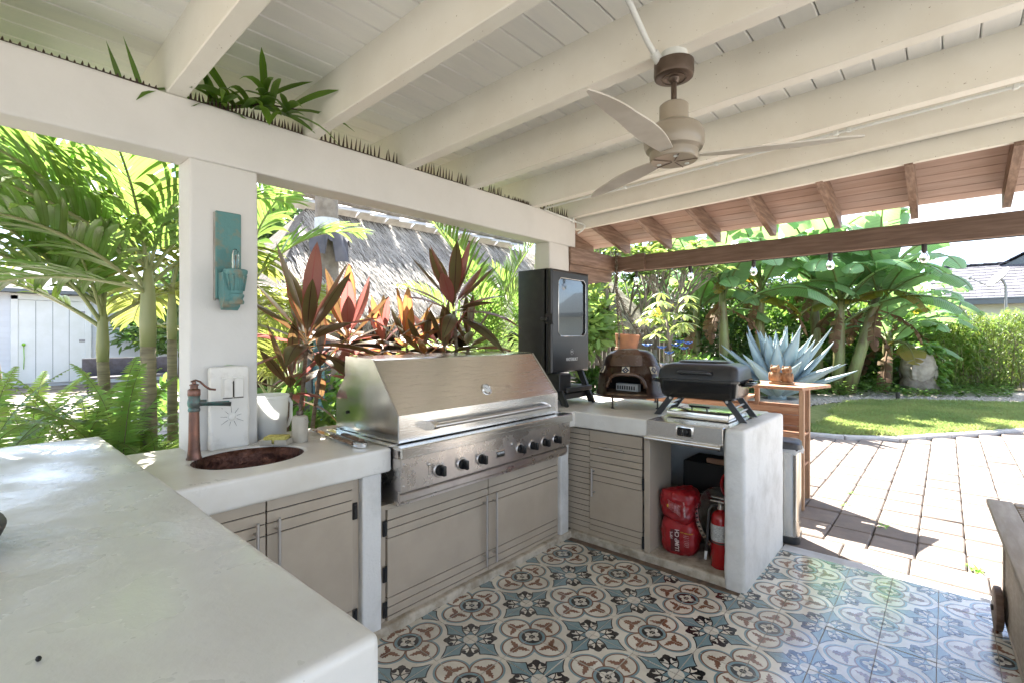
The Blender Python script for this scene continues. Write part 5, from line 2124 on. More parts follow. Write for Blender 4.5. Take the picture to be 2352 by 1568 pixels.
for i in range(n_):
    a = 2 * PI * i / n_
    e = 5
    k = (abs(math.cos(a)) ** e + abs(math.sin(a)) ** e) ** (-1 / e)
    for z, gr_ in ((.637, 1.03), (.612 + .012 * math.sin(i * 2.3), 1.065 + .02 * math.sin(i * 1.7))):
        vs_.append(Mb @ Vector((.156 * gr_ * k * math.cos(a), .114 * gr_ * k * math.sin(a), z)))
mb.add(vs_, [(2 * i, 2 * ((i + 1) % n_), 2 * ((i + 1) % n_) + 1, 2 * i + 1) for i in range(n_)])
mb.build('liner_edge', 'milky', t, True)

wb = thing('wooden_bar', 'reddish wood open-back bar with shelves and a raised top behind the counter', 'bar', (.3, 2.1, -.01))
WY = 1.962
for (x, y, h) in ((.975, WY + .02, .965), (.535, WY + .02, .965), (-.55, WY + .02, .835), (.945, WY + .40, .965), (.535, WY + .40, .965), (-.55, WY + .40, .835)):
    MB().rbox(x - .018, x + .018, y - .022, y + .022, -.012, h, .003, 1).build('post', 'red_wood_up', wb)
mb = MB()
mb.prism([(.49, WY - .012), (.985, WY - .018), (1.115, WY + .43), (.49, WY + .45)], .965, .990, 'Z')
mb.build('raised_top', 'red_wood', wb)
MB().rbox(-.60, .515, WY - .012, WY + .45, .835, .860, .004, 1).build('low_top', 'red_wood', wb)
for z in (.80, .585, .345, .12):
    MB().rbox(.553, .957, WY - .002, WY + .030, z - .022, z + .022, .003, 1).build('rail', 'red_wood', wb)
    MB().rbox(-.53, .517, WY - .002, WY + .030, z - .022, z + .022, .003, 1).build('rail', 'red_wood', wb)
for k in range(9):
    z0 = .02 + .098 * k
    if z0 + .09 > .83:
        break
    MB().rbox(-.565, .955, WY + .395, WY + .412, z0, z0 + .094, .003, 1).build('back_board', 'red_wood', wb)
for z in (.30, .555):
    MB().rbox(-.53, .957, WY + .035, WY + .39, z, z + .018, .003, 1).build('shelf', 'red_wood', wb)

OWL = at(1818, 888, 4.70)
t = thing('owl_carving', 'small carved wooden owl pair standing on the raised bar top', 'figurine', (.78, WY + .22, .991))
for dx, h in ((-.040, .155), (.050, .150)):
    mb = MB()
    Mo = Matrix.Translation((.775 + dx, WY + .20 + .02 * dx, .991))
    mb.lathe([(.028, .018), (.046, .030), (.050, .065), (.044, .095), (.034, .104), (.040, .116), (.044, .132), (.036, .150), (.018, .158), (.001, .158)], 16, 0, Mo @ Matrix.Diagonal((1.0, .8, h / .158, 1)), wob=.006)
    mb.lathe([(.007, 0), (.011, .012), (.001, .026)], 6, 0, Mo @ Matrix.Translation((-.026, -.01, h - .010)))
    mb.lathe([(.007, 0), (.011, .012), (.001, .026)], 6, 0, Mo @ Matrix.Translation((.026, -.01, h - .010)))
    bd_ = mb.build('owl_body', 'carved_wood', t, 50)
    for sx in (-1, 1):
        mb = MB()
        mb.lathe([(.0135, -.003), (.0135, .004), (.008, .004), (.008, .001), (.001, .003)], 12, 0, Mo @ Matrix.Translation((sx * .016, -.034, h * .82)) @ Matrix.Rotation(PI / 2, 4, 'X'))
        mb.build('eye', 'carved_wood', bd_, 40)
        mb = MB()
        mb.sphere(Mo @ Vector((sx * .044, -.004, h * .42)), .03, 8, 6, 0, (.35, .7, 1.3))
        mb.build('wing', 'carved_wood', bd_, True)
mb = MB()
mb.rbox(.690, .880, WY + .155, WY + .25, .9905, 1.012, .008, 2)
mb.build('plinth', 'carved_wood', t, 40)

tc_ = thing('teak_cart', 'greyed teak slatted cart on wheels at the right edge', 'cart', (2.3, .3, 0))
MT_ = Matrix.Translation((2.065, .79, 0)) @ Matrix.Rotation(math.radians(1.6), 4, 'Z')
CWD, CLN = .62, 1.45
MB().rbox(-.055, .040, -CLN, .03, .572, .600, .006, 2, 0, MT_).build('top_rail', 'teak', tc_, 40)
MB().rbox(CWD - .04, CWD + .055, -CLN, .03, .572, .600, .006, 2, 0, MT_).build('top_rail', 'teak', tc_, 40)
MB().rbox(.042, CWD - .042, -.045, .028, .572, .599, .004, 1, 0, MT_).build('end_rail', 'teak', tc_, 40)
for k in range(40):
    y = -.06 - k * .034
    if y < -CLN:
        break
    MB().rbox(.043, CWD - .043, y - .026, y, .574, .594, .003, 1, 0, MT_).build('top_slat', 'teak', tc_)
for (x, y) in ((0, -.02), (CWD - .04, -.02), (0, -CLN), (CWD - .04, -CLN)):
    MB().rbox(x, x + .042, y - .022, y + .02, .0 if y < -1 else .06, .571, .003, 1, 0, MT_).build('leg', 'teak', tc_)
for k in range(46):
    y = -.048 - k * .030
    if y < -CLN + .03:
        break
    MB().rbox(.006, .022, y - .025, y, .06, .570, .002, 1, 0, MT_).build('side_slat', 'teak', tc_)
MB().rbox(.002, .03, -CLN, -.02, .04, .06, .003, 1, 0, MT_).build('bottom_rail', 'teak', tc_)
MB().rbox(.03, .6, -CLN + .02, -.02, .05, .07, .003, 1, 0, MT_).build('bottom_board', 'teak', tc_)
for x in (-.022, CWD + .022):
    mb = MB()
    mb.lathe([(.088, -.016), (.100, -.012), (.102, 0), (.100, .012), (.088, .016)], 32, 0, MT_ @ Matrix.Translation((x, -.072, .102)) @ Matrix.Rotation(PI / 2, 4, 'Y'))
    wh = mb.build('wheel', 'brown_beam', tc_, 40)
    mb = MB()
    mb.lathe([(.014, -.024), (.014, .024)], 14, 0, MT_ @ Matrix.Translation((x, -.072, .102)) @ Matrix.Rotation(PI / 2, 4, 'Y'))
    mb.build('hub', 'rubber', wh, 40)

# small weeds between the pavers
for (x, y, lab, n_) in ((1.99, 1.50, 'green grass tuft growing between the pavers near the teak cart', 26), (1.52, 1.98, 'small weed sprout in the paver joint near the shadow', 7),
                        (1.20, 2.75, 'small weed sprout in a paver joint beside the wooden bar', 8), (1.23, 2.35, 'tiny weed in the paver joint nearest the wooden bar', 6)):
    mb = MB()
    for k in range(n_):
        a = RND.uniform(0, 2 * PI)
        d_ = Vector((math.cos(a), math.sin(a), RND.uniform(.3, 1.2)))
        mb.blade((x + RND.uniform(-.02, .02), y + RND.uniform(-.02, .02), -.012), d_, (-math.sin(a), math.cos(a), 0), RND.uniform(.03, .07), .009, 4, 1.2, .3)
    o = mb.build('weed_tuft', 'lime', None)
    tag(o, lab, 'weed', 'weeds between the pavers')
# =================================================================== GARDEN
leafmat('palm_leaf', (.130, .210, .060), (.25, .40, .085), rough=.32, tw=.48, rand=.28, hue=.015, rib=((.16, .25, .05), .06), ns=2.0, tip=((.24, .17, .07), .93))
leafmat('palm_yellow', (.18, .21, .05), (.29, .33, .075), rough=.36, tw=.48, rand=.25, hue=.015, rib=((.30, .30, .08), .06), ns=2.0)
leafmat('palm_deep', (.045, .090, .024), (.11, .20, .03), rough=.36, tw=.40, rand=.3, hue=.02)
leafmat('fern_leaf', (.150, .250, .070), (.32, .48, .10), rough=.45, tw=.45, rand=.25, hue=.015)
leafmat('ti_bronze', (.125, .085, .045), (.27, .15, .065), rough=.30, tw=.30, rand=.25, hue=.03, rib=((.08, .025, .022), .05), edge=((.33, .055, .05), .40), c2=(.095, .125, .045), ns=3, streak=7, tip=((.16, .09, .05), .95))
leafmat('ti_pink', (.31, .105, .105), (.52, .17, .16), rough=.30, tw=.40, rand=.2, hue=.015, rib=((.40, .10, .10), .05), edge=((.40, .10, .08), .42), c2=(.17, .10, .055), ns=2.5, streak=7, tip=((.16, .09, .05), .95))
leafmat('ti_orange', (.29, .14, .065), (.56, .26, .09), rough=.32, tw=.48, rand=.2, hue=.02, rib=((.40, .15, .06), .05), edge=((.55, .085, .06), .38), c2=(.16, .15, .03), ns=2.5, streak=7, tip=((.16, .09, .05), .95))
leafmat('banana_leaf', (.190, .340, .165), (.34, .56, .19), rough=.30, tw=.42, rand=.22, hue=.015, rib=((.30, .38, .14), .035), ribs=42, ns=1.2, spec=.55)
leafmat('banana_yellow', (.27, .21, .035), (.40, .31, .04), rough=.4, tw=.42, rand=.2, hue=.02, rib=((.35, .32, .12), .035), ribs=42, c2=(.10, .16, .03), ns=1.5)
leafmat('dry_leaf', (.16, .095, .050), (.24, .15, .08), rough=.8, tw=.25, rand=.3, hue=.02)
leafmat('bamboo_leaf', (.12, .18, .04), (.27, .38, .07), rough=.42, tw=.42, rand=.32, hue=.025)
leafmat('shrub_leaf', (.075, .145, .035), (.19, .33, .06), rough=.34, tw=.45, rand=.32, hue=.02, rib=((.20, .28, .08), .05))
leafmat('shrub_pale', (.13, .20, .055), (.30, .40, .09), rough=.34, tw=.45, rand=.28, hue=.02, rib=((.22, .32, .10), .05))
leafmat('hedge_dark', (.045, .085, .028), (.10, .18, .035), rough=.42, tw=.35, rand=.4, hue=.025)
leafmat('grass_blade', (.17, .24, .085), (.40, .51, .16), rough=.5, tw=.4, rand=.34, hue=.025, c2=(.30, .29, .12), ns=.9)
leafmat('thatch', (.46, .425, .375), (.36, .32, .26), rough=.7, tw=.12, rand=.5, hue=.01)
leafmat('agave', (.200, .290, .335), (.12, .20, .16), rough=.55, tw=.06, rand=.12, hue=.01, edge=((.27, .30, .25), .46), tip=((.10, .06, .04), .965), ns=2, spec=.35, c2=(.245, .335, .365))
pm('palm_trunk', (.30, .27, .18), .8, c2=(.17, .145, .10), ns=5, nd=6, stretch=(1, 1, 7), bump=.4, bs=12, bdist=.01)
pm('crownshaft', (.25, .29, .13), .42, c2=(.33, .33, .18), ns=4, stretch=(1, 1, .3))
pm('banana_stem', (.20, .235, .085), .5, c2=(.12, .085, .045), ns=7, nd=6, stretch=(1, 1, .25), bump=.3, bs=12)
pm('grey_bark', (.235, .205, .165), .85, c2=(.15, .125, .10), ns=8, nd=6, bump=.5, bs=24, bdist=.01)
pm('ti_stem', (.20, .155, .105), .8, c2=(.12, .085, .055), ns=20, stretch=(1, 1, 4), bump=.4, bs=40)
pm('fence_wood', (.205, .165, .125), .85, c2=(.125, .10, .075), ns=4, nd=6, stretch=(8, 8, .8), bump=.4, bs=12, rand=.2)
pm('thatch_base', (.10, .085, .07), .95, c2=(.20, .18, .15), ns=20)
pm('roof_tile', (.098, .098, .118), .8, c2=(.150, .148, .170), ns=6, rand=.18, bump=.3, bs=30)
pm('eave_grey', (.130, .155, .170), .7)
pm('mint_wall', (.66, .72, .66), .8, c2=(.60, .66, .61), ns=2)
pm('siding', (.64, .68, .72), .7, rand=.03)
pm('shed_door', (.76, .80, .80), .6, c2=(.70, .74, .72), ns=2)
pm('window_dark', (.030, .040, .055), .08, spec=.7)
pm('dish_grey', (.33, .33, .34), .5, c2=(.28, .28, .29), ns=5)
pm('statue_stone', (.40, .36, .30), .9, c2=(.27, .24, .20), ns=6, nd=7, bump=.5, bs=30, bdist=.01)
pm('ridge_white', (.62, .62, .62), .55, c2=(.50, .49, .48), ns=6)
pm('flashing', (.075, .070, .075), .6, metal=.2, c2=(.12, .11, .11), ns=5)
pm('band_white', (.56, .60, .62), .6, c2=(.44, .44, .42), ns=14)
pm('blue_pot', (.60, .62, .66), .3, c2=(.018, .030, .085), ns=34, nd=2, nlo=.47, nhi=.53, coat=.4)
pm('blue_petal', (.055, .17, .60), .5, c2=(.13, .32, .72), ns=20)
pm('planter_stone', (.30, .29, .27), .85, c2=(.22, .21, .20), ns=8, bump=.4, bs=30)
pm('hut_wood', (.15, .085, .05), .75, c2=(.09, .05, .03), ns=5, stretch=(4, 4, 1))
pm('tiki_blue', (.045, .12, .22), .5, c2=(.16, .32, .42), ns=18, nd=3, nlo=.48, nhi=.54)
pm('tiki_dark', (.060, .062, .080), .6, c2=(.035, .034, .040), ns=8)


def rot_az(a):
    return Matrix.Rotation(a, 3, 'Z')


# ---------------------------------------------------------------- feather palms
def frond_mesh(name, mat, L, e0, bend, npair, llen, lwid, seed, vlift=.35, ldroop=.9, start=.16, rmat='crownshaft'):
    rnd = random.Random(seed)
    mb = MB()
    n_ = 22
    p = Vector((0, 0, 0))
    ang = e0
    pts, tans = [], []
    for i in range(n_ + 1):
        t = i / n_
        d_ = Vector((math.cos(ang), 0, math.sin(ang)))
        pts.append(p.copy())
        tans.append(d_)
        p = p + d_ * (L / n_)
        ang -= bend / n_ * (.5 + t)
    mb.tube(pts, [.014 * (1 - .85 * i / n_) * L / 1.4 + .0015 for i in range(n_ + 1)], 6, mi=1)
    for k in range(npair):
        t = start + (1 - start) * (k + .5) / npair
        f_ = t * n_
        i = min(n_ - 1, int(f_))
        pos = pts[i].lerp(pts[i + 1], f_ - i)
        tan = tans[i]
        up = Vector((0, 1, 0)).cross(tan)
        up = -up if up.z < 0 else up
        pr = math.sin(PI * min(1, .22 + .70 * (t - start) / (1 - start))) ** .7
        for s_ in (-1, 1):
            fw_ = .55 + .75 * t + rnd.uniform(-.12, .12)
            d_ = (Vector((0, s_, 0)) + tan * fw_ + up * (vlift + rnd.uniform(-.15, .15))).normalized()
            ll = llen * pr * rnd.uniform(.88, 1.08)
            sd_ = tan - d_ * tan.dot(d_)
            mb.blade(pos, d_, sd_, ll, lwid * rnd.uniform(.8, 1.1) * (.55 + .45 * pr), 5, ldroop * rnd.uniform(.7, 1.3), .22, 0,
                     prof=lambda q: (.30 + .70 * math.sin(PI * min(1, .15 + q * .62))) * (1 if q < .72 else max(.03, (1 - q) / .28)), twist=rnd.uniform(-.3, .3))
    return mb.mesh(name, [mat, rmat], True)


FR = {}
for tone in ('palm_leaf', 'palm_yellow', 'palm_deep'):
    FR[tone] = {e: [frond_mesh('frond', tone, 1.45, math.radians(e), math.radians(b_), 25, .52, .052, 100 + e + q * 7, ldroop=.75 + .25 * q)
                    for q in range(2)] for e, b_ in ((82, 55), (62, 70), (40, 75), (15, 60))}
ARECA = {e: [frond_mesh('frond', 'palm_leaf', 1.45, math.radians(e), math.radians(b_), 34, .42, .026, 300 + e + q * 7, vlift=.5, ldroop=.5) for q in range(2)] for e, b_ in ((82, 40), (62, 60), (40, 70))}
ARECA_Y = {e: [frond_mesh('frond', 'palm_yellow', 1.45, math.radians(e), math.radians(b_), 34, .42, .026, 400 + e + q * 7, vlift=.4, ldroop=.6) for q in range(1)] for e, b_ in ((82, 40), (62, 60), (40, 70))}


def palm(label, base, top, r, shaft, fronds, group=None, tone='palm_leaf', lean=0.0, sc=1.0, name='palm_tree', lib=None):
    """trunk with rings, green crownshaft, arching fronds: fronds = [(azimuth deg, elevation key, scale, tone)]"""
    base, top = Vector(base), Vector(top)
    t = thing(name, label, 'palm', base, group=group)
    mb = MB()
    n_ = 14
    pts = [base.lerp(top - Vector((0, 0, shaft)), i / n_) + Vector((.02 * math.sin(i * .5), .015 * math.sin(i * .7 + 1), 0)) * lean for i in range(n_ + 1)]
    mb.tube(pts, [r * (1.18 - .2 * i / n_) * (1 + .04 * (i % 2)) for i in range(n_ + 1)], 12)
    mb.build('trunk', 'palm_trunk', t, True)
    mb = MB()
    c0 = pts[-1]
    mb.tube([c0, c0.lerp(top, .3), c0.lerp(top, .75), top], [r * 1.02, r * 1.12, r * .85, r * .5], 12)
    mb.build('crownshaft', 'crownshaft', t, True)
    lib0 = lib or FR
    for k, (az, e, s_, tn) in enumerate(fronds):
        me = (lib0[tn] if lib is None else lib0)[e][k % len((lib0[tn] if lib is None else lib0)[e])]
        o = inst('frond', me, t, top - base - Vector((0, 0, .02 * k * sc)), rot_az(math.radians(az)), s_ * sc)
    return t


# azimuth: 0 = +X (towards the kitchen), 90 = +Y, 180 = away to the garden, 270 = towards the picture's left
pA = gp(345, 3.15)
palm('slender palm with tall green crownshaft beside the post', pA, at(340, 610, 3.15), .043, .52,
     [(250, 62, .95, 'palm_leaf'), (285, 40, 1.0, 'palm_leaf'), (215, 82, 1.0, 'palm_leaf'), (170, 62, 1.05, 'palm_yellow'), (100, 62, .9, 'palm_leaf'), (60, 82, .80, 'palm_leaf'), (320, 82, .8, 'palm_leaf'),
      (130, 40, 1.0, 'palm_yellow'), (235, 15, .85, 'palm_leaf'), (275, 62, 1.05, 'palm_leaf'), (300, 40, .9, 'palm_leaf')], 'palms outside the first opening')
pB = gp(262, 3.7)
palm('leaning slender palm left of the tall one, crown hidden in fern tips', pB, at(236, 705, 3.6), .036, .40,
     [(270, 40, 1.0, 'palm_leaf'), (250, 62, 1.1, 'palm_leaf'), (200, 62, 1.1, 'palm_leaf'), (300, 82, 1.0, 'palm_leaf'), (150, 82, 1.0, 'palm_yellow'), (330, 62, .8, 'palm_leaf'), (90, 40, .9, 'palm_yellow'), (285, 62, 1.0, 'palm_leaf'), (240, 40, 1.0, 'palm_leaf')],
     'palms outside the first opening')
pC = gp(398, 3.75)
palm('thin palm stem partly behind the left edge of the post', pC, at(395, 660, 3.75), .032, .4,
     [(150, 62, 1.1, 'palm_yellow'), (210, 40, 1.0, 'palm_yellow'), (60, 82, 1.0, 'palm_leaf'), (180, 15, .9, 'palm_yellow')], 'palms outside the first opening')
pD = gp(30, 3.9)
palm('palm at the far left whose fronds fill the upper corner', pD, at(-40, 560, 3.7), .04, .4,
     [(60, 62, 1.0, 'palm_leaf'), (100, 40, 1.0, 'palm_leaf'), (20, 82, 1.1, 'palm_leaf'), (0, 40, .9, 'palm_leaf')],
     'palms outside the first opening')
pE = gp(560, 4.3)
palm('palm behind the post with yellow-green fronds reaching over the ti plant', pE, at(545, 700, 4.3), .04, .4,
     [(75, 62, .95, 'palm_leaf'), (40, 82, 1.0, 'palm_leaf'), (100, 15, .8, 'palm_yellow'), (180, 62, 1.0, 'palm_deep'), (250, 62, 1.1, 'palm_leaf'), (110, 40, .8, 'palm_yellow'), (60, 15, .7, 'palm_yellow')])
pF = gp(1125, 4.7)
palm('areca palm with many upright stems beside the smoker', pF, at(1120, 830, 4.7), .03, .3,
     [(250, 82, 1.0, 'x'), (200, 82, 1.05, 'x'), (250, 62, .80, 'x'), (60, 82, 1.0, 'x'), (90, 62, .8, 'x'), (230, 40, .6, 'x'), (300, 82, .7, 'x'), (20, 82, .7, 'x')],
     lib=ARECA, name='areca_palm')
pG = gp(1215, 5.0)
palm('second areca palm just left of the smoker with broad pale fronds', pG, at(1215, 840, 5.0), .03, .3,
     [(250, 82, .75, 'x'), (270, 40, .6, 'x'), (180, 82, .8, 'x'), (90, 82, .8, 'x'), (300, 82, .6, 'x')], lib=ARECA, name='areca_palm')
pH = gp(625, 4.9)
palm('low yellowing areca palm behind the canister', pH, at(620, 900, 4.9), .03, .3,
     [(60, 62, .8, 'x'), (90, 40, .85, 'x'), (120, 82, .9, 'x'), (30, 82, .8, 'x'), (270, 62, .8, 'x'), (180, 82, .9, 'x'), (75, 82, .9, 'x')], lib=ARECA_Y, name='areca_palm')

# frond tips poking in over the header
t = thing('palm_frond', 'green palm frond tip resting on the header between the second and third rafter', 'palm frond', (-.82, -1.62, 2.49))
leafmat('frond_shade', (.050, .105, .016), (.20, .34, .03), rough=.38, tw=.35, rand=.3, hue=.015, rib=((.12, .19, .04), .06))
rnd = random.Random(5)
mb = MB()
mb.tube([(-1.10, -1.86, 2.36), (-.95, -1.80, 2.50), (-.80, -1.72, 2.53), (-.66, -1.60, 2.55), (-.55, -1.48, 2.53)], [.012, .010, .008, .006, .003], 6)
mb.build('rachis', 'spike_brown', t, True)
for k in range(38):
    f_ = k / 37
    b0 = Vector((-.84 + .26 * f_, -1.80 + .30 * f_, 2.495 + .035 * math.sin(PI * f_)))
    a = math.radians(rnd.uniform(-60, 75))
    el = rnd.uniform(-.15, 1.0) * (1 - .5 * f_)
    d_ = Vector((math.cos(a) * .8, math.sin(a), el))
    mb = MB()
    mb.blade(b0, d_, (-d_.y, d_.x, 0), rnd.uniform(.20, .42), rnd.uniform(.022, .038), 7, rnd.uniform(.5, 1.9), .25, 0,
             prof=lambda q: (.35 + .65 * math.sin(PI * min(1, .15 + q * .6))) * (1 if q < .8 else max(.05, (1 - q) / .2)), twist=rnd.uniform(-.8, .8))
    mb.build('leaflet', 'frond_shade', t, True)
for (y0, z1, dx, lab) in ((-2.135, .17, .0, 'narrow green spear leaf over the header left of the first rafter'), (-2.075, .20, .03, 'broader green spear leaf over the header beside the first rafter')):
    mb = MB()
    mb.blade((-.76 + dx, y0, 2.470), (.12, -.35, 1), (0, 1, .2), z1, .030, 7, .0, .2, 0, prof=lambda q: max(.02, (1 - q) ** .8 * (.6 + .4 * math.sin(PI * q))))
    o = mb.build('spear_leaf', 'frond_shade', None, True)
    tag(o, lab, 'leaf')


# ---------------------------------------------------------------- ferns
def fern_mesh(seed, L=.85, e0=70, bend=85):
    rnd = random.Random(seed)
    mb = MB()
    n_ = 24
    p, ang = Vector((0, 0, 0)), math.radians(e0)
    pts, tans = [], []
    yaw = rnd.uniform(-.3, .3)
    for i in range(n_ + 1):
        d_ = Vector((math.cos(ang), yaw * (i / n_), math.sin(ang))).normalized()
        pts.append(p.copy())
        tans.append(d_)
        p = p + d_ * (L / n_)
        ang -= math.radians(bend) / n_ * (.3 + 1.4 * i / n_)
    mb.tube(pts, [.0035 * (1 - .8 * i / n_) for i in range(n_ + 1)], 4, mi=1)
    K = 40
    for k in range(K):
        t = .08 + .92 * (k + .5) / K
        f_ = t * n_
        i = min(n_ - 1, int(f_))
        pos = pts[i].lerp(pts[i + 1], f_ - i)
        tan = tans[i]
        w = math.sin(PI * min(1, .20 + .78 * t)) ** .8
        for s_ in (-1, 1):
            d_ = (Vector((0, s_, 0)) + tan * .25 + Vector((0, 0, rnd.uniform(-.1, .2)))).normalized()
            mb.blade(pos, d_, tan, .085 * w * rnd.uniform(.9, 1.1) + .004, .0195, 2, .5, .15, 0, nacross=1, prof=lambda q: 1 - .85 * q * q)
    return mb.mesh('frond', ['fern_leaf', 'ti_stem'], True)


FERN = [fern_mesh(1, .85, 82, 60), fern_mesh(2, .80, 65, 75), fern_mesh(3, .9, 50, 70), fern_mesh(4, .75, 35, 65)]
for k, (px, d_, z, n_, lab) in enumerate([(60, 3.3, .36, 16, 'sword fern clump at the far left beyond the bar'), (175, 3.05, .44, 18, 'sword fern clump with tall upright fronds beyond the bar end'),
                                          (275, 2.95, .50, 18, 'sword fern clump in front of the slender palms'), (372, 2.85, .45, 13, 'sword fern clump against the foot of the post'),
                                          (-60, 2.7, .45, 12, 'sword fern clump arching in at the bottom left'), (210, 3.4, .45, 12, 'sword fern clump behind the others at the palm foot')]):
    z += .02
    b0 = gp(px, d_, z)
    t = thing('sword_fern', lab, 'fern', (b0.x, b0.y, z), group='sword ferns outside the first opening')
    rnd = random.Random(50 + k)
    for q in range(n_):
        az = 2 * PI * q / n_ + rnd.uniform(-.3, .3)
        inst('frond', FERN[rnd.randrange(4)], t, (rnd.uniform(-.04, .04), rnd.uniform(-.04, .04), 0), rot_az(az), rnd.uniform(.7, 1.1))
    MB().cyl((b0.x, b0.y, -.07), (b0.x, b0.y, z + .02), .10, .06, n=10).build('root_ball', 'dry_leaf', t)


# ---------------------------------------------------------------- ti plants
def ti_mesh(mat, L, W, droop, seed):
    rnd = random.Random(seed)
    mb = MB()
    mb.blade((0, 0, 0), (1, 0, .12), (0, 1, 0), L, W, 14, droop, .28, 0, prof=lambda q: .10 if q < .16 else max(.01, math.sin(PI * min(1, (q - .10) / .90)) ** .85), twist=rnd.uniform(-.35, .35))
    return mb.mesh('leaf', mat, True)


TI = {m_: [ti_mesh(m_, .47, .090, dr, 7 + i) for i, dr in enumerate((.25, .6, 1.1))] for m_ in ('ti_bronze', 'ti_pink', 'ti_orange')}


def ti_plant(label, base, heads, seed, mats, sc=1.0):
    """stems end in rosettes; leaves from nearly upright in the middle to hanging outside"""
    rnd = random.Random(seed)
    base = Vector(base)
    t = thing('ti_plant', label, 'ti plant', base, group='ti plants behind the grill')
    for hd_ in heads:
        hd_, n_, s_ = Vector(hd_[0]), hd_[1], hd_[2]
        mb = MB()
        mid = base.lerp(hd_, .5) + Vector((rnd.uniform(-.05, .05), rnd.uniform(-.05, .05), 0))
        mb.tube([base, mid, hd_], [.016, .014, .012], 8)
        mb.build('stem', 'ti_stem', t, True)
        for k in range(n_):
            f_ = k / (n_ - 1)
            az = k * 2.399 + rnd.uniform(-.25, .25)
            el = math.radians(78 - 88 * f_ ** .9 + rnd.uniform(-9, 9))
            M3 = rot_az(az) @ Matrix.Rotation(-el, 3, 'Y') @ Matrix.Rotation(rnd.uniform(-.4, .4), 3, 'X')
            m_ = mats[rnd.randrange(len(mats))]
            me = TI[m_][0 if f_ < .4 else (1 if f_ < .75 else 2)]
            inst('leaf', me, t, hd_ - base + Vector((0, 0, .06 - .10 * f_)), M3, s_ * sc * rnd.uniform(.85, 1.15))


b0 = gp(655, 2.95, 0)
ti_plant('tall bronze and pink ti plant right beside the post', b0, [(at(705, 790, 2.95), 22, 1.08), (at(668, 900, 2.9), 12, .75), (at(735, 850, 3.0), 10, .7)], 21, ['ti_bronze', 'ti_pink', 'ti_bronze'])
b0 = gp(775, 3.6, 0)
ti_plant('orange and pink ti plant behind the left half of the grill hood', b0, [(at(800, 790, 3.6), 22, 1.05), (at(880, 800, 3.7), 15, .85)], 22, ['ti_orange', 'ti_pink', 'ti_pink', 'ti_bronze'])
b0 = gp(1040, 3.5, 0)
ti_plant('bronze ti plant standing up behind the middle of the grill hood', b0, [(at(1042, 715, 3.5), 22, 1.0), (at(1020, 815, 3.5), 14, .8), (at(1075, 800, 3.6), 11, .7)], 23, ['ti_bronze', 'ti_bronze', 'ti_bronze', 'ti_pink'])
b0 = gp(930, 3.6, 0)
ti_plant('low orange-green ti plant between the two taller ones', b0, [(at(935, 800, 3.6), 16, .8), (at(975, 825, 3.5), 12, .65)], 24, ['ti_orange', 'ti_bronze'])

# ---------------------------------------------------------------- thatched hut
hut = thing('thatched_hut', 'open hut with a thick grey palm thatch roof behind the kitchen', 'hut', (-6.0, 4.0, 0))
EX_, EZ_, RX_, RZ_ = -4.25, 1.80, -6.05, 3.50
HY0, HY1 = .2, 10.0
mb = MB()
HIP = 1.0
mb.add([(EX_, HY0 - .3, EZ_), (EX_, HY1, EZ_), (RX_, HY1, RZ_), (RX_, HY0 + HIP, RZ_), (2 * RX_ - EX_, HY0 - .3, EZ_), (2 * RX_ - EX_, HY1, EZ_)],
       [(0, 1, 2, 3), (4, 0, 3), (5, 4, 3, 2)])
bm = bmesh.new()
bm.from_mesh(mb.mesh('tmp', 'thatch_base'))
bmesh.ops.solidify(bm, geom=list(bm.faces), thickness=.10)
MB().bm(bm).build('roof', 'thatch_base', hut)
rnd = random.Random(77)
mb = MB()
sl_ = Vector((EX_ - RX_, 0, EZ_ - RZ_)).normalized()
nr_ = Vector((-sl_.z, 0, sl_.x)).normalized()
if nr_.z < 0:
    nr_ = -nr_
for k in range(21000):
    u = rnd.random()
    y = rnd.uniform(HY0 - .3 + 1.3 * 0, HY1)
    if y < HY0 - .3 + (HIP + .3) * (1 - u):
        continue
    p = Vector((RX_, y, RZ_)).lerp(Vector((EX_, y, EZ_)), u) + nr_ * rnd.uniform(.0, .035)
    lift = rnd.uniform(-.04, .17)
    d_ = (sl_ + nr_ * lift + Vector((0, rnd.uniform(-.25, .25), 0))).normalized()
    w_ = rnd.uniform(.005, .012) * (1 + .05 * y)
    s_ = Vector((0, 1, 0)) + nr_ * rnd.uniform(-.5, .5)
    L_ = rnd.uniform(.20, .46)
    a_, b_ = p - s_ * w_ / 2, p + s_ * w_ / 2
    q = p + d_ * L_
    mb.add([a_, b_, q + s_ * w_ * .3, q - s_ * w_ * .3], [(0, 1, 2, 3)])
# hanging fringe at the eave
for k in range(3800):
    y = rnd.uniform(HY0 - .4, HY1)
    p = Vector((EX_ + rnd.uniform(-.16, .05), y, EZ_ + rnd.uniform(-.02, .15)))
    d_ = Vector((rnd.uniform(-.05, .35), rnd.uniform(-.16, .16), -1)).normalized()
    w_ = rnd.uniform(.006, .014)
    L_ = rnd.uniform(.14, .42) * (1 + .3 * noise.noise(Vector((y * 2, 0, 0))))
    s_ = Vector((rnd.uniform(-.4, .4), 1, 0))
    q = p + d_ * L_
    mb.add([p - s_ * w_ / 2, p + s_ * w_ / 2, q + s_ * w_ * .2, q - s_ * w_ * .2], [(0, 1, 2, 3)])
o = mb.build('thatch_straw', 'thatch', hut)
tag(o, kind='stuff')
for y in (.5, 2.6, 4.7, 6.8, 8.9):
    for x in (-4.75, -7.3):
        MB().cyl((x, y, -.07), (x, y, 2.02), .075, .065, n=10).build('post', 'hut_wood', hut, True)
MB().box(-7.8, -7.7, .3, 10, 0, 2.0).build('back_screen', 'hut_wood', hut)
MB().rbox(-5.6, -5.0, .9, 6.5, 0, 1.05, .02, 1).build('hut_counter', 'hut_wood', hut)
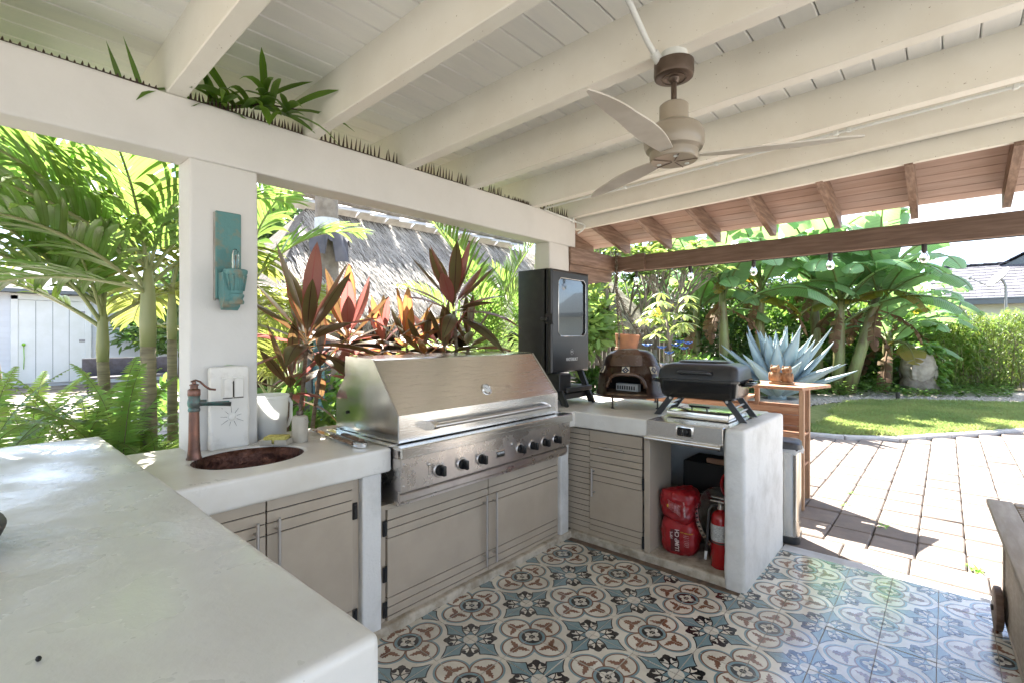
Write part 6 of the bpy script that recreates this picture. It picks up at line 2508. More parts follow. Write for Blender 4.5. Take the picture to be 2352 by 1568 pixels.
MB().rbox(-5.7, -4.9, .85, 6.6, 1.05, 1.10, .01, 1).build('hut_counter_top', 'red_wood', hut)
# ridge: curved cap sheets under a pole
for k in range(9):
    y = 1.35 + .62 * k
    mb = MB()
    vs_ = []
    for i in range(9):
        a = -1.05 + 2.1 * i / 8
        fl = .04 * abs(a)
        for yy in (y - .30 - fl, y + .27 + fl):
            vs_.append((RX_ + (.30 + .02 * (yy > y)) * math.sin(a), yy, RZ_ - .10 + .28 * math.cos(a) + (.03 if yy > y else 0)))
    mb.add(vs_, [(2 * i, 2 * i + 2, 2 * i + 3, 2 * i + 1) for i in range(8)])
    bm = bmesh.new()
    bm.from_mesh(mb.mesh('tmp', 'ridge_white'))
    bmesh.ops.solidify(bm, geom=list(bm.faces), thickness=.015)
    MB().bm(bm).build('ridge_cap', 'ridge_white', hut, 50)
mb = MB()
mb.tube([(RX_ + .22, .9, RZ_ + .16), (RX_ + .23, 3.2, RZ_ + .17), (RX_ + .22, 6.8, RZ_ + .15)], .045, 10)
mb.build('ridge_pole', 'grey_bark', hut, True)
TP = at(751, 540, 7.0)
t = thing('coconut_palm', 'grey palm trunk passing through the thatch with a metal flashing collar', 'palm trunk', (TP.x, TP.y, 0))
mb = MB()
mb.tube([(TP.x, TP.y, -.07), (TP.x, TP.y, 2.0), (TP.x - .01, TP.y, 3.2), (TP.x - .02, TP.y, 4.6), (TP.x - .02, TP.y + .05, 6.4)], [.19, .165, .155, .15, .13], 16)
mb.build('stem', 'grey_bark', t, True)
mb = MB()
zt_ = at(751, 540, 7.0).z
mb.lathe([(.172, zt_ + .02), (.168, zt_ + .22)], 20, 0, Matrix.Translation((TP.x, TP.y, 0)), cap=False)
mb.build('band', 'band_white', t, True)
mb = MB()
vs_ = []
n_ = 56
for i in range(n_):
    a = 2 * PI * i / n_
    for r, z in ((.172, .06), (.23, -.02), (.33 + .05 * math.sin(5 * a), -.10 + .04 * math.sin(7 * a))):
        x_, y_ = r * math.cos(a), r * math.sin(a)
        zz = zt_ + z - max(0, x_) * .95 * (r > .3) - (.28 * x_ if r > .3 else 0) * 0
        if r > .3 and x_ < 0:
            zz = zt_ + z + abs(x_) * .7
        vs_.append((TP.x + x_, TP.y + y_, zz))
mb.add(vs_, [(i * 3 + q, ((i + 1) % n_) * 3 + q, ((i + 1) % n_) * 3 + q + 1, i * 3 + q + 1) for i in range(n_) for q in range(2)])
mb.build('flashing', 'flashing', t, 50)
for (px, d_, lab) in ((722, 5.2, 'dark carved tiki post with blue painted face behind the soap dispenser'), (1140 - 400, 6.0, 'plain dark post beside the blue carved tiki post')):
    b0 = gp(px, d_)
    t = thing('tiki_post', lab, 'post', b0)
    mb = MB()
    mb.rbox(b0.x - .085, b0.x + .085, b0.y - .075, b0.y + .075, -.07, 1.42, .02, 2)
    mb.build('shaft', 'tiki_dark', t, 40)
    if px == 722:
        Mf = Matrix.Translation((b0.x + .088, b0.y, 0))
        MB().rbox(0, .016, -.062, .062, .30, 1.36, .006, 1, 0, Mf).build('painted_panel', 'tiki_blue', t)
        for z in (1.22, .92, .62):
            for s_ in (-1, 1):
                mb = MB()
                mb.sphere((b0.x + .108, b0.y + s_ * .028, z), .018, 10, 6, 0, (.5, 1.2, .6))
                mb.build('carved_eye', 'siding', t, True)
            mb = MB()
            mb.rbox(b0.x + .1, b0.x + .118, b0.y - .045, b0.y + .045, z - .12, z - .095, .005, 1)
            mb.build('carved_mouth', 'siding', t)

# ---------------------------------------------------------------- shed at the left
shed = thing('garden_shed', 'pale shed with horizontal siding and a plain white door behind the palms', 'shed', (-18, -1, 0))
SXw = -18.0
for k in range(17):
    z0 = .10 + .155 * k
    MB().prism([(SXw, z0), (SXw + .030, z0), (SXw + .012, z0 + .158), (SXw, z0 + .158)], -7.5, 6.2, 'Y').build('siding_board', 'siding', shed)
MB().box(SXw - 4, SXw - .01, -7.5, 6.2, -.07, 2.74).build('wall', 'siding', shed)
MB().prism([(SXw + .45, 2.62), (SXw + .45, 2.72), (SXw - 2, 3.7), (SXw - 4.4, 2.72), (SXw - 4.4, 2.62)], -7.9, 6.6, 'Y').build('roof', 'eave_grey', shed)
dd = MB()
dd.rbox(SXw + .03, SXw + .075, -1.47, -.02, .03, 2.42, .008, 1)
dd = dd.build('door', 'shed_door', shed)
MB().rbox(SXw + .03, SXw + .10, -1.62, -1.47, -.02, 2.55, .006, 1).build('door_frame', 'shed_door', dd)
MB().rbox(SXw + .03, SXw + .10, -.02, .13, -.02, 2.55, .006, 1).build('door_frame', 'shed_door', dd)
MB().rbox(SXw + .03, SXw + .10, -1.62, .13, 2.43, 2.60, .006, 1).build('door_frame', 'shed_door', dd)
for q in range(1, 4):
    MB().box(SXw + .0745, SXw + .0765, -1.47 + .3625 * q - .006, -1.47 + .3625 * q + .006, .05, 2.40).build('door_seam', 'eave_grey', dd)
for z in (.4, 1.25, 2.1):
    MB().rbox(SXw + .074, SXw + .09, -.16, .0, z - .04, z + .04, .005, 1).build('door_hinge', 'dish_grey', dd)
mb = MB()
mb.sphere((SXw + .12, -1.36, 1.15), .045, 10, 8)
mb.tube([(SXw + .12, -1.36, 1.12), (SXw + .115, -1.35, .75), (SXw + .11, -1.36, .45)], .010, 5)
mb.build('knob_and_cord', 'lime', dd, True)
wd = MB()
wd.rbox(SXw + .03, SXw + .09, 1.05, 1.75, 1.28, 2.25, .006, 1)
wd = wd.build('window', 'shed_door', shed)
for i in range(2):
    for j in range(3):
        MB().box(SXw + .0905, SXw + .096, 1.09 + .31 * i, 1.37 + .31 * i, 1.33 + .30 * j, 1.60 + .30 * j).build('pane', 'window_dark', wd)
for (px, d_, w_, lab) in ((352, 9.5, .30, 'grey block planter box on the side yard paving'),):
    b0 = gp(px, d_)
    t = thing('planter_box', lab, 'planter', b0)
    for r_ in range(4):
        for q in range(2):
            MB().rbox(b0.x - w_, b0.x + w_, b0.y - w_ + q * w_, b0.y + q * w_ - .01, -.02 + .12 * r_, .095 + .12 * r_, .006, 1).build('block', 'planter_stone', t)
b0 = gp(300, 12.5)
t = thing('garden_bench', 'low dark metal bench on the side yard in front of the shed', 'bench', b0)
MB().rbox(b0.x - .3, b0.x + .3, b0.y - .9, b0.y + .9, .36, .42, .01, 1).build('seat', 'tiki_dark', t)
MB().rbox(b0.x - .34, b0.x - .30, b0.y - .9, b0.y + .9, .42, .85, .01, 1).build('backrest', 'tiki_dark', t)
for s_ in (-1, 1):
    for q in (-1, 1):
        MB().box(b0.x + s_ * .26 - .02, b0.x + s_ * .26 + .02, b0.y + q * .8 - .02, b0.y + q * .8 + .02, -.02, .36).build('leg', 'tiki_dark', t)

# ---------------------------------------------------------------- lawn, kerb, gravel
LAWN_FAR = [(-2.4, 6.6), (-1.2, 7.4), (-.4, 8.2), (.0, 9.6), (.5, 10.6), (1.2, 11.2), (2.2, 11.8), (3.2, 12.35), (5.5, 13.4)]


def interp(P_, x):
    for (a, b_) in zip(P_, P_[1:]):
        if a[0] <= x <= b_[0]:
            return a[1] + (b_[1] - a[1]) * (x - a[0]) / (b_[0] - a[0])
    return P_[0][1] if x < P_[0][0] else P_[-1][1]


pm('lawn_soil', (.14, .17, .055), .95, c2=(.20, .22, .08), ns=6, nd=6, bump=.6, bs=60, bdist=.03)
mb = MB()
xs = [-2.2 + .2 * i for i in range(38)]
vs_ = []
for x in xs:
    y0, y1 = curb_y(x) + .06, interp(LAWN_FAR, x)
    for q in range(9):
        y = y0 + (y1 - y0) * q / 8
        vs_.append((x, y, -.010 + .018 * noise.noise(Vector((x, y, 0)))))
mb.add(vs_, [(i * 9 + j, (i + 1) * 9 + j, (i + 1) * 9 + j + 1, i * 9 + j + 1) for i in range(len(xs) - 1) for j in range(8)])
o = mb.build('lawn', 'lawn_soil', None, True)
tag(o, 'bright green lawn curving behind the paver patio', 'lawn', kind='structure')
rnd = random.Random(9)
mb = MB()
cnt = 0
while cnt < 52000:
    x = rnd.uniform(-2.0, 4.6)
    y = rnd.uniform(5.3, 12.6)
    y0, y1 = curb_y(x) + .06, interp(LAWN_FAR, x)
    if not (y0 < y < y1) or x < .22 + .06 * (y - 5.5) * (y < 8) or x > 1.9 + .10 * (y + 2.6) + .15:
        continue
    if rnd.random() > .35 + .65 * (8.5 / (y + 2.6)):
        continue
    cnt += 1
    a = rnd.uniform(0, 2 * PI)
    edge = max(0, 1 - (y - y0) / .8)
    h = rnd.uniform(.030, .075) * (1 + .7 * edge) * (1 + .35 * noise.noise(Vector((x * 2, y * 2, 3))))
    w_ = rnd.uniform(.0035, .007) * (1 + .06 * y)
    p = Vector((x, y, -.012))
    s_ = Vector((math.cos(a), math.sin(a), 0)) * w_ / 2
    ln = Vector((rnd.uniform(-.6, .6), rnd.uniform(-.6, .6), 1)).normalized() * h
    mb.add([p - s_, p + s_, p + ln * .6 + s_ * .7, p + ln + Vector((ln.x * .5, ln.y * .5, -h * .05))], [(0, 1, 2, 3)])
o = mb.build('grass', 'grass_blade', None)
tag(o, 'short green grass blades of the lawn', 'grass', kind='stuff')
kb = thing('lawn_kerb', 'pale concrete kerb curving along the lawn edge', 'kerb', kind='structure')
L_ = []
for (a, b_) in zip(CURB[1:], CURB[2:]):
    n_ = max(1, int(math.hypot(b_[0] - a[0], b_[1] - a[1]) / .42))
    for i in range(n_):
        L_.append((a[0] + (b_[0] - a[0]) * i / n_, a[1] + (b_[1] - a[1]) * i / n_))
L_.append(CURB[-1])
for (a, b_) in zip(L_, L_[1:]):
    d_ = Vector((b_[0] - a[0], b_[1] - a[1], 0))
    ang_ = math.atan2(d_.y, d_.x)
    Mk_ = Matrix.Translation(((a[0] + b_[0]) / 2, (a[1] + b_[1]) / 2, 0)) @ Matrix.Rotation(ang_, 4, 'Z')
    MB().rbox(-d_.length / 2 + .004, d_.length / 2 - .004, -.075, .06, -.07, .022 + RND.uniform(-.004, .004), .012, 2, 0, Mk_).build('kerb_stone', 'kerb', kb, 40)
mb = MB()
far = [(x, interp(LAWN_FAR, x)) for x in [-2.4 + .3 * i for i in range(27)]]
vs_ = []
for (x, y) in far:
    vs_ += [(x - .1, y - .15, -.004), (x - .2, y + 2.6, -.004)]
mb.add(vs_, [(2 * i, 2 * i + 2, 2 * i + 3, 2 * i + 1) for i in range(len(far) - 1)])
o = mb.build('gravel', 'pebble', None)
tag(o, 'pale pebble bed between the lawn and the planting', 'gravel', kind='stuff')
mb = MB()
for k in range(2600):
    x = rnd.uniform(-1.8, 4.2)
    y = interp(LAWN_FAR, x) + rnd.uniform(-.15, 1.6)
    r_ = rnd.uniform(.012, .035)
    mb.sphere((x, y, .004), r_, 5, 3, 0, (1, rnd.uniform(.7, 1.1), .6))
o = mb.build('pebbles', 'pebble', None)
tag(o, 'loose pale pebbles along the far lawn edge', 'pebbles', kind='stuff')


# ---------------------------------------------------------------- bananas
def banana_mesh(seed, mat, L, W, e0, bend, tear=.5):
    rnd = random.Random(seed)
    mb = MB()
    n_ = 30
    p, ang = Vector((0, 0, 0)), math.radians(e0)
    pts, tans = [], []
    sidey = rnd.uniform(-.15, .15)
    for i in range(n_ + 1):
        d_ = Vector((math.cos(ang), sidey * i / n_, math.sin(ang))).normalized()
        pts.append(p.copy())
        tans.append(d_)
        p = p + d_ * (L / n_)
        ang -= math.radians(bend) / n_ * (.25 + 1.5 * i / n_)
    mb.tube(pts, [.022 * (1 - .85 * i / n_) + .002 for i in range(n_ + 1)], 6, mi=0)
    s0 = 5
    for s_ in (-1, 1):
        i = s0
        while i < n_:
            g = min(n_ - i, rnd.choice((1, 1, 2, 3, 4)) if rnd.random() < tear else rnd.choice((5, 7, 9)))
            sag = rnd.uniform(.15, .55) + (rnd.uniform(0, .7) if rnd.random() < tear * .5 else 0)
            vs_, us = [], []
            for q in range(g + 1):
                j = i + q
                t = (j - s0) / (n_ - s0)
                w = W * .5 * max(.02, min(1, (t / .10) ** .6) * (1 if t < .62 else max(.03, 1 - ((t - .62) / .40) ** 2) ** .75))
                tan = tans[j]
                sd = Vector((0, s_, 0))
                up = sd.cross(tan) * s_
                if up.z < 0:
                    up = -up
                shift = (.018 if q == 0 else (-.018 if q == g else 0)) if g < 20 else 0
                for k in range(4):
                    f_ = k / 3
                    o_ = sd * (w * f_ * math.cos(sag * f_)) + up * (w * f_ * .22 - w * math.sin(sag * f_) * f_) + tan * (w * f_ * .28 + shift * f_)
                    vs_.append(pts[j] + o_)
                    us.append((.5 + .5 * s_ * f_, t))
            mb.add(vs_, [(q * 4 + k, q * 4 + 4 + k, q * 4 + 5 + k, q * 4 + 1 + k) if s_ > 0 else (q * 4 + k, q * 4 + 1 + k, q * 4 + 5 + k, q * 4 + 4 + k) for q in range(g) for k in range(3)], 0, us)
            i += g
    return mb.mesh('leaf', mat, True)


BAN = [banana_mesh(1, 'banana_leaf', 2.2, .62, 84, 60, .5), banana_mesh(2, 'banana_leaf', 2.1, .66, 70, 105, .75), banana_mesh(3, 'banana_leaf', 2.1, .62, 55, 115, .9),
       banana_mesh(4, 'banana_leaf', 2.0, .64, 40, 110, .65), banana_mesh(5, 'banana_leaf', 2.2, .62, 62, 130, .5)]
BAN_Y = [banana_mesh(11, 'banana_yellow', 1.8, .5, 35, 120, .8), banana_mesh(12, 'banana_yellow', 1.7, .5, 15, 80, .8)]
BAN_D = [banana_mesh(21, 'dry_leaf', 1.5, .34, -20, 70, .9), banana_mesh(22, 'dry_leaf', 1.3, .30, -45, 45, .9)]


def banana(label, px, d_, h, seed, n_, lean=(0, 0), ls=1.0):
    rnd = random.Random(seed)
    b0 = gp(px, d_, -.07)
    t = thing('banana_plant', label, 'banana plant', b0, group='banana clump at the back of the lawn')
    top = Vector((b0.x + lean[0], b0.y + lean[1], h))
    mb = MB()
    mb.tube([b0, b0.lerp(top, .4), b0.lerp(top, .8), top], [.15, .125, .10, .06], 12)
    mb.build('stem', 'banana_stem', t, True)
    for k in range(n_):
        az = k * 2.399 + seed + rnd.uniform(-.3, .3)
        f_ = k / max(1, n_ - 1)
        me = BAN[0] if f_ < .2 else BAN[1 + rnd.randrange(4)]
        inst('leaf', me, t, top - b0 - Vector((0, 0, .30 * f_)), rot_az(az), ls * rnd.uniform(1.05, 1.4))
    for k in range(3):
        inst('leaf', BAN[(2, 4, 3)[k]], t, top - b0 - Vector((0, 0, .25 + .25 * k)), rot_az(math.radians(311 + (-48, 12, 55)[k] + rnd.uniform(-14, 14))), ls * rnd.uniform(1.1, 1.4))
    inst('leaf', BAN_Y[seed % 2], t, top - b0 - Vector((0, 0, .35)), rot_az(seed * 1.3 + 4.2), 1.15)
    for k in range(3):
        inst('dead_leaf', BAN_D[k % 2], t, top - b0 - Vector((0, 0, .3 + .1 * k)), rot_az(seed * 2.1 + k * 2.2), rnd.uniform(.8, 1.1))


for k, a in enumerate([('banana plant at the left end of the clump near the shrub tree', 1668, 12.0, 2.6, 9, (-.1, 0)), ('banana plant behind the agave with long drooping leaves', 1745, 12.6, 2.9, 9, (0, 0)),
                       ('tallest banana plant in the middle of the clump', 1880, 12.8, 3.1, 10, (-.15, .1)), ('banana plant with pale green stem right of the agave', 1925, 12.0, 2.4, 8, (.05, 0)),
                       ('banana plant leaning right toward the stone head', 1945, 11.8, 2.5, 9, (.60, .30), .9), ('banana plant at the right end above the stone head', 2060, 13.6, 2.2, 7, (.0, 0), .72),
                       ('young banana plant low beside the stone head', 2035, 12.6, 1.5, 5, (.05, -.1), .7), ('banana plant half hidden behind the blue flower pot', 1600, 13.5, 2.3, 8, (0, 0))]):
    banana(a[0], a[1], a[2], a[3], 31 + k * 3, a[4], a[5], a[6] if len(a) > 6 else 1.0)


# ---------------------------------------------------------------- leafy masses
def leafcloud(mb, c, rad, n_, ll, lw, rnd, droop=.6, shell=.5, up=.2, nseg=2, floor_z=None):
    c = Vector(c)
    for k in range(n_):
        while True:
            v = Vector((rnd.uniform(-1, 1), rnd.uniform(-1, 1), rnd.uniform(-1, 1)))
            if shell < v.length < 1.0 or (v.length <= shell and rnd.random() < .3):
                break
        lump = 1 + .28 * noise.noise(v * 2.2 + c)
        p = c + Vector((v.x * rad[0], v.y * rad[1], v.z * rad[2])) * lump
        if floor_z is not None and p.z < floor_z:
            p.z = floor_z + rnd.uniform(0, .1)
        d_ = (v.normalized() * .8 + Vector((rnd.uniform(-1, 1), rnd.uniform(-1, 1), rnd.uniform(-.6, .8) + up))).normalized()
        s_ = d_.cross(Vector((rnd.uniform(-1, 1), rnd.uniform(-1, 1), rnd.uniform(.2, 1))))
        mb.blade(p, d_, s_, ll * rnd.uniform(.7, 1.25), lw * rnd.uniform(.7, 1.2), nseg, droop, .2, 0, nacross=2 if nseg > 2 else 1,
                 prof=lambda q: max(.03, math.sin(PI * min(1, .12 + q * .86))))
    return mb


# shrub tree with grey branches behind the hanging planter
def shrub_tree(label, base, h, seed, spread, mat, leaf, n_tip=9, name='shrub_tree', group=None):
    rnd = random.Random(seed)
    base = Vector(base)
    t = thing(name, label, 'tree', base, group=group)
    tips = []
    mb = MB()

    def grow(p, d_, L_, r, depth):
        q = p + d_ * L_
        mid = p.lerp(q, .5) + Vector((rnd.uniform(-1, 1), rnd.uniform(-1, 1), 0)) * L_ * .05
        mb.tube([p, mid, q], [r, r * .86, r * .72], 7)
        if depth == 0:
            tips.append((q, d_))
            return
        for k in range(rnd.choice((2, 3))):
            nd = (d_ + Vector((rnd.uniform(-1, 1), rnd.uniform(-1, 1), rnd.uniform(-.1, .6))) * spread).normalized()
            grow(q, nd, L_ * rnd.uniform(.62, .85), r * .66, depth - 1)
    for k in range(3):
        a = k * 2.1 + seed
        grow(base, Vector((math.cos(a) * .35, math.sin(a) * .35, 1)).normalized(), h * .34, .065, 4)
    mb.build('branches', 'grey_bark', t, True)
    mb = MB()
    for (q, d_) in tips:
        for k in range(n_tip):
            a = rnd.uniform(0, 2 * PI)
            dd_ = (d_ * .5 + Vector((math.cos(a), math.sin(a), rnd.uniform(-.3, .5)))).normalized()
            mb.blade(q + d_ * rnd.uniform(-.1, .02), dd_, dd_.cross(Vector((0, 0, 1)) + Vector((rnd.uniform(-.4, .4), 0, 0))), leaf[0] * rnd.uniform(.7, 1.2), leaf[1] * rnd.uniform(.8, 1.1), 4, .8, .2, 0)
    mb.build('crown', mat, t, True)
    return t


shrub_tree('frangipani tree with bare grey branches behind the hanging planter', gp(1500, 10.8, -.07), 3.6, 4, .75, 'shrub_pale', (.30, .085), 9)
shrub_tree('second frangipani tree further back along the fence', gp(1400, 13.5, -.07), 4.2, 8, .7, 'shrub_leaf', (.30, .09), 9)
shrub_tree('leafy tree behind the banana clump on the left', gp(1600, 16.8, -.07), 4.6, 12, .6, 'shrub_leaf', (.30, .10), 10)

# money tree with blue flowers in a patterned pot
b0 = gp(1543, 5.3, 0)
zt = at(1543, 835, 5.3).z
t = thing('patterned_pot', 'white and navy patterned ceramic pot behind the tabletop grill', 'pot', (b0.x, b0.y, -.01))
M_ = Matrix.Translation((b0.x, b0.y, 0))
mb = MB()
mb.lathe([(.10, .38), (.125, .40), (.150, .70), (.158, zt - .03), (.168, zt - .02), (.168, zt), (.152, zt), (.150, zt - .06), (.001, zt - .06)], 32, 0, M_)
mb.build('vessel', 'blue_pot', t, 40)
MB().cyl((b0.x, b0.y, -.012), (b0.x, b0.y, .38), .15, .13, n=20).build('pedestal', 'planter_stone', t, 40)
t = thing('potted_tree', 'small tree with hand-shaped pale green leaves in the patterned pot', 'plant', (b0.x, b0.y, zt - .06))
rnd = random.Random(41)
mb = MB()
top = Vector((b0.x - .06, b0.y, zt + .48))
mb.tube([(b0.x, b0.y, zt - .08), (b0.x - .02, b0.y, zt + .2), top], [.016, .014, .011], 8)
mb.build('trunk', 'grey_bark', t, True)
for k in range(17):
    a = rnd.uniform(0, 2 * PI)
    el = rnd.uniform(-.2, 1.1)
    L_ = rnd.uniform(.16, .38)
    st_ = top + Vector((0, 0, rnd.uniform(-.30, .02)))
    e_ = st_ + Vector((math.cos(a) * math.cos(el), math.sin(a) * math.cos(el), math.sin(el))) * L_
    mb = MB()
    mb.tube([st_, st_.lerp(e_, .6) + Vector((0, 0, .03)), e_], .0035, 5, mi=1)
    for q in range(7):
        aa = a + math.radians(-120 + 40 * q)
        d_ = Vector((math.cos(aa), math.sin(aa), -.15 + rnd.uniform(-.2, .2)))
        mb.blade(e_, d_, (-math.sin(aa), math.cos(aa), .1), rnd.uniform(.13, .21), rnd.uniform(.045, .06), 6, .9, .2, 0, prof=lambda q_: max(.03, math.sin(PI * min(1, .05 + q_ * .95)) ** .9 * (.4 + .75 * q_)))
    mb.build('leaf_hand', ['shrub_pale', 'shrub_leaf'], t, True)
FLOWER_LABELS = ['blue flower low at the left of the bunch above the patterned pot', 'lowest blue flower, hanging over the rim of the patterned pot', 'blue flower in the middle of the bunch above the patterned pot',
                 'blue flower low at the right of the bunch above the patterned pot', 'rightmost and highest blue flower above the patterned pot', 'blue flower at the top of the bunch above the patterned pot',
                 'single blue flower standing apart on the left beside the pizza oven']
for k, (px, py) in enumerate(((1520, 800), (1537, 812), (1552, 795), (1570, 802), (1580, 790), (1561, 787), (1486, 795))):
    p = at(px, py, 5.2 + .05 * (k % 3))
    t2 = thing('blue_flower', FLOWER_LABELS[k], 'flower', p, group='blue flowers above the patterned pot')
    for q in range(6):
        aa = 2 * PI * q / 6 + k
        mb = MB()
        d_ = Vector((math.cos(aa) * .8, math.sin(aa) * .8, .75))
        mb.blade(p, d_, (-math.sin(aa), math.cos(aa), 0), .065, .05, 4, .8, .3, 0)
        mb.build('petal', 'blue_petal', t2, True)
    MB().tube([p, p + Vector((.0, .02, -.08)), Vector((b0.x + rnd.uniform(-.05, .05), b0.y, zt - .04))], .003, 5).build('stalk', 'shrub_leaf', t2, True)


# ---------------------------------------------------------------- agave
def agave_mesh(seed, L, W, curve):
    rnd = random.Random(seed)
    mb = MB()
    n_ = 16
    vs_, us = [], []
    p, ang = Vector((0, 0, 0)), 0.0
    pts = []
    for i in range(n_ + 1):
        t = i / n_
        w = W * .5 * (.62 + .38 * math.sin(PI * min(1, t * 1.15))) * (1 if t < .45 else max(.015, 1 - ((t - .45) / .55) ** 1.7))
        th = .035 * (1 - t) ** .7 + .003
        d_ = Vector((math.cos(ang), 0, math.sin(ang)))
        nr = Vector((-math.sin(ang), 0, math.cos(ang)))
        for (yy, zz, u_) in ((-w, .35 * w, 0.0), (-w * .5, .06 * w, .25), (0, 0, .5), (w * .5, .06 * w, .75), (w, .35 * w, 1.0), (w * .5, -th, .75), (0, -th * 1.5, .5), (-w * .5, -th, .25)):
            vs_.append(p + Vector((0, yy, 0)) + nr * zz)
            us.append((u_, t))
        pts.append((p.copy(), w, nr, d_))
        p = p + d_ * (L / n_)
        ang += curve / n_
    fs = []
    for i in range(n_):
        for j in range(8):
            fs.append((i * 8 + j, i * 8 + (j + 1) % 8, (i + 1) * 8 + (j + 1) % 8, (i + 1) * 8 + j))
    fs.append(tuple(range(n_ * 8, n_ * 8 + 8)))
    mb.add(vs_, fs, 0, us)
    for i in range(2, n_ - 1):
        for half_ in (0, .5):
            (p0, w0, nr, d_), (p1, w1, _, _) = pts[i], pts[i + 1]
            pc = p0.lerp(p1, half_)
            w = w0 + (w1 - w0) * half_
            for s_ in (-1, 1):
                e_ = pc + Vector((0, s_ * w, 0)) + nr * .35 * w
                mb.add([e_ - d_ * .010, e_ + d_ * .010, e_ + Vector((0, s_ * .014, 0)) + d_ * .006], [(0, 1, 2)], 0, [(0, .5)] * 3)
    return mb.mesh('leaf', 'agave', True)


AG = [agave_mesh(1, 1.10, .235, .12), agave_mesh(2, 1.05, .25, -.10), agave_mesh(3, 1.0, .22, .30)]
b0 = gp(1785, 8.0, .0)
az_ = at(1790, 905, 8.0).z
t = thing('agave', 'big blue-grey agave with spiny broad leaves behind the wooden bar', 'agave', (b0.x, b0.y, az_))
rnd = random.Random(6)
for k in range(46):
    f_ = k / 45
    az = k * 2.399 + rnd.uniform(-.12, .12)
    el = math.radians(84 - 70 * f_ ** 1.05)
    M3 = rot_az(az) @ Matrix.Rotation(-el, 3, 'Y')
    inst('leaf', AG[k % 3], t, Vector((math.cos(az), math.sin(az), 0)) * .07 + Vector((0, 0, .16 - .16 * f_)), M3, 1.0 * rnd.uniform(.84, 1.04) * (.86 + .22 * min(1, f_ * 2)))
MB().lathe([(.05, az_ - .2), (.14, az_ - .1), (.12, az_ + .12), (.03, az_ + .2)], 16, 0, Matrix.Translation((b0.x, b0.y, 0))).build('core', 'agave', t, True)
t = thing('stone_planter', 'low grey stone planter holding the agave', 'planter', (b0.x, b0.y, -.05))
for k in range(10):
    a = 2 * PI * k / 10
    for q in range(4):
        Mq = Matrix.Translation((b0.x, b0.y, 0)) @ Matrix.Rotation(a + (q % 2) * .31, 4, 'Z')
        MB().rbox(.20, .30, -.098, .098, -.05 + q * (az_ - .0) / 4, -.058 + (q + 1) * az_ / 4, .014, 1, 0, Mq).build('block', 'planter_stone', t)
MB().lathe([(.24, az_ - .12), (.001, az_ - .06)], 20, 0, Matrix.Translation((b0.x, b0.y, 0)), cap=False).build('soil_fill', 'soil', t)

# ---------------------------------------------------------------- bamboo hedge
rnd = random.Random(14)
hb = thing('bamboo_hedge', 'bushy light green bamboo hedge at the right in front of the neighbour house', 'hedge', gp(2300, 14.0))
for k in range(26):
    px = 2165 + 13 * k
    d_ = 13.6 + rnd.uniform(-.5, .7)
    b0 = gp(px, d_, -.07)
    h = rnd.uniform(1.6, 2.2)
    MB().tube([b0, (b0.x + rnd.uniform(-.1, .1), b0.y + rnd.uniform(-.1, .1), h * .6), (b0.x + rnd.uniform(-.25, .25), b0.y + rnd.uniform(-.25, .25), h)], [.016, .013, .006], 6).build('culm', 'banana_stem', hb, True)
mb = MB()
for k in range(8600):
    px = 2150 + rnd.uniform(0, 340)
    d_ = 13.5 + rnd.uniform(-.75, .8)
    hmax = 1.95 + .22 * noise.noise(Vector((px * .02, d_, 0)))
    if px < 2230:
        hmax -= .35 * (2230 - px) / 80
    z = hmax * (1 - rnd.random() ** 1.6 * .92) + rnd.uniform(-.05, .1)
    p = gp(px, d_, z)
    a = rnd.uniform(0, 2 * PI)
    d_v = Vector((math.cos(a), math.sin(a), rnd.uniform(-.9, .5)))
    mb.blade(p, d_v, (-math.sin(a), math.cos(a), rnd.uniform(-.3, .3)), rnd.uniform(.13, .24), rnd.uniform(.020, .034), 3, 1.0, .1, 0, nacross=1, prof=lambda q: max(.03, math.sin(PI * min(1, .18 + q * .80))))
o = mb.build('foliage', 'bamboo_leaf', hb)

# ---------------------------------------------------------------- stone head with creeper
hb_ = gp(2108, 12.3, 0)
t = thing('garden_statue', 'weathered carved stone head with closed eyes on a tree stump', 'statue', (hb_.x, hb_.y, -.05))
look = (Vector((CAM.x, CAM.y, 0)) - Vector((hb_.x, hb_.y, 0))).normalized()
yaw_ = math.atan2(look.y, look.x) - .25
bm = bmesh.new()
bmesh.ops.create_icosphere(bm, subdivisions=6, radius=1.0)


def g3(p, c, s_):
    d_ = p - Vector(c)
    return math.exp(-((d_.x / s_[0]) ** 2 + (d_.y / s_[1]) ** 2 + (d_.z / s_[2]) ** 2))


for v in bm.verts:
    p = v.co.copy()
    f = 0.0
    if p.x > 0:
        f += .20 * g3(p, (1, 0, -.10), (9, .12, .32)) + .10 * g3(p, (1, 0, -.30), (9, .17, .10))          # nose
        f += .055 * (g3(p, (1, .34, .22), (9, .26, .06)) + g3(p, (1, -.34, .22), (9, .26, .06)))            # brows
        f -= .075 * (g3(p, (1, .33, .07), (9, .22, .10)) + g3(p, (1, -.33, .07), (9, .22, .10)))            # sockets
        f += .075 * (g3(p, (1, .33, .02), (9, .17, .055)) + g3(p, (1, -.33, .02), (9, .17, .055)))          # lids
        f += .075 * g3(p, (1, 0, -.47), (9, .24, .045)) + .085 * g3(p, (1, 0, -.58), (9, .19, .05)) - .05 * g3(p, (1, 0, -.525), (9, .24, .018))
        f += .07 * g3(p, (1, 0, -.80), (9, .22, .12))
        f += .05 * (g3(p, (1, .45, -.25), (9, .25, .25)) + g3(p, (1, -.45, -.25), (9, .25, .25)))
    if p.z > .5:
        f += .06 * abs(math.sin(p.z * 26)) * .5
    jaw = 1 - .22 * max(0, -p.z)
    q = Vector((p.x * .36 * (1 + f), p.y * .36 * jaw * (1 + f * .3), p.z * .54))
    q += noise.noise_vector(q * 14) * .004
    v.co = q
